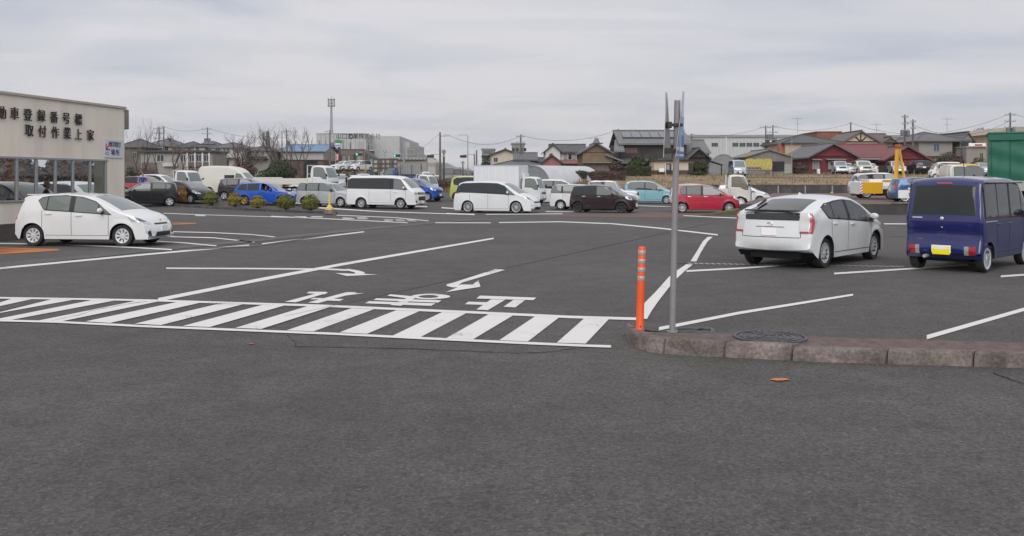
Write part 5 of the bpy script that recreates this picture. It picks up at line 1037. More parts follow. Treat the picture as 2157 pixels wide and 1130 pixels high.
# grey factory block with mast
D2 = 235; gb = hroot('factory_block', 'big pale grey windowless factory with dark lettering under its parapet', 740, D2, .8, 'building'); z_ = lambda py, D=D2: Z_(py, D) - .8; xx = lambda px, D=D2: X_(px, D) - X_(740, D2)
GCL = stripes('grey_cladding', (.39, .395, .40), (.41, .415, .42), 1.2, 0, .6, .1, .08, .15)
walls(gb, xx(667), xx(771), 0, 40, 0, z_(282), GCL); walls(gb, xx(771) + .01, xx(771) + 7.5, 10, 60, 0, z_(283), GCL, 'wing'); walls(gb, xx(771) + 7.52, xx(771) + 9.5, 16, 58, 0, z_(295), GCL, 'wing'); walls(gb, xx(771) + 9.52, xx(771) + 11, 18, 50, 0, z_(318), GCL, 'annexe')
pb2 = MB()
for x in range(12): pb2.box(xx(667 + x * 9), xx(667 + x * 9) + .1, -.04, -.005, .5, z_(283))
pb2.build('panel_joint', mat('joint_grey', (.2, .2, .205), .7), gb)
MB().bbox(xx(666.5), xx(771.5), -.15, .1, z_(282), z_(281), .03).build('parapet_cap', mat('cap_grey', (.4, .4, .41), .5), gb)
glyphs('letter', '山口工業株式会社', 1.55, mat('sign_dark', (.05, .05, .055), .6), gb, Matrix.Translation((xx(755), -.08, z_(288))) @ Matrix.Rotation(R(90), 4, 'X'), .06, .95); 
b = MB(); b.tube([(xx(739) + .5 * math.cos(t), -.08, z_(288) + .5 * math.sin(t)) for t in [2 * math.pi * i / 16 for i in range(17)]], .12, 6, None, False); b.build('emblem', LET, gb)
for a, c, p0, p1 in ((753, 767, 299, 312), (754, 766, 313, 330)): MB().box(xx(a), xx(c), -.06, -.01, z_(p1), z_(p0)).build('wall_panel', mat('panel_grey', (.33, .33, .335), .6), gb)
for px in (673, 686, 706, 724): MB().tube([(xx(px), -.15, 1), (xx(px), -.15, z_(296))], .09, 6).build('downpipe', mat('joint_grey', (.2, .2, .205), .7), gb)
mast = thing('antenna_mast', 'tall grey telecom mast with a cluster of antennas above the factory roof', 'antenna mast', (X_(698, 240), 240, Z_(283, D2) - .05))
mz = Z_(215, 240) - mast.location.z; b = MB(); b.tube([(0, 0, 0), (0, 0, mz * .6), (0, 0, mz)], [.42, .32, .22], 10); b.build('mast', GRY, mast, 50)
b = MB()
for i in range(6):
    t = i * math.pi / 3; b.bbox(-.12, .12, .75, .95, mz - 1.3, mz + .9, .03, None, Matrix.Rotation(t, 4, 'Z')); b.tube([(0, 0, mz - .4), (.0 + math.sin(t) * -.8, math.cos(t) * .8, mz - .4)], .05, 5)
b.build('antenna', mat('antenna_grey', (.36, .36, .37), .5), mast)
b = MB(); b.lathe([(1.0, mz - 1.2), (1.05, mz - 1.1), (1.0, mz - 1.0)], 18); b.lathe([(1.0, mz + .5), (1.05, mz + .6), (1.0, mz + .7)], 18); b.tube([(0, 0, mz), (0, 0, mz + 1.6)], .04, 5); b.build('platform_ring', GRY, mast)
# brown clad shop and shop sign
D3 = 190; bs = hroot('brown_shop', 'brown grey clad building with small tall windows in front of the factory', 744, D3, .6, 'building'); xx = lambda px: X_(px, D3) - X_(744, D3); z_ = lambda py: Z_(py, D3) - .6
BRC = stripes('brown_cladding', (.135, .10, .085), (.16, .12, .105), .45, 2, .7, .15, .2, .2)
walls(bs, xx(711), xx(764), 0, 16, 0, z_(316), BRC); MB().prism([(xx(764) + .01, 0, 0), (xx(764) + .01, 0, z_(316)), (xx(773), 8, z_(330)), (xx(773), 8, 0)], (0, 8, 0)).build('wall', BRC, bs)
MB().bbox(xx(710), xx(765), -.1, 16.1, z_(316), z_(314.6), .03).build('parapet', DKB, bs)
for a, c in ((722, 727), (734, 739), (754, 759)): window(bs, xx(a), xx(c), z_(340), z_(330), 0, CUR, LGW)
MB().box(xx(744.5), xx(749), -.15, -.01, 0, z_(325)).build('pilaster', DKB, bs)
MB().box(xx(640), xx(710), 2, 12, 0, z_(337)).build('wall', patchy('brick_low', (.14, .085, .07), (.18, .11, .09), 1.2), bs)
ss = thing('shop_sign', 'green white and blue shop sign panel on a tall dark post', 'sign', (X_(714, 180), 180, .6)); z_ = lambda py: Z_(py, 180) - .6
b = MB(); b.tube([(0, .2, 0), (0, .2, z_(310))], .28, 8); b.build('post', mat('dark_post', (.06, .055, .055), .5), ss)
for nm, p0, p1, c in (('green_panel', 295, 302, (.015, .22, .08)), ('white_panel', 302, 305.5, (.6, .62, .63)), ('blue_panel', 305.5, 307.5, (.10, .14, .42)), ('lower_panel', 307.5, 310.5, (.45, .45, .48))): MB().box(X_(706, 180) - X_(714, 180), X_(716.5, 180) - X_(714, 180), -.15, .15, z_(p1), z_(p0) - .004).build(nm, mat(nm, c, .4), ss)
MB().box(X_(716.6, 180) - X_(714, 180), X_(718, 180) - X_(714, 180), -.1, 1.2, z_(302), z_(296)).build('side_panel', mat('green_panel', (.015, .22, .08), .4), ss)
bn = thing('advertising_banner', 'narrow red banner with white characters on the brown shop', 'banner', (X_(710.5, 178), 178, .6)); z_ = lambda py: Z_(py, 178) - .6
MB().box(-.28, .28, -.03, .03, z_(339), z_(324)).build('cloth', mat('banner_red', (.5, .05, .08), .6), bn); MB().tube([(-.34, 0, 0), (-.34, 0, z_(321))], .03, 6).build('pole', WHT, bn)
for i in range(3): MB().box(-.14, .14, -.05, -.034, z_(328 + i * 4.2), z_(326 + i * 4.2)).build('character', PLW, bn)
# low beige hall and billboard
D4 = 200; lh = hroot('low_hall', 'low long beige hall with ribbed eaves behind the parked trailer', 880, D4, .6, 'building'); xx = lambda px: X_(px, D4) - X_(880, D4); z_ = lambda py: Z_(py, D4) - .6
walls(lh, xx(818), xx(897), 0, 25, 0, z_(337), STN); MB().bbox(xx(816), xx(899), -.6, 26, z_(337), z_(333), .05).build('roof', stripes('ribbed_eave', (.33, .32, .31), (.2, .19, .185), .8, 0, .6), lh)
MB().prism([(xx(897) + .01, 0, 0), (xx(897) + .01, 0, z_(333)), (xx(908), 0, z_(335)), (xx(917), 0, z_(342)), (xx(917), 0, 0)], (0, 20, 0)).build('annexe', LGW, lh)
for a, c in ((902, 905), (907, 911), (913, 916)): window(lh, xx(a), xx(c), z_(350), z_(344), 0, CUR, FRM)
bb = thing('billboard', 'large pale billboard seen from behind on a dark steel grid', 'billboard', (X_(811, 130), 130, .6)); xx = lambda px: X_(px, 130) - X_(811, 130); z_ = lambda py: Z_(py, 130) - .6
MB().box(xx(786), xx(837), .05, .1, z_(362), z_(335)).build('panel', patchy('billboard_back', (.40, .37, .34), (.45, .42, .39), 1), bb)
b = MB()
for py in (335.5, 345, 354): b.box(xx(785.5), xx(837.5), -.08, .045, z_(py) - .08, z_(py) + .08)
for px in (786, 796, 804, 812, 821, 829, 836.5): b.box(xx(px) - .06, xx(px) + .06, -.2, -.085, z_(362.5), z_(334.5))
for px in (800, 812, 826): b.box(xx(px) - .1, xx(px) + .1, -.45, -.22, 0, z_(336))
b.build('steel_frame', mat('rust_steel', (.10, .08, .065), .7), bb)
tk = thing('teal_kiosk', 'narrow teal box standing against the left edge of the billboard', 'kiosk', (X_(782, 131), 131, .6)); MB().bbox(xx(777.5), xx(785), 1, 2.2, 0, Z_(333, 131) - .6, .05).build('body', mat('teal', (.10, .25, .27), .5, var=.1), tk); tk.location.x = X_(811, 131); MB().box(xx(777), xx(785.5), .9, 2.3, Z_(333, 131) - .59, Z_(332, 131) - .6).build('cap', DKB, tk)
# ---------------------------------------------------------------- houses in the middle
def hx(px, D, c): return X_(px, D) - X_(c, D)
zg = .8; D5 = 150
h = hroot('gable_house', 'cream house with a shallow dark gable and a single small window', 1064, D5, zg); z_ = lambda py: Z_(py, D5) - zg
walls(h, hx(1034, D5, 1064), hx(1095, D5, 1064), 0, 12, 0, z_(327), CRW); gable(h, hx(1034, D5, 1064), hx(1095, D5, 1064), 0, 12, z_(327), z_(316), DARKT, 'y', .5, .2, wm=CRW); window(h, hx(1040.5, D5, 1064), hx(1048, D5, 1064), z_(341), z_(333), 0, WIN, FRM)
D6 = 128; h = hroot('tiled_house', 'low house with large blue grey hipped tile roofs in two steps', 1090, D6, zg); z_ = lambda py: Z_(py, D6) - zg; SLB_ = tiled('blue_grey_tile', (.10, .11, .125))
walls(h, hx(1046, D6, 1090), hx(1134, D6, 1090), 1, 12, 0, z_(348), DKW); hip(h, hx(1048, D6, 1090), hx(1132, D6, 1090), 0, 11, z_(348), z_(335), SLB_, .6)
walls(h, hx(1090, D6, 1090), hx(1128, D6, 1090), 5, 12, z_(340), z_(336), DKW); gable(h, hx(1088, D6, 1090), hx(1128, D6, 1090), 4, 12, z_(336), z_(322), GREYT, 'x', .5, .2, wm=DKW)
for px0, px1, p0, p1, D, lab, tx in ((1015, 1041, 316, 330, 210, 'grey roof-top block to the left, standing above dark trees', 0), (1078, 1105, 304, 322, 220, 'grey block tower with dark characters, behind the cream gable house', 1)):
    h = hroot('grey_tower', lab, (px0 + px1) / 2, D, .6, 'building'); x0, x1 = spans(px0, px1, D); zt = Z_(p0, D) - .6; walls(h, x0, x1, 0, 8, 0, zt, patchy('tower_grey', (.2, .195, .19), (.24, .235, .23), .5)); MB().bbox(x0 - .2, x1 + .2, -.2, 8.2, zt, zt + .35, .05).build('parapet', mat('tower_cap', (.25, .25, .25), .7), h)
    if tx: [MB().box(-1.5 + i * .95, -.85 + i * .95, -.08, -.005, zt - 1.75, zt - .95).build('character', LET, h) for i in range(4)]
    else: MB().box(-.9, .9, -.1, -.005, zt - .9, zt - .3).build('panel', mat('dull_panel', (.12, .12, .12), .7), h)
D7 = 140; h = hroot('white_house', 'white two storey house with dark gable roof and rose lower walls', 1190, D7, zg); z_ = lambda py: Z_(py, D7) - zg; k = lambda px: hx(px, D7, 1190)
walls(h, k(1149), k(1180), -.0, 9, z_(338), z_(319), WHW); walls(h, k(1180) + .01, k(1232), .8, 9, z_(337), z_(321), WHW, 'upper_wall'); walls(h, k(1150), k(1231), .02, 9, 0, z_(338) - .01, PNK, 'lower_wall')
gable(h, k(1149), k(1180), 0, 9.02, z_(319), z_(306), DARKT, 'y', .4, .2, wm=WHW); gable(h, k(1165), k(1232), .8, 9, z_(320.5), z_(305), DARKT, 'x', .5, .2, wm=WHW)
for a, c in ((1189, 1195), (1198.5, 1204), (1207, 1213), (1216, 1221.5)): window(h, k(a), k(c), z_(335), z_(325), .8, WIN if a in (1198.5, 1216) else CUR, FRD, 1)
window(h, k(1213), k(1224), z_(357), z_(350), .02, WIN, FRM); MB().box(k(1178), k(1234), -.9, 0, z_(346), z_(345)).build('porch_roof', DARKT, h)
D8 = 132; h = hroot('rose_annexe', 'small rose pink annexe with a steep dark gable before the white house', 1160, D8, zg); z_ = lambda py: Z_(py, D8) - zg; k = lambda px: hx(px, D8, 1160); walls(h, k(1142), k(1182), 0, 5, 0, z_(343), PNK); gable(h, k(1142), k(1182), 0, 5, z_(343), z_(328), DARKT, 'y', .5, .2, wm=PNK); gable(h, k(1116), k(1143), 1, 5, z_(341), z_(334), DARKT, 'x', .3, .15, wm=PNK); walls(h, k(1118), k(1142) - .01, 1, 5, 0, z_(341), PNK)
zb_ = terrain(15, 120); D9 = 120
h = hroot('clay_house', 'brown clay walled house with tiled gable and lower lean-to roof', 1264, D9, zb_); z_ = lambda py: Z_(py, D9) - zb_; k = lambda px: hx(px, D9, 1264)
walls(h, k(1227), k(1292), 0, 9, z_(347), z_(322), CLW); walls(h, k(1229), k(1292), .2, 9, 0, z_(347) - .01, patchy('weathered_boards', (.13, .105, .085), (.19, .16, .135), 1), 'lower_wall'); gable(h, k(1227), k(1285), 0, 9, z_(321), z_(304), GREYT, 'y', .5, .22, SILT, CLW)
b = MB(); b.prism([(k(1274), -.6, z_(328)), (k(1274), 6, z_(328)), (k(1312), 6, z_(342)), (k(1312), -.6, z_(342))], (0, 0, .2)); b.build('lean_to_roof', SILT, h); MB().box(k(1226), k(1300), -.5, -.02, z_(343.5), z_(342.5)).build('eave_board', mat('pale_board', (.28, .26, .22), .7), h); walls(h, k(1292) + .01, k(1308), .5, 6, 0, z_(342), DKB, 'side_wall')
b = MB(); b.lathe([(.0, 0), (.5, .1), (.3, .6), (.0, .9)], 8, None, Matrix.Translation((k(1256), -.3, z_(304)))); b.bbox(k(1254), k(1270), -.3, .3, z_(304), z_(301), .1); b.build('ridge_ornament', SILT, h)
D10 = 126
h = hroot('tiled_mansion', 'large dark traditional house with solar panels across its tiled roof', 1375, D10, zb_); z_ = lambda py: Z_(py, D10) - zb_; k = lambda px: hx(px, D10, 1375)
walls(h, k(1303), k(1446), 0, 11, z_(345), z_(302), DKB); walls(h, k(1296), k(1446), -2, 10, 0, z_(346), DKB, 'lower_wall'); gable(h, k(1312), k(1446), 0, 11, z_(302.5), z_(275), SILT, 'x', .7, .25, GREYT, DKB)
sp = MB(); ym = 5.5; kk = (z_(275) - z_(302.5)) / 5.5; f_ = lambda y: z_(302.5) + kk * y + .33
for i in range(6): sp.prism([(k(1316 + i * 20), 1.7, f_(1.7)), (k(1334.6 + i * 20), 1.7, f_(1.7)), (k(1334.6 + i * 20), 4.4, f_(4.4)), (k(1316 + i * 20), 4.4, f_(4.4))], (0, 0, .06))
sp.build('solar_panel', mat('solar_grey', (.09, .10, .12), .08, 0, 1.0), h); MB().box(k(1314), k(1440), 1.45, 1.6, f_(1.5) - .05, f_(1.5) + .12).build('panel_rail', BLK, h)
b = MB(); b.prism([(k(1289), -2.5, z_(322)), (k(1312), -2.5, z_(322)), (k(1312), 2, z_(297)), (k(1298), 2, z_(297))], (0, 0, .25)); b.build('side_roof', SILT, h)
MB().prism([(k(1289), -3.2, z_(346)), (k(1450), -3.2, z_(346)), (k(1450), .0, z_(337)), (k(1289), 0, z_(337))], (0, 0, .2)).build('lower_roof', GREYT, h)
window(h, k(1318), k(1342), z_(323), z_(312), 0, mat('brown_shutter', (.12, .06, .05), .6), FRD, 3)
h2 = hroot('tiled_wing', 'grey tiled wing with an ornate small gable, right of the mansion', 1468, D10, zb_); k = lambda px: hx(px, D10, 1468)
walls(h2, k(1441), k(1497), 1, 10, 0, z_(322), DKB); gable(h2, k(1441), k(1494), 1, 10, z_(322), z_(295), SILT, 'x', .4, .2, GREYT, DKB)
walls(h2, k(1440), k(1488), -2.2, .9, 0, z_(333), DKB, 'porch'); gable(h2, k(1444), k(1484), -2.5, .95, z_(333), z_(316), GREYT, 'y', .5, .2, SILT, DKB)
D11 = 108; zb = terrain(20, D11)
h = hroot('site_cabin', 'cream and brown flat-roofed cabin with a single glazed door', 1414, D11, zb, 'cabin'); z_ = lambda py: Z_(py, D11) - zb; k = lambda px: hx(px, D11, 1414)
walls(h, k(1378), k(1450), 0, 4, z_(359), z_(340), CRW); walls(h, k(1378), k(1450), .0, 4, 0, z_(359) - .005, patchy('brown_base', (.065, .04, .034), (.08, .05, .042), 1), 'lower_wall'); MB().bbox(k(1375), k(1453), -.4, 4.3, z_(340), z_(336.5), .04).build('roof', DKB, h)
d_ = MB().box(k(1403), k(1414), -.06, -.004, .1, z_(345)).build('door', DKB, h); MB().box(k(1404), k(1410), -.075, -.062, z_(358), z_(347)).build('pane', CUR, d_); MB().tube([(k(1401.5), -.15, 0), (k(1401.5), -.15, z_(344)), (k(1408), -.15, z_(343))], .05, 6).build('downpipe', WHT, h)
MB().bbox(k(1386), k(1397), -.9, -.4, .3, .75, .04).build('air_conditioner', WHT, h); MB().box(k(1452), k(1462), .5, 3.5, 0, z_(344)).build('side_store', DKB, h)
# polythene tunnels
def tunnel(px, D, wd, ht, ln, yaw, label, zg, col=(.46, .47, .48), endc=(.22, .23, .24), name='polytunnel'):
    root = hroot(name, label, px, D, zg, 'greenhouse', yaw); a = [(wd / 2 * math.cos(t), ht * min(1, math.sin(t) ** .8)) for t in [math.pi * i / 20 for i in range(21)]]
    b = MB(); n = len(a); vs = [(0, y, z) for y, z in a] + [(ln, y, z) for y, z in a] + [(0, y * .985, z * .985) for y, z in a] + [(ln, y * .985, z * .985) for y, z in a]; b.add(vs, [(i, i + 1, n + i + 1, n + i) for i in range(n - 1)] + [(2 * n + i, 3 * n + i, 3 * n + i + 1, 2 * n + i + 1) for i in range(n - 1)] + [(i, 2 * n + i, 2 * n + i + 1, i + 1) for i in range(n - 1)])
    b.build('cover', mat('polythene_%d' % int(col[0] * 100), col, .35, 0, .5, var=.08, scale=.8), root, 60)
    for x in (.05, ln - .1): MB().add([(x, y, z) for y, z in a], [tuple(range(n))]).build('end_sheet', mat('mesh_sheet_%d' % int(endc[0] * 100), endc, .6, var=.15, scale=2), root)
    b = MB()
    for i in range(int(ln / 1.5) + 1): b.tube([(min(i * 1.5, ln - .02), y * .975, z * .975) for y, z in a], .022, 5, None, False)
    for y in (-wd * .2, wd * .2): b.tube([(0, y, 0), (0, y, ht * .95)], .03, 5)
    b.build('hoop', GRY, root, 60); return root
zt = terrain(4, 92)
tunnel(1122, 95, 5.2, 2.7, 8.2, 45, 'white polythene tunnel with grey mesh end, right beside the clipped hedge', zt + .35); tunnel(1026, 100, 5.6, 2.55, 9, 45, 'white polythene tunnel partly hidden behind the white box truck', zt + .3)
tunnel(1524, 112, 3.6, 2.75, 8, 80, 'small grey mesh tunnel beside the grey board shed', terrain(26, 112) - .2, (.23, .24, .25), (.2, .21, .215), 'mesh_tunnel')
tank = thing('water_tank', 'pale upright cylindrical tank beside the polythene tunnel', 'tank', (X_(1180, 94), 94, zt)); b = MB(); b.lathe([(0, 0), (.62, 0), (.64, .1), (.64, 1.5), (.6, 1.6), (0, 1.62)], 20); b.build('drum', mat('tank_grey', (.5, .5, .49), .4), tank, 40); b = MB(); b.lathe([(.65, .5), (.665, .53), (.65, .56)], 20); b.lathe([(.65, 1.05), (.665, 1.08), (.65, 1.11)], 20); b.build('hoop', GRY, tank)
# ---------------------------------------------------------------- long factory, shed and houses on the right
D12 = 230; zf = 2.6; h = hroot('long_factory', 'very long low pale grey factory with ridged roof edge and few windows', 1760, D12, zf, 'building'); z_ = lambda py: Z_(py, D12) - zf; k = lambda px: hx(px, D12, 1760)
LFC = stripes('factory_sheet', (.40, .405, .415), (.45, .455, .465), .9, 0, .6, .3, .07, .3)
walls(h, k(1430), k(2100), 0, 30, 0, z_(290), LFC); MB().bbox(k(1428), k(2102), -.3, 30, z_(290), z_(286.5), .04).build('fascia', mat('factory_fascia', (.27, .275, .285), .5), h)
b = MB()
for i in range(168): b.box(k(1430 + i * 4) - .11, k(1430 + i * 4) + .11, -.45, 2, z_(286.5), z_(284.6))
rb = b.build('roof_rib', mat('rib_grey', (.42, .425, .435), .5), h); tag(rb, kind='stuff')
for a, c in ((1499, 1512), (1543, 1555), (1558, 1570), (1572.5, 1584), (1587, 1599)): window(h, k(a), k(c), z_(309), z_(301.5), 0, WIN, FRM, 4)
for px in (1529, 1620, 1700, 1900): MB().tube([(k(px), -.2, 0), (k(px), -.2, z_(288))], .12, 6).build('downpipe', WHT, h)
MB().box(k(1605), k(1640), -.5, -.05, z_(309), z_(301)).build('louvre', stripes('louvre_grey', (.12, .12, .12), (.2, .2, .2), .3, 2), h); MB().bbox(k(1606), k(1632), -1.2, -.52, z_(301.5), z_(299), .2).build('duct', WHT, h)
for i, px in enumerate((2061, 2071, 2086)):
    v = thing('roof_vent', ['gooseneck steel vent pipe, nearest to the hip-roofed house', 'tallest gooseneck steel vent pipe, in the middle of three', 'gooseneck steel vent pipe, closest to the green truck'][i], 'vent', (X_(px, 236), 236, Z_(286, 230) - .05), 0, 'vent pipes on the factory roof'); zz_ = (1.9, 2.3, 1.8)[i]
    b = MB(); b.tube([(0, 0, 0), (0, 0, zz_ * .7), (-.15, 0, zz_), (-.7, 0, zz_ + .1), (-1.0, 0, zz_ - .25)], .38, 10); b.build('duct', mat('vent_steel', (.4, .41, .42), .4, .4), v, 60); b = MB(); b.lathe([(.42, .3), (.46, .35), (.42, .4)], 12); b.build('flange', GRY, v)
D13 = 112; zb = terrain(32, D13); h = hroot('board_shed', 'weathered grey board shed with low gable and a black opening', 1620, D13, zb, 'shed'); z_ = lambda py: Z_(py, D13) - zb; k = lambda px: hx(px, D13, 1620)
BRD = stripes('grey_boards', (.15, .14, .125), (.19, .178, .16), .22, 0, .85, .2, .25, .3); walls(h, k(1573), k(1667), 0, 8, 0, z_(331), BRD); gable(h, k(1573), k(1667), 0, 8, z_(331), z_(317), stripes('old_tin_roof', (.17, .175, .15), (.2, .2, .175), .3, 1, .7), 'y', .3, .12, wm=BRD)
MB().box(k(1626), k(1652), -.08, -.006, z_(361), z_(340.5)).build('opening_shade', mat('opening_shade', (.012, .012, .014), .7), h); MB().box(k(1652), k(1668), -.06, -.007, .1, z_(346)).build('tin_sheet', stripes('tin', (.24, .24, .235), (.3, .3, .29), .2, 0, .6), h)  # black panel paints in the shade inside the shed's opening
tp = thing('yellow_tarpaulin', 'yellow tarpaulin screen over pale timber racks in front of the board shed', 'tarpaulin', (X_(1597, 110), 110, zb)); k2 = lambda px: hx(px, 110, 1597); z2 = lambda py: Z_(py, 110) - zb
b = MB(); nx = 24; vs = []; rnd = random.Random(3)
for i in range(nx + 1):
    for j in range(7):
        f = i / nx; g_ = j / 6; top_ = 337 - 2.5 * abs(math.sin(f * 9.4)) ** .5; bt = 354 if f < .6 else 358; vs.append((k2(1570 + 56 * f), -.1 + .12 * math.sin(i * 1.9 + j) * .6, z2(top_ + (bt - top_) * g_)))
b.add(vs, [(i * 7 + j, (i + 1) * 7 + j, (i + 1) * 7 + j + 1, i * 7 + j + 1) for i in range(nx) for j in range(6)]); b.build('sheet', mat('tarp_yellow', (.42, .36, .09), .6, var=.12, scale=2), tp, 70)
b = MB()
for px in (1570, 1583, 1597, 1610, 1625): b.box(k2(px) - .05, k2(px) + .05, .15, .25, 0, z2(337))
for py in (352, 358): b.box(k2(1570), k2(1602), -.3, -.2, z2(py) - .04, z2(py) + .04)
for px in (1574, 1582, 1590, 1598): b.box(k2(px) - .03, k2(px) + .03, -.3, -.21, z2(360), z2(351.5))
b.build('rack', mat('pale_timber', (.4, .32, .24), .7), tp)
blk = thing('block_wall', 'low grey concrete block wall under the yellow tarpaulin', 'wall', (X_(1597, 109), 109, zb)); MB().bbox(k2(1566), k2(1612), -.1, .1, 0, z2(360), .02).build('blocks', stripes('block_grey', (.17, .17, .165), (.2, .2, .195), .4, 0, .8), blk); MB().bbox(k2(1566), k2(1612), -.13, .13, z2(360), z2(359.4), .01).build('coping', CONC, blk)
D14 = 142; h = hroot('tan_house', 'tan walled house with a dark hip roof and a blue sheet over its lean-to', 1712, D14, zf); z_ = lambda py: Z_(py, D14) - zf; k = lambda px: hx(px, D14, 1712)
walls(h, k(1654), k(1772), 0, 12, 0, z_(301), TNW); hip(h, k(1654), k(1772), 0, 12, z_(301), z_(280), DARKT, .5); window(h, k(1690), k(1706), z_(314), z_(307), 0, CUR, FRD); MB().prism([(k(1676), -3.2, z_(334)), (k(1709), -3.2, z_(334)), (k(1706), -.05, z_(314)), (k(1684), -.05, z_(314))], (0, 0, .12)).build('blue_sheet', mat('blue_tarp', (.05, .10, .26), .5, var=.12, scale=2), h)
MB().box(k(1643), k(1654) - .01, .5, 1.6, 0, z_(302), ).build('brick_stack', patchy('orange_brick', (.30, .12, .065), (.36, .16, .09), 2), h); MB().prism([(k(1664), -3.5, z_(341)), (k(1690), -3.5, z_(341)), (k(1690), -.8, z_(332)), (k(1664), -.8, z_(332))], (0, 0, .1)).build('lean_to_roof', patchy('terracotta', (.33, .15, .09), (.38, .2, .13), 2), h)
h = hroot('brick_block', 'plain rust orange block standing behind the tan house roof', 1747, 160, zf, 'building'); x0, x1 = spans(1722, 1773, 160); walls(h, x0, x1, 0, 8, 0, Z_(279, 160) - zf, patchy('rust_wall', (.21, .075, .05), (.25, .1, .07), 1)); MB().bbox(x0 - .1, x1 + .1, -.1, 8.1, Z_(279, 160) - zf, Z_(277, 160) - zf, .03).build('parapet', patchy('rust_cap', (.17, .06, .045), (.2, .075, .055), 1), h)
D15 = 145; h = hroot('half_timbered_house', 'cream gabled house with dark timber struts and a brown roof', 1835, D15, zf); z_ = lambda py: Z_(py, D15) - zf; k = lambda px: hx(px, D15, 1835)
walls(h, k(1778), k(1848), 0, 9, 0, z_(298), CRW); gable(h, k(1778), k(1848), 0, 9, z_(299), z_(278.5), BRNT, 'y', .5, .22, wm=CRW); walls(h, k(1848) + .01, k(1892), 2, 9, 0, z_(298), CRW, 'wing'); gable(h, k(1835), k(1892), 2, 9.5, z_(299), z_(281), BRNT, 'x', .3, .2, wm=CRW)
b = MB()
for p, q_ in (((1813, 299), (1813, 281)), ((1802, 289), (1812, 298)), ((1824, 289), (1814, 298)), ((1783, 299), (1845, 299))):
    a_ = Vector((k(p[0]), -.08, z_(p[1]))); c_ = Vector((k(q_[0]), -.08, z_(q_[1]))); b.tube([a_, c_], .1, 4)
b.build('timber', DKB, h); gable(h, k(1866), k(1894), .8, 3, z_(300), z_(290), BRNT, 'y', .2, .15, wm=DKW)
D16 = 120; zr_ = terrain(50, D16) - .02; h = hroot('red_house', 'long dark red single storey house with red tiles and two front gables', 1830, D16, zr_); z_ = lambda py: Z_(py, D16) - zr_; k = lambda px: hx(px, D16, 1830)
walls(h, k(1704), k(1803), 0, 12, 0, z_(331), RDW); gable(h, k(1706), k(1800), -.2, 12, z_(330), z_(305), GREYT, 'y', .6, .2, SILT, RDW)
walls(h, k(1803) + .01, k(1872), 3.5, 11, 0, z_(331), DKB, 'middle_wall'); gable(h, k(1770), k(1905), 3, 12, z_(331), z_(302.5), REDT, 'x', .4, .2, None, RDW)
walls(h, k(1872) + .02, k(1955), 1, 11, 0, z_(336), RDW, 'right_wall'); gable(h, k(1872), k(1958), .8, 11, z_(335), z_(310), REDT, 'y', .6, .2, DARKT, RDW)
window(h, k(1711), k(1726), z_(357), z_(340), 0, CUR, FRD, 3); window(h, k(1744), k(1778), z_(357), z_(341), 0, CUR, FRD, 3)
for a, c, py in ((1708, 1728, 336.5), (1738, 1779, 336)): MB().prism([(k(a), -.8, z_(py + 1.5)), (k(c), -.8, z_(py + 1.5)), (k(c), -.01, z_(py)), (k(a), -.01, z_(py))], (0, 0, .08)).build('window_awning', mat('grey_awning', (.25, .24, .23), .6), h)
MB().box(k(1818), k(1873), 2.2, 3.4, z_(335.5), z_(333.5)).build('porch_eave', mat('pale_eave', (.33, .33, .31), .7), h); MB().bbox(k(1719), k(1725), -.5, -.1, .1, .8, .04).build('air_conditioner', WHT, h); MB().box(k(1704) - .05, k(1803), -.06, -.005, 0, .35).build('footing', CONC, h)
fw = thing('dark_fence', 'dark brown board fence behind the parked cars by the red house', 'fence', (X_(1890, 117.5), 117.5, zr_)); kf = lambda px: hx(px, 117.5, 1890); MB().box(kf(1845), kf(1990), 0, .08, 0, 1.15).build('boards', patchy('fence_brown', (.035, .02, .018), (.05, .03, .026), 1), fw); MB().bbox(kf(1845), kf(1990), -.03, .11, 1.152, 1.24, .02).build('rail', DKB, fw)
D17 = 140; h = hroot('hip_roofed_house', 'grey walled two storey house with a grey hip roof and arched balcony', 1990, D17, zf); z_ = lambda py: Z_(py, D17) - zf; k = lambda px: hx(px, D17, 1990); HGW = patchy('house_grey', (.25, .23, .21), (.29, .27, .245), .5)
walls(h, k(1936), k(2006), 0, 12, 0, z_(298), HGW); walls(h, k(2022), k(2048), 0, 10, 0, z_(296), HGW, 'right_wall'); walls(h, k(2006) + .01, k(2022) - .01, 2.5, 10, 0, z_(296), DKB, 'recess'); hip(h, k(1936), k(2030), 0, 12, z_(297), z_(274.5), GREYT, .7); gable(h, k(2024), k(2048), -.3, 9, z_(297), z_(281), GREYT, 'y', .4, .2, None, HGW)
window(h, k(1967), k(1978), z_(318), z_(304), 0, mat('blue_glass', (.05, .09, .15), .1), FRM, 2); MB().box(k(2004), k(2053), -1.6, -1.48, z_(330), z_(315)).build('balcony', patchy('brown_balcony', (.13, .10, .085), (.16, .125, .105), 1), h); MB().box(k(2004), k(2053), -1.47, -.02, z_(331), z_(330) - .01).build('balcony_floor', DKB, h)
MB().prism([(k(2034) + .75 * math.cos(t), -.04, z_(309) + 1.1 * math.sin(t) * (1 if math.sin(t) > 0 else 1.4)) for t in [2 * math.pi * i / 16 for i in range(16)]], (0, .03, 0)).build('arched_window', WIN, h); MB().box(k(1936), k(1990), -.5, -.03, z_(330.2), z_(329.4)).build('porch_eave', DKB, h)
h = hroot('low_shop', 'low grey building with a red and white sign, left of the green truck', 2068, 135, zf, 'building'); k = lambda px: hx(px, 135, 2068); z_ = lambda py: Z_(py, 135) - zf
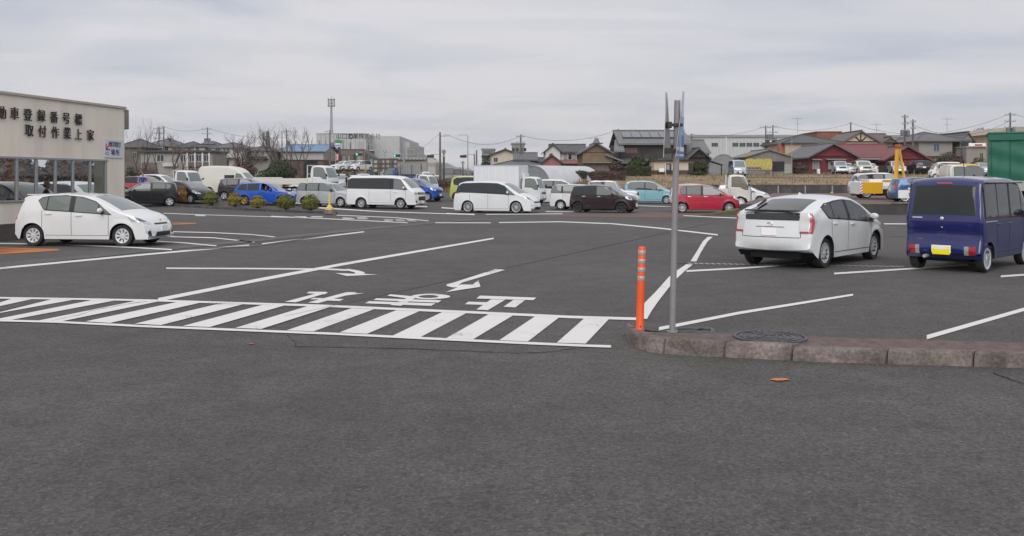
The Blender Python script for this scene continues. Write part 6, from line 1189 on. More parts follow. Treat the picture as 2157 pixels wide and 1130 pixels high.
walls(h, k(2050), k(2092), 2, 10, 0, z_(310), HGW); MB().bbox(k(2048), k(2094), 1.7, 10.2, z_(310), z_(308), .03).build('roof_edge', LGW, h); MB().box(k(2052), k(2088), 1.5, 1.69, z_(307.8), z_(301)).build('sign_panel', PLW, h); MB().box(k(2064), k(2080), 1.45, 1.497, z_(306.5), z_(303.5)).build('red_lettering', mat('sign_red', (.4, .03, .04), .5), h); window(h, k(2079), k(2085), z_(334), z_(322), 2, WIN, FRM)
h = hroot('tan_hall', 'tan hall with a pale gable roof edge above the green truck', 2140, 150, zf, 'building'); k = lambda px: hx(px, 150, 2140); z_ = lambda py: Z_(py, 150) - zf
walls(h, k(2100), k(2230), 0, 14, 0, z_(283), TNW); MB().prism([(k(2092), -.4, z_(283)), (k(2125), -.4, z_(268)), (k(2240), -.4, z_(267)), (k(2240), -.4, z_(283))], (0, 14, 0)).build('roof', patchy('tan_roof', (.33, .28, .22), (.37, .31, .25), 1), h)
# ---------------------------------------------------------------- retaining wall, low wall, raised car park
rw = thing('retaining_wall', 'long dark grey concrete retaining wall below the grassy bank', 'wall', (X_(1580, 86.6), 86.6, 0)); rx = lambda px: X_(px, 86.6) - X_(1580, 86.6)
WCON = patchy('stained_concrete', (.05, .046, .042), (.085, .078, .07), .9); MB().box(rx(1470), rx(2300), -.12, .2, -.1, 1.22).build('wall', WCON, rw); MB().bbox(rx(1470), rx(2300), -.16, .24, 1.222, 1.3, .015).build('coping', patchy('coping', (.085, .078, .068), (.12, .11, .095), 1), rw)
for i in range(12): MB().bbox(rx(1638 + i * 57) - .06, rx(1638 + i * 57) + .06, -.2, -.13, 0, 1.2, .01).build('pipe_post', GRY, rw)
rl = thing('guard_wire', 'thin wire rail on short posts along the top of the grassy bank', 'fence', (X_(1580, 88), 88, 1.35)); b = MB(); b.tube([(-2, 0, .62), (40, 0, .62)], .025, 5); b.build('wire', mat('rail_dark', (.05, .045, .04), .7), rl)
for i in range(15): MB().tube([(-2 + i * 3, 0, -.3), (-2 + i * 3, 0, .64)], .03, 5).build('post', GRY, rl)
BRKP = patchy('brick_paving', (.12, .082, .07), (.155, .11, .095), .7, (.3, .7)); P0 = [G(1560, 452), Vector((60, 46.9, 0)), Vector((60, 86.4, 0)), Vector((X_(1630, 86.4), 86.4, 0))]; PZ = .49
vs = [Vector((p.x, p.y, 0)) for p in P0]; b = MB(); b.prism([v + Vector((0, .12 if i < 2 else 0, 0)) for i, v in enumerate(vs)], (0, 0, PZ)); tag(b.build('raised_pavement', BRKP), kind='structure')
lw = thing('low_wall', 'low dark concrete wall along the front of the raised car park', 'wall', P0[0]); o = P0[0]; b = MB(); b.bbox(0, X_(1925, 46.9) - o.x, -.1, .1, 0, PZ + .05, .015).bbox(X_(1925, 46.9) - o.x + .05, 40, -.1, .1, 0, PZ - .12, .015); b.build('wall', WCON, lw); MB().bbox(X_(1876, 46.9) - o.x, X_(1925, 46.9) - o.x, -.14, .14, PZ + .051, PZ + .1, .01).build('coping', CONC, lw)
rmp = thing('kerb_ramp', 'sloping grassy kerb wedge at the end of the low wall', 'kerb', o); b = MB(); q0 = G(1462, 456) - o; b.add([q0, (q0.x + .4, q0.y + .5, 0), (0, 0, .26), (.0, .9, .28), (0, 0, 0), (0, .9, 0)], [(0, 2, 3, 1), (0, 4, 2), (1, 3, 5), (2, 4, 5, 3)]); b.build('wedge', patchy('mossy_grass', (.11, .10, .04), (.16, .14, .06), 3), rmp)
# ---------------------------------------------------------------- trees
TWIG = patchy('twigs', (.115, .092, .082), (.17, .14, .125), 2)
def bare_tree(px, D, base_py_z, top_py, spread_px, label, seed, stems=1, group='bare trees behind the car park', thick=1.0, dens=1.0):
    rnd = random.Random(seed); z0 = terrain(X_(px, D), D) if base_py_z is None else base_py_z; H_ = Z_(top_py, D) - z0; S = spread_px / F * D / 2
    root = thing('bare_tree', label, 'tree', (X_(px, D), D, z0), 0, group); tb, cb = MB(), MB()
    def branch(p, d, ln, r, lev):
        if r < .016 or lev > 6: return
        n = 4; pts = [p]; rs = [r]; q_ = p.copy(); dd = d.copy()
        for i in range(n):
            dd = (dd + Vector((rnd.gauss(0, .13), rnd.gauss(0, .13), rnd.gauss(.05, .08)))).normalized(); q_ = q_ + dd * ln / n; pts.append(q_.copy()); rs.append(r * (1 - .36 * (i + 1) / n))
        (tb if lev < 2 else cb).tube(pts, rs, 6 if lev < 3 else 3, None, False)
        k = rnd.choice((2, 3, 3)) if lev < 5 else 2
        for j in range(k):
            a = rnd.uniform(0, 6.28); t = rnd.uniform(.35, .75) * (1.15 if lev else 1); side_ = Vector((math.cos(a), math.sin(a), 0)); nd = (dd * math.cos(t) + side_ * math.sin(t) + Vector((0, 0, .18))).normalized()
            i0 = n if j < 2 else rnd.randint(2, n - 1); branch(pts[i0], nd, ln * rnd.uniform(.62, .85), rs[i0] * rnd.uniform(.66, .84), lev + 1)
        if lev >= 2:
            for j in range(int(5 * dens)):
                i0 = rnd.randint(1, n); nd = (dd + Vector((rnd.gauss(0, .7), rnd.gauss(0, .7), rnd.gauss(.2, .4)))).normalized(); l2 = ln * rnd.uniform(.3, .6); cb.tube([pts[i0], pts[i0] + nd * l2 * .5, pts[i0] + (nd + Vector((0, 0, .25))).normalized() * l2], [rs[i0] * .55, rs[i0] * .42, .012], 3, None, False)
    for s_ in range(stems):
        a = 6.28 * s_ / stems + rnd.uniform(0, 1); branch(Vector((0, 0, 0)), Vector((math.cos(a) * .28 * (stems > 1), math.sin(a) * .28 * (stems > 1), 1)).normalized(), H_ * .34, H_ * .019 * thick, 0)
    xs = [abs(v[0]) for v in cb.v]; zs = [v[2] for v in cb.v]; xs.sort(); fx = S / xs[int(len(xs) * .97)]; fz = H_ / max(zs)
    for m in (tb, cb): m.v = [(v[0] * fx, v[1] * fx, v[2] * fz) for v in m.v]
    tb.build('trunk', BARK, root, 60, fix=False); cb.build('crown', TWIG, root, None, fix=False); return root
bare_tree(299, 118, None, 250, 62, 'bare tree with a leaning forked trunk, left of the white tipper cab', 2, 2, thick=1.0)
bare_tree(334, 124, None, 248, 44, 'slim bare tree standing in front of the pinkish house', 5, 1, thick=.95)
bare_tree(364, 122, None, 276, 46, 'small bare tree in front of the salmon wall', 8, 1, thick=.85)
bare_tree(388, 126, None, 284, 40, 'lowest bare tree, above the white motor caravan', 9, 1, thick=.85)
bare_tree(521, 112, None, 257, 106, 'wide bare tree with several spreading limbs, in front of the light grey house', 12, 3, thick=1.1)
bare_tree(592, 114, None, 254, 84, 'tall bare tree between the lattice mast and the blue roof', 15, 3, thick=1.2)
bare_tree(636, 116, None, 262, 62, 'bare tree directly in front of the blue roof', 21, 2, thick=1.15)
HDG = leaf_mat('dark_hedge_leaves', (.018, .028, .012), (.05, .06, .025)); HBR = leaf_mat('brown_hedge_leaves', (.045, .03, .024), (.11, .075, .06)); EVG = leaf_mat('evergreen_leaves', (.016, .028, .01), (.06, .075, .022)); RBR = leaf_mat('reddish_twig_leaves', (.06, .032, .03), (.12, .075, .065))
def bigshrub(px, D, top, wpx, m, label, seed, name='evergreen_shrub', cat='shrub', n=1400, size=.13, zg=None, ry=None, group=None):
    z0 = terrain(X_(px, D), D) if zg is None else zg; H_ = Z_(top, D) - z0; return shrub(Vector((X_(px, D), D, z0)), wpx / 2 * D / F, H_, m, label, cat, name, n, size, group, ry, seed)
bigshrub(592, 104, 338, 74, EVG, 'large dark evergreen shrub behind the bed of the white flatbed truck', 4, n=2600, size=.15)
bigshrub(560, 106, 358, 46, EVG, 'low dark evergreen shrub, left of the large evergreen', 6, n=1200)
bigshrub(512, 108, 336, 62, RBR, 'reddish brown bushy shrub under the wide bare tree', 7, n=2400, size=.14)
bigshrub(306, 108, 355, 62, RBR, 'brown twiggy shrub below the forked bare tree', 8, n=1500, size=.13)
bigshrub(276, 96, 352, 26, EVG, 'dark green shrub right against the shed corner', 9, n=900, size=.11)
bigshrub(455, 112, 352, 70, RBR, 'long brown shrub behind the white motor caravan', 10, n=1500, size=.13); bigshrub(400, 112, 352, 60, RBR, 'brown twiggy shrub below the flat-roofed block', 31, n=1300, size=.13)
bigshrub(900, 96, 368, 60, RBR, 'rusty dry scrub beside the tall pole, behind the white truck cab', 11, n=1500, size=.12); bigshrub(942, 92, 376, 50, HBR, 'low brown scrub left of the lime van', 12, n=1200, size=.1); bigshrub(925, 100, 374, 44, EVG, 'low green scrub at the foot of the tall pole', 33, n=900, size=.1)
bigshrub(1030, 200, 333, 46, EVG, 'dark tree mass below the grey roof-top block', 13, 'evergreen_tree', 'tree', 1500, .35)
def hedge(px0, px1, D, top, bot, m, label, seed, n=2600, size=.1, depth=1.2, zg=None):
    rnd = random.Random(seed); z0 = terrain(X_((px0 + px1) / 2, D), D) if zg is None else zg; x0, x1 = spans(px0, px1, D); root = thing('clipped_hedge', label, 'hedge', (X_((px0 + px1) / 2, D), D, z0)); za, zb2 = Z_(bot, D) - z0, Z_(top, D) - z0; b = MB()
    for _ in range(n):
        f = rnd.random(); p = Vector((rnd.uniform(x0, x1), 0, rnd.uniform(za, zb2)))
        if f < .55: p.y = rnd.gauss(0, .06)
        elif f < .85: p.z = zb2 + rnd.gauss(0, .05); p.y = rnd.uniform(0, depth)
        else: p.y = rnd.uniform(0, depth)
        p.z += .08 * math.sin(p.x * 2.1 + seed); d = Vector((rnd.gauss(0, .6), -1 + rnd.gauss(0, .5), rnd.gauss(.4, .6))).normalized(); a = d.orthogonal().normalized(); e = d.cross(a); s_ = size * rnd.uniform(.6, 1.3); b.add([p - a * s_, p - e * s_ * .5, p + a * s_, p + e * s_ * .5], [(0, 1, 2, 3)])
    b.build('foliage', m, root, None, fix=False); b = MB(); b.box(x0 + .15, x1 - .15, .15, depth - .1, za + .1, zb2 - .12); b.build('inner_branches', HBR, root); b = MB()
    for i in range(max(2, int((x1 - x0) / 1.2))): x = x0 + .4 + i * 1.2; b.tube([(x, depth / 2, 0), (x + .05, depth / 2, za + .3)], .05, 5)
    b.build('stem', BARK, root); return root
hedge(1197, 1236, 97, 364, 377, HDG, 'dark green clipped hedge on bare stems beside the polytunnel', 1); hedge(1228, 1318, 98, 363, 386, HBR, 'long brown twiggy hedge in front of the clay house', 2, 3600); hedge(1318, 1372, 104, 352, 372, HDG, 'dark garden hedge in front of the mansion', 3, 2600)
bigshrub(1344, 112, 330, 46, EVG, 'dark garden pine in front of the mansion wall', 14, 'garden_tree', 'tree', 2200, .16); bigshrub(1298, 106, 340, 34, HBR, 'olive brown garden tree beside the lean-to roof', 15, 'garden_tree', 'tree', 1500, .13); bigshrub(1376, 115, 333, 34, EVG, 'dark garden pine behind the site cabin', 16, 'garden_tree', 'tree', 1400, .15)
bigshrub(1473, 110, 342, 40, EVG, 'dark clipped garden tree right of the site cabin', 17, 'garden_tree', 'tree', 1600, .14); bigshrub(1470, 106, 362, 46, HDG, 'low dark shrub below the garden tree, right of the cabin', 18, n=1200, size=.1); bigshrub(1684, 114, 344, 36, HBR, 'brownish rounded shrub between the board shed and the red house', 19, n=1800, size=.13)
bigshrub(2000, 124, 322, 60, HBR, 'dark brown shrub mass below the arched balcony', 20, n=2200, size=.16); bigshrub(1985, 122, 332, 74, EVG, 'wide dark green shrub in front of the hip-roofed house', 21, n=1800, size=.15); bigshrub(2062, 118, 332, 36, leaf_mat('olive_leaves', (.05, .05, .02), (.14, .13, .05)), 'olive green shrub close to the green truck', 22, n=1400, size=.14); bigshrub(1700, 112, 362, 26, HBR, 'little dry shrub at the corner of the red house', 23, n=500, size=.1)
bigshrub(20, 50, 318, 150, HBR, 'large brown hedge mass seen through the shed windows', 41, n=5000, size=.2); bigshrub(150, 54, 325, 150, HBR, 'dark brown hedge seen through the right-hand shed windows', 42, n=5000, size=.2); bigshrub(225, 56, 335, 70, HBR, 'brown shrub seen through the last shed window', 43, n=2500, size=.18)
far_rnd = random.Random(9); fm = MB()
for i in range(70):
    D = far_rnd.uniform(420, 900); px = far_rnd.uniform(915, 1035) if i < 46 else far_rnd.uniform(540, 700); r = far_rnd.uniform(2.5, 5) * D / 500; leaves(fm, Vector((X_(px, D), D, 1.0 + r * .5)), (r, r, r * .8), 60, r * .22, far_rnd)
tag(fm.build('distant_trees', EVG, None, None, fix=False), kind='stuff')
fh = random.Random(5)
for i in range(5):
    D = 380 + 40 * i; px = 936 + i * 16; r_ = hroot('distant_house', ['tiny distant pale house nearest the tall pole', 'tiny distant house with grey roof, second from the tall pole', 'tiny distant low house at the middle of the far roofs', 'tiny distant house under the street lamp', 'tiny distant house beside the polytunnel end'][i], px, D, .8); wdx = fh.uniform(5, 8); walls(r_, -wdx / 2, wdx / 2, 0, 7, 0, 3.4, [STN, LGW, CRW, HGW, WHW][i]); gable(r_, -wdx / 2, wdx / 2, 0, 7, 3.4, 5.4, [GREYT, DARKT, BRNT, GREYT, DARKT][i], 'x', .3, .15, wm=STN)
# ---------------------------------------------------------------- mountain
def ridge(): 
    rnd = random.Random(2); D = 5200; key = [(600, 374), (760, 340), (800, 318), (836, 306), (860, 310), (885, 322), (905, 330), (935, 344), (975, 356), (1015, 364), (1060, 369), (1150, 374), (1300, 377)]; b = []; nx = 90; ny = 10; vs = []
    for i in range(nx + 1):
        px = key[0][0] + (key[-1][0] - key[0][0]) * i / nx; j = min(max(k for k in range(len(key)) if key[k][0] <= px + 1e-6), len(key) - 2); f = (px - key[j][0]) / (key[j + 1][0] - key[j][0]); f = f * f * (3 - 2 * f); top_ = Z_(key[j][1] + (key[j + 1][1] - key[j][1]) * f, D) + rnd.uniform(-2, 5)
        for k in range(ny + 1): g = k / ny; vs.append((X_(px, D) * (1 - .0 * g), D - 900 * (1 - g) + rnd.uniform(-60, 60) * (0 < k < ny), max(0, top_ * g ** .8 + rnd.uniform(-14, 14) * (0 < k < ny))))
    n1 = ny + 1; me = bpy.data.meshes.new('mountain'); me.from_pydata(vs, [], [(i * n1 + k, (i + 1) * n1 + k, (i + 1) * n1 + k + 1, i * n1 + k + 1) for i in range(nx) for k in range(ny)]); me.materials.append(patchy('wooded_slope', (.03, .042, .02), (.06, .07, .035), .004)); me.polygons.foreach_set('use_smooth', [True] * len(me.polygons)); tag(link('mountain', me), kind='structure')
ridge()
# ---------------------------------------------------------------- poles, wires, lamps, signals
PCON = patchy('pole_concrete', (.10, .092, .085), (.15, .14, .13), .6); WIRE = mat('wire_black', (.03, .03, .032), .6)
def utility_pole(px, D, top, label, arms=1, trans=0, group='utility poles', r=.17, lamp=False, cross=1.0, zg=None):
    zg = terrain(X_(px, D), D) if zg is None else zg; root = thing('utility_pole', label, 'utility pole', (X_(px, D), D, zg), 0, group); H_ = Z_(top, D) - zg
    b = MB(); b.tube([(0, 0, 0), (0, 0, H_)], [r, r * .62], 10); b.build('pole', PCON, root, 50)
    for i in range(arms):
        z = H_ - .35 - i * .9; a = MB(); a.bbox(-cross, cross * .8, -.24, -.15, z - .05, z + .05, .01); ao = a.build('cross_arm', GRY, root); q_ = MB()
        for x in (-cross * .92, -cross * .45, cross * .4, cross * .74): q_.lathe([(0, 0), (.05, 0), (.07, .06), (.045, .12), (.06, .17), (0, .2)], 8, None, Matrix.Translation((x, -.195, z + .05)))
        q_.build('insulator', mat('insulator', (.4, .4, .4), .3), ao)
    for i in range(trans): 
        q_ = MB(); x = (.38, -.38)[i % 2]; q_.lathe([(0, 0), (.25, 0), (.26, .1), (.26, .7), (.22, .8), (0, .82)], 14, None, Matrix.Translation((x, -.1, H_ - 2.9))); q_.build('transformer', mat('transformer_grey', (.13, .13, .135), .5), root, 40)
    b = MB()
    for i in range(6): b.box(-.26, .26, -.02, .02, 2.2 + i * .9, 2.23 + i * .9)
    b.build('step_bolt', GRY, root); return Vector((X_(px, D), D, zg + H_ - .12))
def wire(a, b, sag, label, r=.022, n=16, group='overhead wires'):
    o = tag(MB().tube([Vector((0, 0, 0)).lerp(b - a, i / n) - Vector((0, 0, sag * 4 * (i / n) * (1 - i / n))) for i in range(n + 1)], r, 4, WIRE, False).build('overhead_wire', None, None, None, a, 0, False), label, 'wire', group); return o
T1 = utility_pole(927, 118, 279, 'tall plain pole rising beside the low hall and the mountain', 0); b_ = MB(); 
root = bpy.data.objects[[o.name for o in bpy.data.objects if o.name.startswith('utility_pole')][-1]]
b_.bbox(0, 1.15, -.05, .05, Z_(283, 118) - .3 - root.location.z, Z_(283, 118) - .22 - root.location.z, .01); ar_ = b_.build('cross_arm', GRY, root); q_ = MB()
for x in (.5, .75, 1.0): q_.lathe([(0, 0), (.05, 0), (.07, .1), (.04, .22), (0, .24)], 8, None, Matrix.Translation((x, 0, Z_(283, 118) - .22 - root.location.z)))
q_.build('insulator', mat('insulator', (.4, .4, .4), .3), ar_)
T2 = utility_pole(1097, 135, 284, 'pole behind the grey block tower with a crossarm to its right', 2, cross=.7); T3 = utility_pole(1302, 140, 272, 'pole whose tip shows at the left end of the mansion roof', 1)
T4 = utility_pole(1457, 150, 282, 'thin pole before the long factory, nearest the sign boards', 1, cross=.5); T5 = utility_pole(1613, 152, 265, 'left pole of the twin pole platform with transformers', 1, 1); T6 = utility_pole(1628, 152, 264, 'right pole of the twin pole platform with transformers', 2, 1); T7 = utility_pole(1792, 150, 258, 'plain pole between the tan house and the half-timbered house', 0)
T8 = utility_pole(1906, 122, 242, 'tallest dark pole with pairs of transformers, behind the red house', 3, 2, cross=.5); T9 = utility_pole(1923, 124, 252, 'dark pole with two short lamp arms, next to the tallest pole', 2, 0, cross=.4); T10 = utility_pole(2128, 130, 238, 'pole with three crossarms above the tan hall', 3, 2, cross=.9)
T11 = utility_pole(437, 175, 269, 'pole with transformers above the solar panel roof', 2, 2); T12 = utility_pole(345, 172, 266, 'right pole of the stepped double pole behind the pinkish house', 1, cross=.3); T12b = utility_pole(335, 172, 268, 'left pole of the stepped double pole behind the pinkish house', 5, cross=1.0); T13 = utility_pole(604, 168, 274, 'dark pole with a round box among the bare branches', 1, 1); T14 = utility_pole(594, 166, 278, 'thin dark pole just left of the pole with a round box', 0, r=.12); T15 = utility_pole(695, 150, 274, 'slightly leaning dark pole in front of the grey factory', 2, 1, cross=.8); T16 = utility_pole(738, 170, 300, 'short dark pole behind the brown shop roof', 1, cross=.5); T17 = utility_pole(776.5, 160, 302, 'dark pole left of the billboard', 1, cross=.7)
T18 = utility_pole(1000, 160, 325, 'thin far pole near the left end of the polytunnel', 0, r=.1); T19 = utility_pole(1004, 150, 317, 'thicker pole right beside a thinner one near the box truck', 0); T20 = utility_pole(975, 170, 340, 'short dark pole under the distant hills', 1, cross=.4); T21 = utility_pole(899.5, 185, 331, 'short pole at the right end of the low hall roof', 0, r=.14)
wire(T1 + Vector((1.1, 0, -.25)), T2, 1.3, 'wire sagging from the plain pole to the pole behind the tower'); wire(T2, T3, 1.2, 'wire rising from the tower pole to the mansion roof'); wire(T1, Vector((X_(800, 200), 200, Z_(352, 200))), 1.2, 'faint wire descending from the plain pole toward the far signals', .02)
wire(T4, T5, .8, 'wire from the thin pole to the twin poles'); wire(T6, T7, 1.0, 'wire from the twin poles to the plain pole by the tan house'); wire(T7, T10, 2.4, 'long wire passing over the half-timbered house'); wire(T10, Vector((X_(2400, 130), 130, Z_(262, 130))), .8, 'wire leaving the picture above the tan hall'); wire(T12, T11, .7, 'faint wire above the roofs of the terrace'); wire(T11, Vector((X_(606, 168), 168, Z_(290, 168))), .8, 'faint wire running into the bare branches')
for a_, c_ in ((T10, (1906, 122, 250)),): wire(a_ - Vector((0, 0, 1)), Vector((X_(c_[0], c_[1]), c_[1], Z_(c_[2] + 5, c_[1]))), 2.0, 'lower wire reaching the tallest dark pole')
pl = thing('pole_platform', 'transformer platform slung between the twin poles', 'platform', (X_(1620.5, 152), 151.6, Z_(296, 152))); MB().bbox(-.9, .9, -.3, .3, 0, .12, .02).build('deck', GRY, pl); MB().bbox(-.5, .5, -.25, .25, .125, 1.0, .06).build('cabinet', mat('transformer_grey', (.13, .13, .135), .5), pl)
lt = thing('lattice_mast', 'dark tapering lattice steel mast between the bare trees', 'mast', (X_(567, 170), 170, .8)); H_ = Z_(277, 170) - .8; b = MB()
for sx_, sy_ in ((-1, -1), (1, -1), (1, 1), (-1, 1)): b.tube([(sx_ * .75, sy_ * .75, 0), (sx_ * .12 - .3, sy_ * .12, H_)], .09, 5)
for i in range(14):
    z0_, z1_ = H_ * i / 14, H_ * (i + 1) / 14; f0, f1 = .75 - .63 * i / 14, .75 - .63 * (i + 1) / 14; o0, o1 = -.3 * i / 14, -.3 * (i + 1) / 14
    for s_ in (-1, 1): b.tube([(-f0 + o0, s_ * f0, z0_), (f1 + o1, s_ * f1, z1_)], .05, 4); b.tube([(f0 + o0, s_ * f0, z0_), (-f1 + o1, s_ * f1, z1_)], .05, 4)
b.build('lattice', mat('lattice_steel', (.09, .09, .095), .6), lt); MB().bbox(-.7, .1, -.05, .05, H_ - .5, H_ - .42, .01).build('cross_arm', GRY, lt)
def street_lamp(px, D, top, label, dirx=-1):
    zg = terrain(X_(px, D), D); root = thing('street_lamp', label, 'street lamp', (X_(px, D), D, zg)); H_ = Z_(top, D) - zg; b = MB(); b.tube([(0, 0, 0), (0, 0, H_ - .1), (dirx * .2, 0, H_), (dirx * 1.1, 0, H_ + .05)], [.1, .06, .05, .04], 8); b.build('pole', GRY, root, 60); MB().bbox(min(dirx * 1.0, dirx * 1.7), max(dirx * 1.0, dirx * 1.7), -.14, .14, H_ - .03, H_ + .1, .03).build('lamp_head', ALU, root)
street_lamp(985.5, 150, 285, 'slim street lamp standing clear against the sky'); street_lamp(767, 178, 318, 'street lamp in front of the brown shop', 1)
GLOW = mat('signal_green', (.02, .3, .22), .3, emit=((.05, .9, .65), 2.2)); DKS = mat('signal_dark', (.04, .042, .045), .5)
def signal(px, D, py, label, post_px, lit=True, face=-1):
    zg = terrain(X_(px, D), D); root = thing('traffic_light', label, 'traffic light', (X_(post_px, D), D, zg)); z = Z_(py, D) - zg; x = X_(px, D) - X_(post_px, D); b = MB(); b.tube([(0, 0, 0), (0, 0, z + .5)], [.14, .1], 8); b.tube([(0, 0, z + .35), (x, 0, z + .32)], .06, 6); b.build('post', GRY, root, 50)
    MB().bbox(x - .62, x + .62, -.18, .12, z - .24, z + .24, .08).build('housing', DKS, root)
    for i in range(3):
        q_ = MB(); M_ = Matrix.Translation((x - .4 + i * .4, -.19, z)) @ Matrix.Rotation(R(90), 4, 'X'); q_.lathe([(0, .02), (.15, .0)], 14, None, M_); q_.build('lens', GLOW if lit and i == 0 else mat('lens_off', (.03, .02, .02), .3), root, 60)
        q_ = MB(); q_.lathe([(.17, .0), (.17, .22)], 10, None, M_, 0, math.pi); q_.build('hood', DKS, root, 60)
    return root
signal(756.5, 165, 325.5, 'traffic light showing green in front of the brown shop', 762.5); signal(836, 170, 328.5, 'traffic light showing green above the billboard edge', 852)
signal(907, 160, 329.5, 'unlit dark traffic light on a long arm reaching left from the tall pole', 928, False); signal(976, 165, 330, 'unlit dark traffic light with its arm below the slim street lamp', 999, False); signal(1022, 150, 330.5, 'unlit traffic light close to the cream gable house', 1034, False)
bs_ = thing('blue_arrow_sign', 'round blue sign with a white arrow on a thin post behind the billboard', 'road sign', (X_(811, 150), 150, .6)); z = Z_(319, 150) - .6; b = MB(); b.tube([(0, .05, 0), (0, .05, z + .2)], .07, 8); b.build('post', GRY, bs_); q_ = MB(); q_.lathe([(0, .0), (.26, 0), (.27, -.02), (0, -.03)], 20, None, Matrix.Translation((0, -.05, z)) @ Matrix.Rotation(R(90), 4, 'X')); q_.build('disc', BLU, bs_); q_ = MB(); q_.add([(-.04, -.09, z - .18), (.04, -.09, z - .18), (.04, -.09, z + .02), (.12, -.09, z + .02), (0, -.09, z + .18), (-.12, -.09, z + .02), (-.04, -.09, z + .02)], [(0, 1, 2, 3, 4, 5, 6)]); q_.build('arrow', PLW, bs_)
rs = thing('road_direction_sign', 'big grey road sign seen from behind with a bolted frame', 'road sign', (X_(868, 140), 140, .6)); z0, z1 = Z_(332, 140) - .6, Z_(311, 140) - .6; x0, x1 = X_(858, 140) - X_(868, 140), X_(878, 140) - X_(868, 140); MB().bbox(x0, x1, 0, .06, z0, z1, .01).build('panel', mat('sign_back', (.21, .205, .195), .5, .2, var=.1), rs)
b = MB()
for z in (z0 + .35, z1 - .35): b.bbox(X_(850, 140) - X_(868, 140), x1 - .1, -.1, -.01, z - .05, z + .05, .01)
for x in (x0 + .38, x1 - .38): b.bbox(x - .05, x + .05, -.08, -.005, z0 + .4, z1 - .4, .01)
b.build('frame', GRY, rs); MB().tube([(X_(850.5, 140) - X_(868, 140), 0, 0), (X_(850.5, 140) - X_(868, 140), 0, z1)], .13, 8).build('post', GRY, rs)
rd = thing('round_sign', 'round road sign seen from behind on a thick dark post beside the tall pole', 'road sign', (X_(935, 116), 116, .5)); z = Z_(320, 116) - .5; MB().tube([(0, 0, 0), (0, 0, z)], .13, 8).build('post', mat('dark_post', (.06, .055, .055), .5), rd); q_ = MB(); q_.lathe([(0, 0), (.27, 0), (.28, .02), (0, .03)], 20, None, Matrix.Translation((0, -.14, z)) @ Matrix.Rotation(R(90), 4, 'X')); q_.build('disc', mat('sign_back', (.21, .205, .195), .5), rd); MB().bbox(-.14, .14, -.17, -.13, z - .65, z - .36, .01).build('plate', GRY, rd)
lf = thing('lattice_fence', 'pale lattice fence behind the bed of the white flatbed truck', 'fence', (X_(562, 100), 100, .55)); kx = lambda px: X_(px, 100) - X_(562, 100); b = MB()
for i in range(17): x = kx(530) + (kx(594) - kx(530)) * i / 16; b.box(x - .03, x + .03, -.03, .03, 0, 1.4)
for i in range(8): z = .1 + i * .18; b.box(kx(530), kx(594), -.05, -.035, z - .02, z + .02)
b.build('lattice', WHT, lf); MB().bbox(kx(529), kx(595), -.06, .06, 1.41, 1.48, .01).build('rail', WHT, lf)
for px, lab in ((585, 'thin white hooped pole in front of the evergreen shrub'),): pass
def antenna(px, D, y0, y1, label):
    root = thing('roof_antenna', label, 'antenna', (X_(px, D), D, Z_(y1, D))); H_ = Z_(y0, D) - Z_(y1, D); MB().tube([(0, 0, 0), (0, 0, H_)], .035, 5).build('mast', GRY, root); b = MB(); b.tube([(-.9, 0, H_ - .25), (.9, 0, H_ - .25)], .025, 4)
    for i in range(6): b.tube([(-.75 + i * .3, -.3, H_ - .25), (-.75 + i * .3, .3, H_ - .25)], .018, 4)
    b.tube([(-.5, 0, H_ - 1.1), (.5, 0, H_ - 1.1)], .025, 4); b.build('dipole', GRY, root)
antenna(1680, 146, 247, 282, 'thin television aerial above the tan house roof'); antenna(1846, 148, 260, 284, 'television aerial behind the half-timbered house'); antenna(1995, 144, 248, 276, 'television aerial on the hip roof'); antenna(1253, 124, 288, 304, 'television aerial above the clay house')
fp = thing('grey_pipe_post', 'thin pale post in front of the board shed corner', 'post', (X_(1668, 108), 108, terrain(36, 108))); MB().tube([(0, 0, 0), (0, 0, Z_(290, 108) - terrain(36, 108))], [.05, .035], 8).build('tube', GRY, fp); MB().lathe([(0, 0), (.12, 0), (.1, .08), (0, .1)], 10).build('foot', CONC, fp)
cp = thing('dark_canopy', 'small dark lean-to canopy on a post before the mesh tunnel', 'canopy', (X_(1507, 106), 106, terrain(24, 106))); zc = Z_(345, 106) - terrain(24, 106); k_ = lambda px: X_(px, 106) - X_(1507, 106); MB().prism([(k_(1495), 0, zc + .3), (k_(1523), 0, zc - .2), (k_(1523), 1.5, zc - .2), (k_(1495), 1.5, zc + .3)], (0, 0, .1)).build('roof', DKB, cp); MB().tube([(k_(1520), .1, 0), (k_(1520), .1, zc - .2)], .07, 6).build('post', DKB, cp)
yb = thing('yellow_bollard', 'small yellow bollard at the foot of the retaining wall', 'bollard', (X_(1752, 86), 86, 0)); MB().lathe([(.13, 0), (.13, .56), (.11, .6), (0, .62)], 12).build('post', mat('yellow_paint', (.6, .4, .03), .5), yb, 40); MB().lathe([(.16, 0), (.16, .06), (.13, .08)], 12).build('base', GRY, yb)
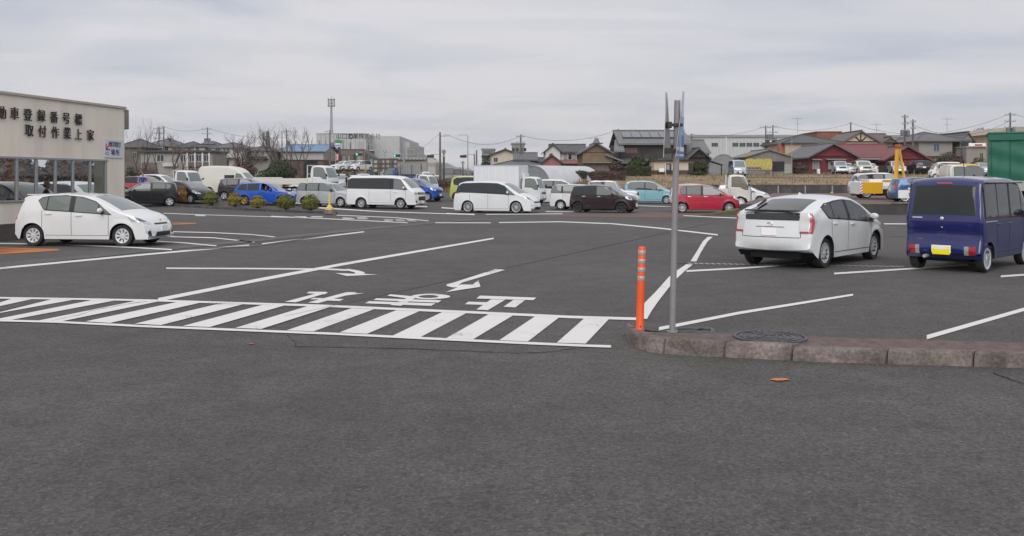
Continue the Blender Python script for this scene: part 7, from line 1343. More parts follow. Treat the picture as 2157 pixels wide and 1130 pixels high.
# ---------------------------------------------------------------- the vehicles
WH = paint('white', (.675, .685, .69)); PRL = paint('pearl_white', (.66, .675, .68)); IVO = paint('ivory', (.60, .58, .53)); BLKP = paint('black', (.008, .009, .011), 0, .22, .3); BRN = paint('grey_brown', (.055, .050, .048), .3); BLP = paint('rally_blue', (.006, .08, .47), .15); SIL = paint('silver', (.46, .47, .49), .35, .35); MBL = paint('bright_blue', (.008, .08, .42), .2)
LIM = paint('lime', (.42, .47, .12)); PLM = paint('plum', (.024, .013, .017), .2, .28); SKY = paint('pale_blue', (.21, .42, .49)); CRM = paint('crimson', (.40, .010, .036)); NAV = paint('deep_blue', (.003, .0085, .098), .0, .18, 1.0); STB = paint('steel_blue', (.045, .11, .25), .3); SBL = paint('silver_blue', (.42, .47, .52), .3); YLW = paint('signal_yellow', (.62, .34, .015)); GRNM = mat('green_canvas', (.008, .115, .068), .55, var=.12, scale=1.2, bump=.3, bscale=4); CHA = paint('champagne', (.58, .55, .48), .1); REDP = paint('faded_red', (.36, .05, .06)); DKG = paint('dark_grey', (.03, .031, .034), .3)
def at(D, px, dz=0): return (X_(px, D), D, terrain(X_(px, D), D) + dz)
# 1 compact white hatchback beside the shed
def aqua_extras(root, B, P):
    for sd in (1, -1):
        P('fog_lamp', [(1.93, .62 * sd, .5), (1.98, .58 * sd, .5), (1.99, .57 * sd, .43), (1.92, .63 * sd, .43)], (-1, -.4 * sd, 0), LMP, .012, nu=4)
        b = MB(); b.tube([(.95, .1 * sd, 1.06), (.85, .45 * sd, 1.09)], .012, 5); b.build('wiper', BLK, root)
    MB().bbox(-1.66, -1.4, -.5, .5, 1.385, 1.41, .01).build('spoiler', WH, root)
xf = X_(259.6, 24.3); th = R(-6); o_ = Vector((1.275, -.75, 0)); o_.rotate(Matrix.Rotation(th, 3, 'Z'))
HT = dict(KINDS['hatch'])
car('hatch', (xf - o_.x, 24.3 - o_.y, 0), -6, WH, 'white five-door hatchback with silver wheel covers parked beside the cream shed', wheels='cover', extras=aqua_extras, glass=(GLW, GLC, GLC))
# 2 white liftback
def prius_extras(root, B, P):
    for sd in (1, -1):
        lens = [(-1.93, .78, 1.14), (-2.04, .62, 1.13), (-2.1, .62, .9), (-2.12, .64, .73), (-1.98, .84, .73), (-1.80, .86, .98)]
        P('tail_lamp', [(x, y * sd, z) for x, y, z in lens], (1, -.62 * sd, 0), CLR, .012, nu=10, nv=6)
        P('red_band', [(x, y * sd, z) for x, y, z in [(-1.92, .795, 1.12), (-1.94, .77, 1.13), (-1.975, .805, .98), (-2.02, .79, .78), (-1.97, .835, .76), (-1.90, .845, .96)]], (1, -.62 * sd, 0), RDP, .018, nu=6, nv=5)
        P('red_base', [(x, y * sd, z) for x, y, z in [(-2.12, .64, .77), (-2.12, .64, .73), (-1.98, .84, .73), (-1.98, .84, .77)]], (1, -.62 * sd, 0), RDP, .016, nu=6, nv=3)
        L2 = MB(); B.patch(side([(-.9, .30), (.95, .30), (.95, .315), (-.9, .315)], sd), SD[sd], .004, 14, 1, thick=False, mb=L2); L2.build('sill_line', mat('seam_dark', (.03, .03, .03), .8), root, None, fix=False)
    MB().bbox(-2.1, -1.97, -.585, .585, 1.165, 1.195, .012).build('spoiler', BLK, root)
    b = MB(); b.prism([(-.78, -.012, 1.44), (-.5, -.012, 1.47), (-.72, -.006, 1.535)], (0, .024, 0)); b.build('roof_antenna', WH, root)
    P('garnish', [(-2.2, -.3, .845), (-2.2, .3, .845), (-2.2, .3, .86), (-2.2, -.3, .86)], (1, 0, 0), mat('garnish_grey', (.25, .25, .25), .3), .012)
    P('plate_frame', [(-2.2, -.13, .668), (-2.2, .13, .668), (-2.2, .13, .845), (-2.2, -.13, .845)], (1, 0, 0), mat('plate_red', (.45, .05, .05), .4), .004)
    L2 = MB()
    for a_, c_ in (((-2.2, -.62, .635), (-2.2, .62, .648)), ): B.patch([(-2.2, a_[1], a_[2]), (-2.2, c_[1], a_[2]), (-2.2, c_[1], c_[2]), (-2.2, a_[1], c_[2])], (1, 0, 0), .003, 14, 1, thick=False, mb=L2)
    for y in (-.64, .63): B.patch([(-2.2, y, .64), (-2.2, y + .012, .64), (-2.2, y + .012, .98), (-2.2, y, .98)], (1, 0, 0), .003, 1, 8, thick=False, mb=L2)
    L2.build('tailgate_seam', mat('seam_dark', (.03, .03, .03), .8), root, None, fix=False)
    b = MB(); b.tube([(-1.3, .5, 1.375), (-1.75, .46, 1.26)], [.03, .018], 6); b.build('rear_wiper', BLK, root)
th = R(48); o_ = Vector((-1.35, -.78, 0)); o_.rotate(Matrix.Rotation(th, 3, 'Z')); D = 18.5
car('liftback', (X_(1733, D) - o_.x, D - o_.y, 0), 48, PRL, 'white liftback car with clear tail lamps and split rear window, seen from behind', wheels='ten', extras=prius_extras, rplate=mat('plain_plate', (.93, .92, .92), .4))
# 3 blue kei van
def van_extras(root, B, P):
    for sd in (1, -1):
        for y0, y1, m, nm in ((.5, .62, RED, 'tail_lamp'), (.42, .498, mat('grey_lens', (.33, .33, .34), .12, .2, .7), 'reversing_lamp')): P(nm, [(-1.8, y0 * sd, .375), (-1.8, y1 * sd, .375), (-1.8, y1 * sd, .51), (-1.8, y0 * sd, .51)], (1, 0, 0), m, .032, nu=5)
        MB().bbox(-1.4, -.75, min(sd * .70, sd * .745), max(sd * .70, sd * .745), .985, 1.0, .004).build('door_rail', CHR, root)
        b = MB(); b.bbox(-1.3, .9, min(sd * .70, sd * .735), max(sd * .70, sd * .735), 1.735, 1.765, .008); b.build('rain_visor', GLS, root)
    P('brake_lamp', [(-1.6, -.14, 1.755), (-1.6, .14, 1.755), (-1.6, .14, 1.79), (-1.6, -.14, 1.79)], (1, 0, -.3), RDP, .012)
    P('bumper', [(-1.8, -.735, .29), (-1.8, .735, .29), (-1.8, .735, .585), (-1.8, -.735, .585)], (1, 0, 0), NAV, .018, nu=20, nv=6)
    P('badge', [(-1.7, .38, 1.05), (-1.7, .58, 1.05), (-1.7, .58, 1.07), (-1.7, .38, 1.07)], (1, 0, 0), CHR, .008); P('badge', [(-1.7, .36, .63), (-1.7, .5, .63), (-1.7, .5, .64), (-1.7, .36, .64)], (1, 0, 0), ALD, .008)
    P('handle_recess', [(-1.7, -.08, .725), (-1.7, .08, .725), (-1.7, .08, .80), (-1.7, -.08, .80)], (1, 0, 0), mat('recess_blue', (.02, .03, .12), .35), .006); P('handle_lip', [(-1.7, -.08, .728), (-1.7, .08, .728), (-1.7, .08, .742), (-1.7, -.08, .742)], (1, 0, 0), ALD, .014)
    for z, r in ((1.05, .034), (.875, .016)):
        h = B.cast(Vector((-5, 0, z)), Vector((1, 0, 0))); q_ = MB(); q_.lathe([(0, .014), (r * .6, .014), (r, .006), (r, -.01)], 16, None, Matrix.Translation((h[0].x, 0, z)) @ Matrix.Rotation(R(-90), 4, 'Y')); q_.build('emblem' if r > .02 else 'lock', CHR, root, 40)
    L2 = MB(); B.patch([(-1.8, -.66, .83), (-1.8, .66, .83), (-1.8, .66, .84), (-1.8, -.66, .84)], (1, 0, 0), .003, 14, 1, thick=False, mb=L2)
    for y in (-.665, .66): B.patch([(-1.8, y, .6), (-1.8, y + .008, .6), (-1.8, y + .008, 1.76), (-1.8, y, 1.76)], (1, 0, 0), .003, 1, 16, thick=False, mb=L2)
    L2.build('tailgate_seam', mat('seam_blue', (.004, .005, .03), .7), root, None, fix=False)
    P('licence_frame', [(-1.7, -.18, .335), (-1.7, .18, .335), (-1.7, .18, .52), (-1.7, -.18, .52)], (1, 0, 0), PLW, .024)
    b = MB(); b.tube([(-1.6, .30, .30), (-1.74, .30, .30)], .04, 12, None, False); b.tube([(-1.74, .30, .30), (-1.5, .30, .30)], .032, 12); b.build('exhaust', CHR, root, 50); b = MB(); b.tube([(-1.45, -.35, .3), (-1.45, .35, .3)], .07, 8); b.bbox(-1.35, -1.15, -.12, .12, .2, .38, .05); b.build('rear_axle', UND, root)
    b = MB(); b.tube([(.9, .4, 1.78), (.75, .42, 2.35)], .008, 5); b.build('radio_aerial', BLK, root)
    q_ = MB(); q_.lathe([(0, -.03), (.1, -.03), (.11, 0), (.1, .03), (0, .03)], 16, None, Matrix.Translation((-1.2, -.62, 1.54)) @ Matrix.Rotation(R(90), 4, 'X')); 
KINDS['keivan']['tail'] = []
D = 17.6; o_ = Vector((-1.2, -.66, 0)); o_.rotate(Matrix.Rotation(R(45), 3, 'Z'))
car('keivan', (X_(2076, D) - o_.x, D - o_.y, 0), 45, NAV, 'dark blue boxy small van with a yellow licence plate, seen from behind', 'van', 'parked_van', wheels='mesh', plate=PLY, glass=(GLS, mat('van_glass', (.016, .019, .019), .05, 0, .5), mat('van_glass', (.016, .019, .019), .05, 0, .5)), extras=van_extras)
# back rows: (kind, rear wheel px, front wheel px, distance, paint, label, wheels)
def row(kind, pr, pf, D, col, label, wheels='alloy', cat='car', name='parked_car', **kw):
    loc, yaw = place(kind, pr, pf, D, z=kw.pop('z', None), yaw=kw.pop('yaw', None)); return car(kind, loc, yaw, col, label, cat, name, wheels, **kw)
row('van', 761.5, 844, 53.6, WH, 'white one-box van with dark privacy glass and grey alloy wheels', 'ten', 'van', 'parked_van')
row('carrier', 986, 1087, 48.6, PRL, 'low white people carrier with large multi-spoke wheels and dark rear windows', 'big')
row('mini', 1217.5, 1308, 48.8, PLM, 'dark plum hatchback with black steel wheels and bright door handles', 'steel', handle=CHR)
row('mini', 1437, 1535.5, 48.6, CRM, 'crimson hatchback with bright door handles just right of the sign pole', 'ten', handle=CHR, yaw=-7)
def hood(root, B, P): 
    P('bonnet_scoop', [(1.25, -.2, .98), (1.25, .2, .98), (1.5, .17, .95), (1.5, -.17, .95)], (0, 0, -1), BLK, .06); MB().bbox(-1.95, -1.62, -.55, .55, 1.4, 1.43, .01).build('spoiler', BLP, root)
    # open front windows, so that the driver shows
    for o in list(root.children):
        if o.name.startswith('side_window') and max(v.co.x for v in o.data.vertices) > .5: bpy.data.objects.remove(o)
    bo = [o for o in root.children if o.name.startswith('body')][0]; bm = bmesh.new(); bm.from_mesh(bo.data)
    bmesh.ops.delete(bm, geom=[f for f in bm.faces if -.16 < f.calc_center_median().x < .62 and .95 < f.calc_center_median().z < 1.36 - .62 * max(0, f.calc_center_median().x - .12) and abs(f.calc_center_median().y) > .5 and abs(f.normal.y) > .6], context='FACES'); bm.to_mesh(bo.data); bm.free(); bo.data.set_sharp_from_angle(angle=R(32))
    for x in (.12,):
        for y in (-.36, .36): MB().bbox(x - .38, x - .2, y - .24, y + .24, .4, 1.12, .06).build('seat', BLK, root)
blue_car = row('estate', 515.5, 594, 57, BLP, 'bright blue estate car with gold wheels and an open front window', 'gold', extras=hood, trim=False)
row('workwagon', 643, 718, 55.5, SIL, 'silver upright estate car parked left of the white one-box van', 'alloy')
row('hatch', 347, 401, 59, BLKP, 'black hatchback facing right behind the round shrubs', 'ten', plate=PLW, yaw=-30)
row('mini', 471, 548, 62, BRN, 'grey brown hatchback half hidden behind the blue estate', 'alloy')
car('mini', at(56.5, 313), 200, BLKP, 'black hatchback facing left towards the shed corner', wheels='alloy')
row('workwagon', 1190, 1262, 53, WH, 'white work estate with red tail lamp half hidden behind the plum hatchback', 'kei', yaw=-16)
row('jeep', 1258, 1322, 60, WH, 'white square off-roader behind the plum hatchback', 'alloy', yaw=-14)
row('tallhatch', 1334, 1399, 67, SKY, 'pale blue rounded tall hatchback left of the sign pole', 'ten', yaw=-12)
row('mini', 1436, 1500, 59, WH, 'white hatchback almost hidden behind the crimson hatchback', yaw=-10)
row('hatch', 1538, 1587, 66, WH, 'white hatchback nose showing behind the pale truck cab', 'ten', yaw=-14)
row('mini', 846, 886, 61, MBL, 'vivid blue hatchback nose showing in front of the white truck cab', yaw=-22)
row('tallhatch', 973, 1030, 61, LIM, 'lime green tall hatchback behind the white people carrier', yaw=-14, wheels='kei')
row('carrier', 1150, 1195, 64, WH, 'white people carrier between the box truck and the work estate', yaw=-14)
# shed interior and beyond
def inshed(s, d): p = A1 + wd_ * s - wn_ * d; return (p.x, p.y, 0)
car('carrier', (X_(30, 33), 33, 0), -22, DKG, 'dark people carrier standing inside the shed behind the windows', cat='car'); car('carrier', (X_(165, 38), 38, 0), -25, WH, 'white people carrier beyond the shed seen through the right-hand windows', cat='car')
# trucks
lorry(at(70, 672, 0), -16, WH, 'white flatbed truck with tall cab behind the silver estate', 'flat', 10.2, 2.1, IVO, scale=1.1)
lorry(at(66, 388, .0), -20, WH, 'small white truck cab behind the black right-facing hatchback', 'flat', 2.6, 1.7, scale=.93)
lorry(at(66, 893), -24, WH, 'white truck cab behind the one-box van, right of its windscreen', 'flat', 3.2, 1.7, scale=.78)
lorry(at(58.5, 1113), -20, WH, 'white box truck with a tall plain cargo box', 'box', 3.55, 1.95, box_h=2.2, scale=.88, name='box_truck')
lorry(at(58, 1541), -14, IVO, 'pale grey truck cab behind the crimson hatchback', 'flat', 2.6, 1.7, glass=(GLW, mat('sandy_glass', (.16, .14, .10), .1), GLS))
lorry(at(55, 1997, PZ - terrain(30, 55)), -4, IVO, 'ivory small truck cab in front of the yellow truck cab', 'flat', 1.2, 1.5, scale=1.05)
# raised car park
row('suv', 1833, 1905, 62, WH, 'white luxury off-roader with dark windows behind the yellow sign box', 'ten', z=PZ, yaw=-8)
row('hatch', 1914, 1993, 52.5, STB, 'steel blue hatchback with a red tail lamp behind the dark blue van', 'mesh', z=PZ, yaw=-6)
ct = lorry((X_(2023, 58.5), 58.5, PZ), -3, YLW, 'yellow works truck with a crane frame and a yellow rear box', 'flat', 5.2, 1.7, PLW, scale=1.1, name='crane_truck', gate=YLW)
def loc_x(px, D=57.7): return (X_(px, D) - ct.location.x) / 1.1
def loc_z(py, D=57.7): return (Z_(py, D) - PZ) / 1.1
b = MB(); b.tube([(loc_x(1899), -.1, .9), (loc_x(1904.5), 0, loc_z(312))], .125, 4); b.tube([(loc_x(1921), 0, .9), (loc_x(1908.5), 0, loc_z(314))], .07, 4); b.bbox(loc_x(1900), loc_x(1918), -.08, .08, loc_z(354.5), loc_z(352), .02); b.build('crane_frame', YLW, ct); b = MB(); b.lathe([(.2, 0), (.22, .05), (.22, .16), (.15, .2), (0, .2)], 14, None, Matrix.Translation((loc_x(1906), 0, loc_z(311)))); b.build('frame_head', mat('rust_red', (.35, .09, .03), .6), ct, 40)
MB().bbox(loc_x(1820), loc_x(1862), -.95, -.35, loc_z(408.5), loc_z(384), .02).build('rear_box', YLW, ct); b = MB(); x0, x1 = loc_x(1815), loc_x(1819.8); MB().bbox(x0, x1, -.95, .95, loc_z(408.5), loc_z(384), .01).build('marker_board', PLW, ct); n = 4
for i in range(n): z0 = loc_z(408) + (loc_z(384.5) - loc_z(408)) * i / n; h_ = (loc_z(384.5) - loc_z(408)) / n; b.prism([(x0 + .01, -.955, z0), (x0 + .01, -.955, z0 + h_ * .5), (x1 - .01, -.955, z0 + h_), (x1 - .01, -.955, z0 + h_ * .5)], (0, -.004, 0))
b.build('hazard_stripe', mat('hazard_red', (.5, .04, .03), .5), ct); MB().bbox(loc_x(1862), loc_x(1899), -.92, -.8, loc_z(382), loc_z(379), .01).build('side_rail', YLW, ct); MB().bbox(loc_x(1866), loc_x(1892), -.7, .7, .3, .62, .02).build('tank', UND, ct)
# green canvas truck
D = 44; gt = thing('canvas_truck', 'tall truck body under a green canvas cover at the right edge', 'truck', (X_(2084, D), D, 0), R(-25)); z0, z1 = Z_(381, D), Z_(283, D); Lg = 6.5
b = MB(); nx, nz = 30, 14; rnd = random.Random(6); vs = []
def fold(i, j): return .03 * math.sin(i * 1.7 + .6 * math.sin(j * .9)) + .025 * math.sin(j * 1.1 + i * .4)
for i in range(nx + 1):
    for j in range(nz + 1): vs.append((Lg * i / nx - .05 * (1 - j / nz) * (i == 0), fold(i, j), z0 + (z1 - z0) * j / nz))
b.add(vs, [(i * (nz + 1) + j, (i + 1) * (nz + 1) + j, (i + 1) * (nz + 1) + j + 1, i * (nz + 1) + j + 1) for i in range(nx) for j in range(nz)]); b.box(.03, Lg, .08, 2.3, z0, z1 - .02); b.build('canvas_cover', GRNM, gt, 60)
b = MB(); b.bbox(-.06, Lg, -.07, 2.4, z1 - .02, z1 + .1, .05); b.bbox(-.06, Lg, -.06, .0, z1 - .32, z1 - .02, .02); b.build('canvas_top', GRNM, gt); b = MB()
for i in range(8): b.tube([(.1 + i * .8, -.06, z0), (.1 + i * .8, -.08, z1 - .3)], .012, 5)
b.build('lashing_rope', mat('rope_green', (.01, .07, .045), .8), gt); MB().bbox(0, Lg, 0, 2.3, z0 - .5, z0 - .01, .02).build('side_board', mat('truck_board', (.35, .35, .34), .5), gt); MB().bbox(.1, Lg, .3, 2.0, .45, z0 - .52, .02).build('chassis', UND, gt)
for xw in (1.2, 5.4):
    for yy, sd in ((2.1, 1), (.18, -1)):
        ty, ri = wheel_mesh(.45, .24, 'white'); a = link('wheel', ty, gt, (xw, yy, .45)); link('rim', ri, a)
        if sd < 0: a.rotation_euler = (0, 0, math.pi)
# white plate board behind the kei van
wb = thing('white_notice_board', 'white board on a thin post in front of the steel blue hatchback', 'sign', (X_(1909, 49), 49, PZ)); kx = lambda px: X_(px, 49) - X_(1909, 49); z0, z1 = Z_(418, 49) - PZ, Z_(401, 49) - PZ; MB().bbox(kx(1892), kx(1930), -.03, .03, z0, z1, .01).build('board', WHT, wb); MB().tube([(0, .05, 0), (0, .05, z1 + .06)], .03, 8).build('post', GRY, wb); q_ = MB(); q_.lathe([(0, -.06), (.05, -.05), (.075, 0), (.05, .05), (0, .07)], 12, None, Matrix.Translation((kx(1915), 0, z1 + .07))); q_.build('lamp', WHT, wb, 60)
for i, (dx, dz) in enumerate(((0, .03), (.0, -.06))): MB().box(kx(1914.5) - .03, kx(1914.5) + .05, -.036, -.031, (z0 + z1) / 2 + dz - .03, (z0 + z1) / 2 + dz + .03).build('printed_mark', INK, wb)
# cars by the red house, seen from the front
zr = zr_
def far_car(kind, px, D, yaw, col, label, **kw): return car(kind, (X_(px, D), D, terrain(X_(px, D), D) if kw.pop('z', None) is None else zr), yaw, col, label, **kw)
far_car('jeep', 1769, 113, -98, SBL, 'silver blue off-roader facing us in front of the red house window', trim=BLK); far_car('suv', 1816, 114, -96, CHA, 'large champagne off-roader with chrome grille facing us by the red house'); far_car('mini', 1790, 116, -95, WH, 'small white car squeezed behind the silver blue off-roader'); far_car('mini', 1829, 117, -95, WH, 'small white car peeping out right of the champagne off-roader')
far_car('jeep', 1889, 114, -100, SIL, 'silver and black square off-roader facing us beside the crane frame'); far_car('suv', 1935, 114, 82, BLKP, 'black off-roader seen from behind in front of the dark fence'); far_car('saloon', 1957, 116, -140, paint('maroon', (.06, .02, .02), .2), 'dark maroon saloon between the black off-roader and the white van'); car('keivan', (X_(1990, 100), 100, terrain(50, 100)), 172, WH, 'small white van with square windows behind the ivory truck cab', 'van', 'parked_van', wheels='kei'); far_car('saloon', 2068, 108, -90, SBL, 'silver car partly hidden left of the green truck', ); far_car('keivan', 1553, 104, -92, SBL, 'light blue small van parked before the mesh tunnel', cat='van', name='parked_van')
# left distance: motor caravan, red car, transporter and queue
CV = row('camper', 440, 508, 70, IVO, 'ivory motor caravan with a raised roof behind the brown hatchback', 'kei', 'camper van', 'camper_van', yaw=-10)
q_ = MB(); q_.bbox(.0, .8, -.87, -.83, 1.25, 1.6, .015); q_.build('side_window', GLS, CV)
car('mini', at(74, 306), -15, REDP, 'faded red car roof showing above the black left-facing hatchback'); car('tallhatch', at(80, 338), -15, WH, 'white car roof showing behind the faded red car'); car('hatch', at(84, 655), 170, WH, 'white car behind the flatbed truck bed'); 
tr_ = thing('car_transporter', 'yellowish car transporter trailer carrying three pale cars', 'truck', (X_(752, 128), 128, .6)); kx = lambda px: X_(px, 128) - X_(752, 128); zd = Z_(360.5, 128) - .6; b = MB(); b.bbox(kx(706), kx(772), -.2, 2.0, zd - .12, zd, .02); b.bbox(kx(706), kx(772), -.2, 2.0, .55, .7, .02); b.build('deck', mat('ochre_steel', (.3, .22, .09), .6, var=.2), tr_); b = MB()
for px in (707, 722, 738, 755, 771): b.box(kx(px) - .06, kx(px) + .06, -.25, -.15, .5, zd + (1.0 if px in (755, 771) else -.13))
b.build('frame', mat('ochre_steel', (.3, .22, .09), .6), tr_); 
for xw in (kx(716), kx(762)):
    ty, ri = wheel_mesh(.42, .22, 'white'); a = link('wheel', ty, tr_, (xw, .05, .42)); link('rim', ri, a); a.rotation_euler = (0, 0, math.pi)
for px, col, lab, k_ in ((724, WH, 'white saloon at the left end of the transporter deck', 'saloon'), (741, SIL, 'silver car in the middle of the transporter deck', 'mini'), (759, WH, 'white car at the right end of the transporter deck', 'mini')): car(k_, (X_(px, 128.9), 128.9, .6 + zd), -125, col, lab)
for px, D, col, lab, k_ in ((750, 110, WH, 'white car roof just above the left end of the one-box van', 'mini'), (766, 112, SIL, 'silver car in the queue behind the one-box van', 'tallhatch'), (785, 112, REDP, 'faded red car in the queue behind the one-box van', 'mini'), (806, 112, WH, 'white saloon in the queue below the billboard', 'saloon'), (916, 150, WH, 'small white van on the road beside the tall pole', 'tallhatch'), (716, 100, SIL, 'silver car behind the white flatbed truck cab', 'tallhatch')): car(k_, at(D, px), -75, col, lab)
car('saloon', at(150, 690), -120, IVO, 'far pale car beside the leaning pole')
ta = lorry(at(128, 832), 172, paint('truck_blue', (.02, .05, .2)), 'blue cab truck hauling a grey trailer box behind the billboard', 'flat', 2, 1.9, scale=1.25)
for px0, px1, D, lab in ((842, 866, 131, 'grey ribbed cargo trailer with a round mark behind the blue cab'), (866, 886, 131.5, 'second grey ribbed cargo trailer, right of the marked one')):
    t_ = thing('cargo_trailer', lab, 'trailer', (X_((px0 + px1) / 2, D), D, .6)); x0, x1 = spans(px0, px1 - .3, D); MB().bbox(x0, x1, 0, 2.3, Z_(368, D) - .6, Z_(346, D) - .6, .03).build('cargo_box', stripes('trailer_grey', (.2, .2, .2), (.25, .25, .25), .35, 0, .6), t_); MB().bbox(x0 + .1, x1 - .1, .2, 2.0, .35, Z_(368, D) - .62, .02).build('chassis', UND, t_)
    for xw in (x0 + .5, x1 - .5):
        ty, ri = wheel_mesh(.4, .22, 'steel'); a = link('wheel', ty, t_, (xw, .2, .4)); link('rim', ri, a); a.rotation_euler = (0, 0, math.pi)
lorry(at(131, 893), 0, WH, 'white truck cab facing right at the end of the grey trailers', 'flat', 1.4, 1.8)
# ---------------------------------------------------------------- people
SKIN = mat('skin', (.46, .27, .19), .55); HAIR = mat('dark_hair', (.012, .010, .009), .6)
def person(loc, yaw, label, top, legs, pose='stand', scale=1.0, arm=None):
    root = thing('person', label, 'person', loc, R(yaw)); root.scale = (scale,) * 3
    J = {'pel': (0, 0, .95), 'wai': (0, 0, 1.08), 'che': (0.01, 0, 1.30), 'nec': (.01, 0, 1.46), 'hea': (.03, 0, 1.56)}
    if pose == 'sit': J = {k: (v[0] - .0, v[1], v[2] - .5) for k, v in J.items()}
    E = [('pel', 'wai'), ('wai', 'che'), ('che', 'nec'), ('nec', 'hea')]; Rr = {'pel': (.15, .12), 'wai': (.135, .11), 'che': (.165, .115), 'nec': (.055, .055), 'hea': (.06, .06)}
    zo = -.5 if pose == 'sit' else 0
    for s_, n in ((1, 'l'), (-1, 'r')):
        J['sh' + n] = (0, s_ * .19, 1.40 + zo); J['el' + n] = (.0 if pose == 'stand' else .1, s_ * .25, 1.13 + zo); J['wr' + n] = (.16 if pose == 'stand' else .36, s_ * .2, .98 + zo if pose == 'stand' else 1.1 + zo)
        E += [('che', 'sh' + n), ('sh' + n, 'el' + n), ('el' + n, 'wr' + n)]; Rr.update({'sh' + n: (.065, .065), 'el' + n: (.048, .048), 'wr' + n: (.034, .034)})
        J['hi' + n] = (0, s_ * .09, .88 + zo)
        if pose == 'stand': J['kn' + n] = (.03, s_ * .10, .48); J['an' + n] = (-.02, s_ * .11, .08); J['to' + n] = (.14, s_ * .12, .04)
        else: J['kn' + n] = (.45, s_ * .12, .42); J['an' + n] = (.55, s_ * .12, .08); J['to' + n] = (.7, s_ * .12, .05)
        E += [('pel', 'hi' + n), ('hi' + n, 'kn' + n), ('kn' + n, 'an' + n), ('an' + n, 'to' + n)]; Rr.update({'hi' + n: (.095, .095), 'kn' + n: (.062, .062), 'an' + n: (.042, .042), 'to' + n: (.035, .03)})
    names = list(J); me = bpy.data.meshes.new('body'); me.from_pydata([J[n] for n in names], [(names.index(a), names.index(b)) for a, b in E], []); o = bpy.data.objects.new('body', me); C.objects.link(o)
    md = o.modifiers.new('s', 'SKIN'); o.modifiers.new('d', 'SUBSURF').levels = 1
    for i, n in enumerate(names): me.skin_vertices[0].data[i].radius = Rr[n]
    me.skin_vertices[0].data[names.index('pel')].use_root = True; dg = bpy.context.evaluated_depsgraph_get(); m2 = bpy.data.meshes.new_from_object(o.evaluated_get(dg)); bpy.data.objects.remove(o); m2.name = 'body'
    for m in (top, legs, SKIN, BLK): m2.materials.append(m)
    for p in m2.polygons:
        z = p.center.z - zo; x = p.center.x; r_ = math.hypot(p.center.x, p.center.y); p.use_smooth = True
        p.material_index = 2 if z > 1.45 else (3 if p.center.z < .1 else (1 if (z < .93 and abs(p.center.y) < .17 + (0 if z > .8 else .1)) else 0))
    link('body', m2, root); hz = 1.63 + zo
    b = MB(); b.lathe([(0, -.135), (.045, -.125), (.07, -.07), (.082, 0), (.08, .06), (.055, .105), (0, .118)], 14, None, Matrix.Translation((.035, 0, hz)) @ Matrix.Diagonal((1.12, .92, 1, 1))); b.prism([(.115, -.016, hz - .045), (.115, .016, hz - .045), (.122, 0, hz + .01)], (.022, 0, -.006)); b.build('head', SKIN, root, 70)
    b = MB(); b.lathe([(.088, -.02), (.09, .05), (.064, .11), (0, .128)], 14, None, Matrix.Translation((.022, 0, hz)) @ Matrix.Diagonal((1.12, .95, 1, 1))); b.lathe([(.0, -.1), (.05, -.09), (.075, -.02), (.05, .03), (0, .04)], 10, None, Matrix.Translation((-.03, 0, hz + .01))); b.build('hair', HAIR, root, 70)
    for s_ in (1, -1):
        b = MB(); M_ = Matrix.Translation(J['wrl' if s_ > 0 else 'wrr']); b.bbox(0, .09, -.014, .014, -.04, .035, .012, None, M_)
        for q2_, (ln, zz) in enumerate(((.07, .026), (.078, .01), (.072, -.008), (.056, -.026))): b.tube([M_ @ Vector((.085, 0, zz)), M_ @ Vector((.085 + ln * .55, -.008 * s_, zz - .006)), M_ @ Vector((.085 + ln * .85, -.03 * s_, zz - .01))], [.0095, .0085, .007], 6)
        b.tube([M_ @ Vector((.02, -.012 * s_, .03)), M_ @ Vector((.06, -.035 * s_, .055)), M_ @ Vector((.09, -.045 * s_, .058))], [.012, .01, .008], 6); b.build('hand', SKIN, root, 70)
        b = MB(); b.lathe([(0, -.012), (.011, 0), (0, .012)], 6, None, Matrix.Translation((.123, s_ * .03, hz + .005))); b.build('eye', HAIR, root); b = MB(); b.bbox(.02, .05, s_ * .075 - .01, s_ * .075 + .012, hz - .03, hz + .03, .008); b.build('ear', SKIN, root)
    b = MB(); b.bbox(.112, .121, -.025, .025, hz - .078, hz - .068, .003); b.build('mouth', mat('lip', (.3, .12, .1), .5), root); return root
NVY = mat('navy_jacket', (.014, .018, .032), .8); BLJ = mat('blue_jacket', (.02, .035, .22), .7); TRS = mat('dark_trousers', (.03, .03, .032), .8)
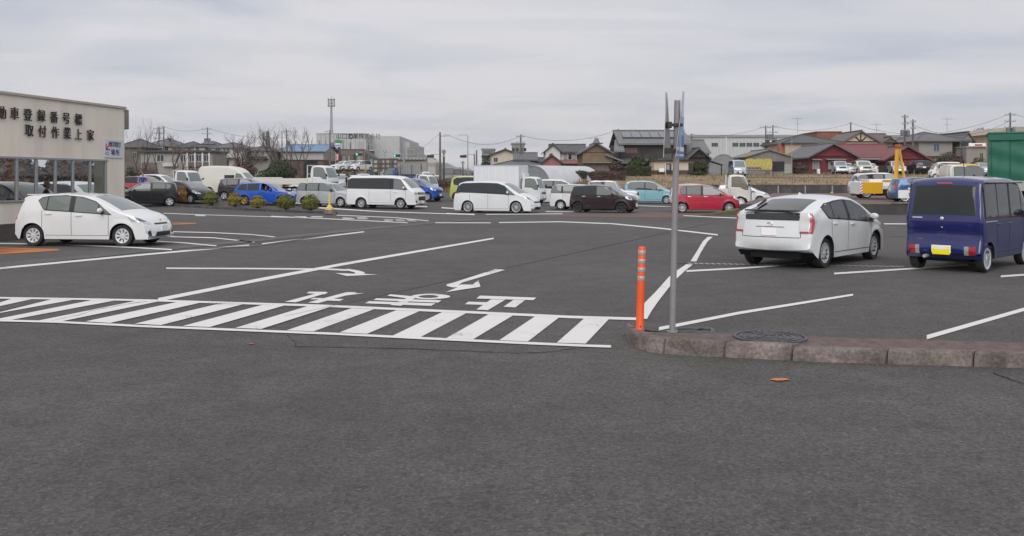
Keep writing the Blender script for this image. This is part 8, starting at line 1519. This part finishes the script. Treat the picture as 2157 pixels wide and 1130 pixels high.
person((X_(97, 31), 31, 0), 20, 'person in a dark navy jacket standing inside the shed behind the glass', NVY, TRS); dp_ = Vector((-.02, -.38, .06)); dp_.rotate(Matrix.Rotation(blue_car.rotation_euler.z, 3, 'Z')); person(blue_car.location + dp_, math.degrees(blue_car.rotation_euler.z), 'driver in dark clothes sitting at the open window of the blue estate car', NVY, TRS, 'sit'); person(at(72, 300.5), -60, 'person in a blue jacket standing beside the faded red car', BLJ, TRS, scale=1.0); person(at(92, 730), 190, 'person in dark clothes standing behind the one-box van', NVY, TRS); person(at(78, 1578), 30, 'person in grey clothes walking beyond the pale truck cab', mat('grey_jacket', (.12, .12, .13), .8), TRS)
# ---------------------------------------------------------------- grass tufts on the bank
rnd = random.Random(14); gm_ = MB()
for i in range(9000):
    x = rnd.uniform(6, 62); y = rnd.uniform(87.2, 112); 
    if math.sin(x * .7 + y * .3) + rnd.gauss(0, .8) < -.1: continue
    z = terrain(x, y); h_ = rnd.uniform(.08, .3); a = rnd.uniform(0, 3.14); dx, dy = math.cos(a) * .05, math.sin(a) * .05; gm_.add([(x - dx, y - dy, z - .02), (x + dx, y + dy, z - .02), (x + rnd.gauss(0, .1), y + rnd.gauss(0, .1), z + h_)], [(0, 1, 2)])
tag(gm_.build('bank_grass', leaf_mat('dry_grass_blades', (.10, .09, .035), (.26, .2, .10)), None, None, fix=False), kind='stuff')
rnd = random.Random(15); gm_ = MB()
for i in range(5000):
    x = rnd.uniform(-16, 8); y = rnd.uniform(84, 112); z = terrain(x, y); h_ = rnd.uniform(.15, .7); a = rnd.uniform(0, 3.14); dx, dy = math.cos(a) * .06, math.sin(a) * .06; gm_.add([(x - dx, y - dy, z - .02), (x + dx, y + dy, z - .02), (x + rnd.gauss(0, .15), y + rnd.gauss(0, .15), z + h_)], [(0, 1, 2)])
tag(gm_.build('dry_weeds', leaf_mat('dry_weed_blades', (.09, .06, .035), (.22, .15, .09)), None, None, fix=False), kind='stuff')
# ---------------------------------------------------------------- air
hv = bpy.data.materials.new('haze_air'); hv.use_nodes = True; t = hv.node_tree; t.nodes.clear(); o_ = N(t, 'ShaderNodeOutputMaterial'); pv = N(t, 'ShaderNodeVolumePrincipled'); pv.inputs['Density'].default_value = HAZE_D = 0.00014; pv.inputs['Color'].default_value = (.95, .965, .99, 1); pv.inputs['Anisotropy'].default_value = 0.2; t.links.new(pv.outputs[0], o_.inputs['Volume'])
tag(MB().box(-6100, 6100, -70, 6100, -1.2, 330).build('haze', hv), kind='stuff')
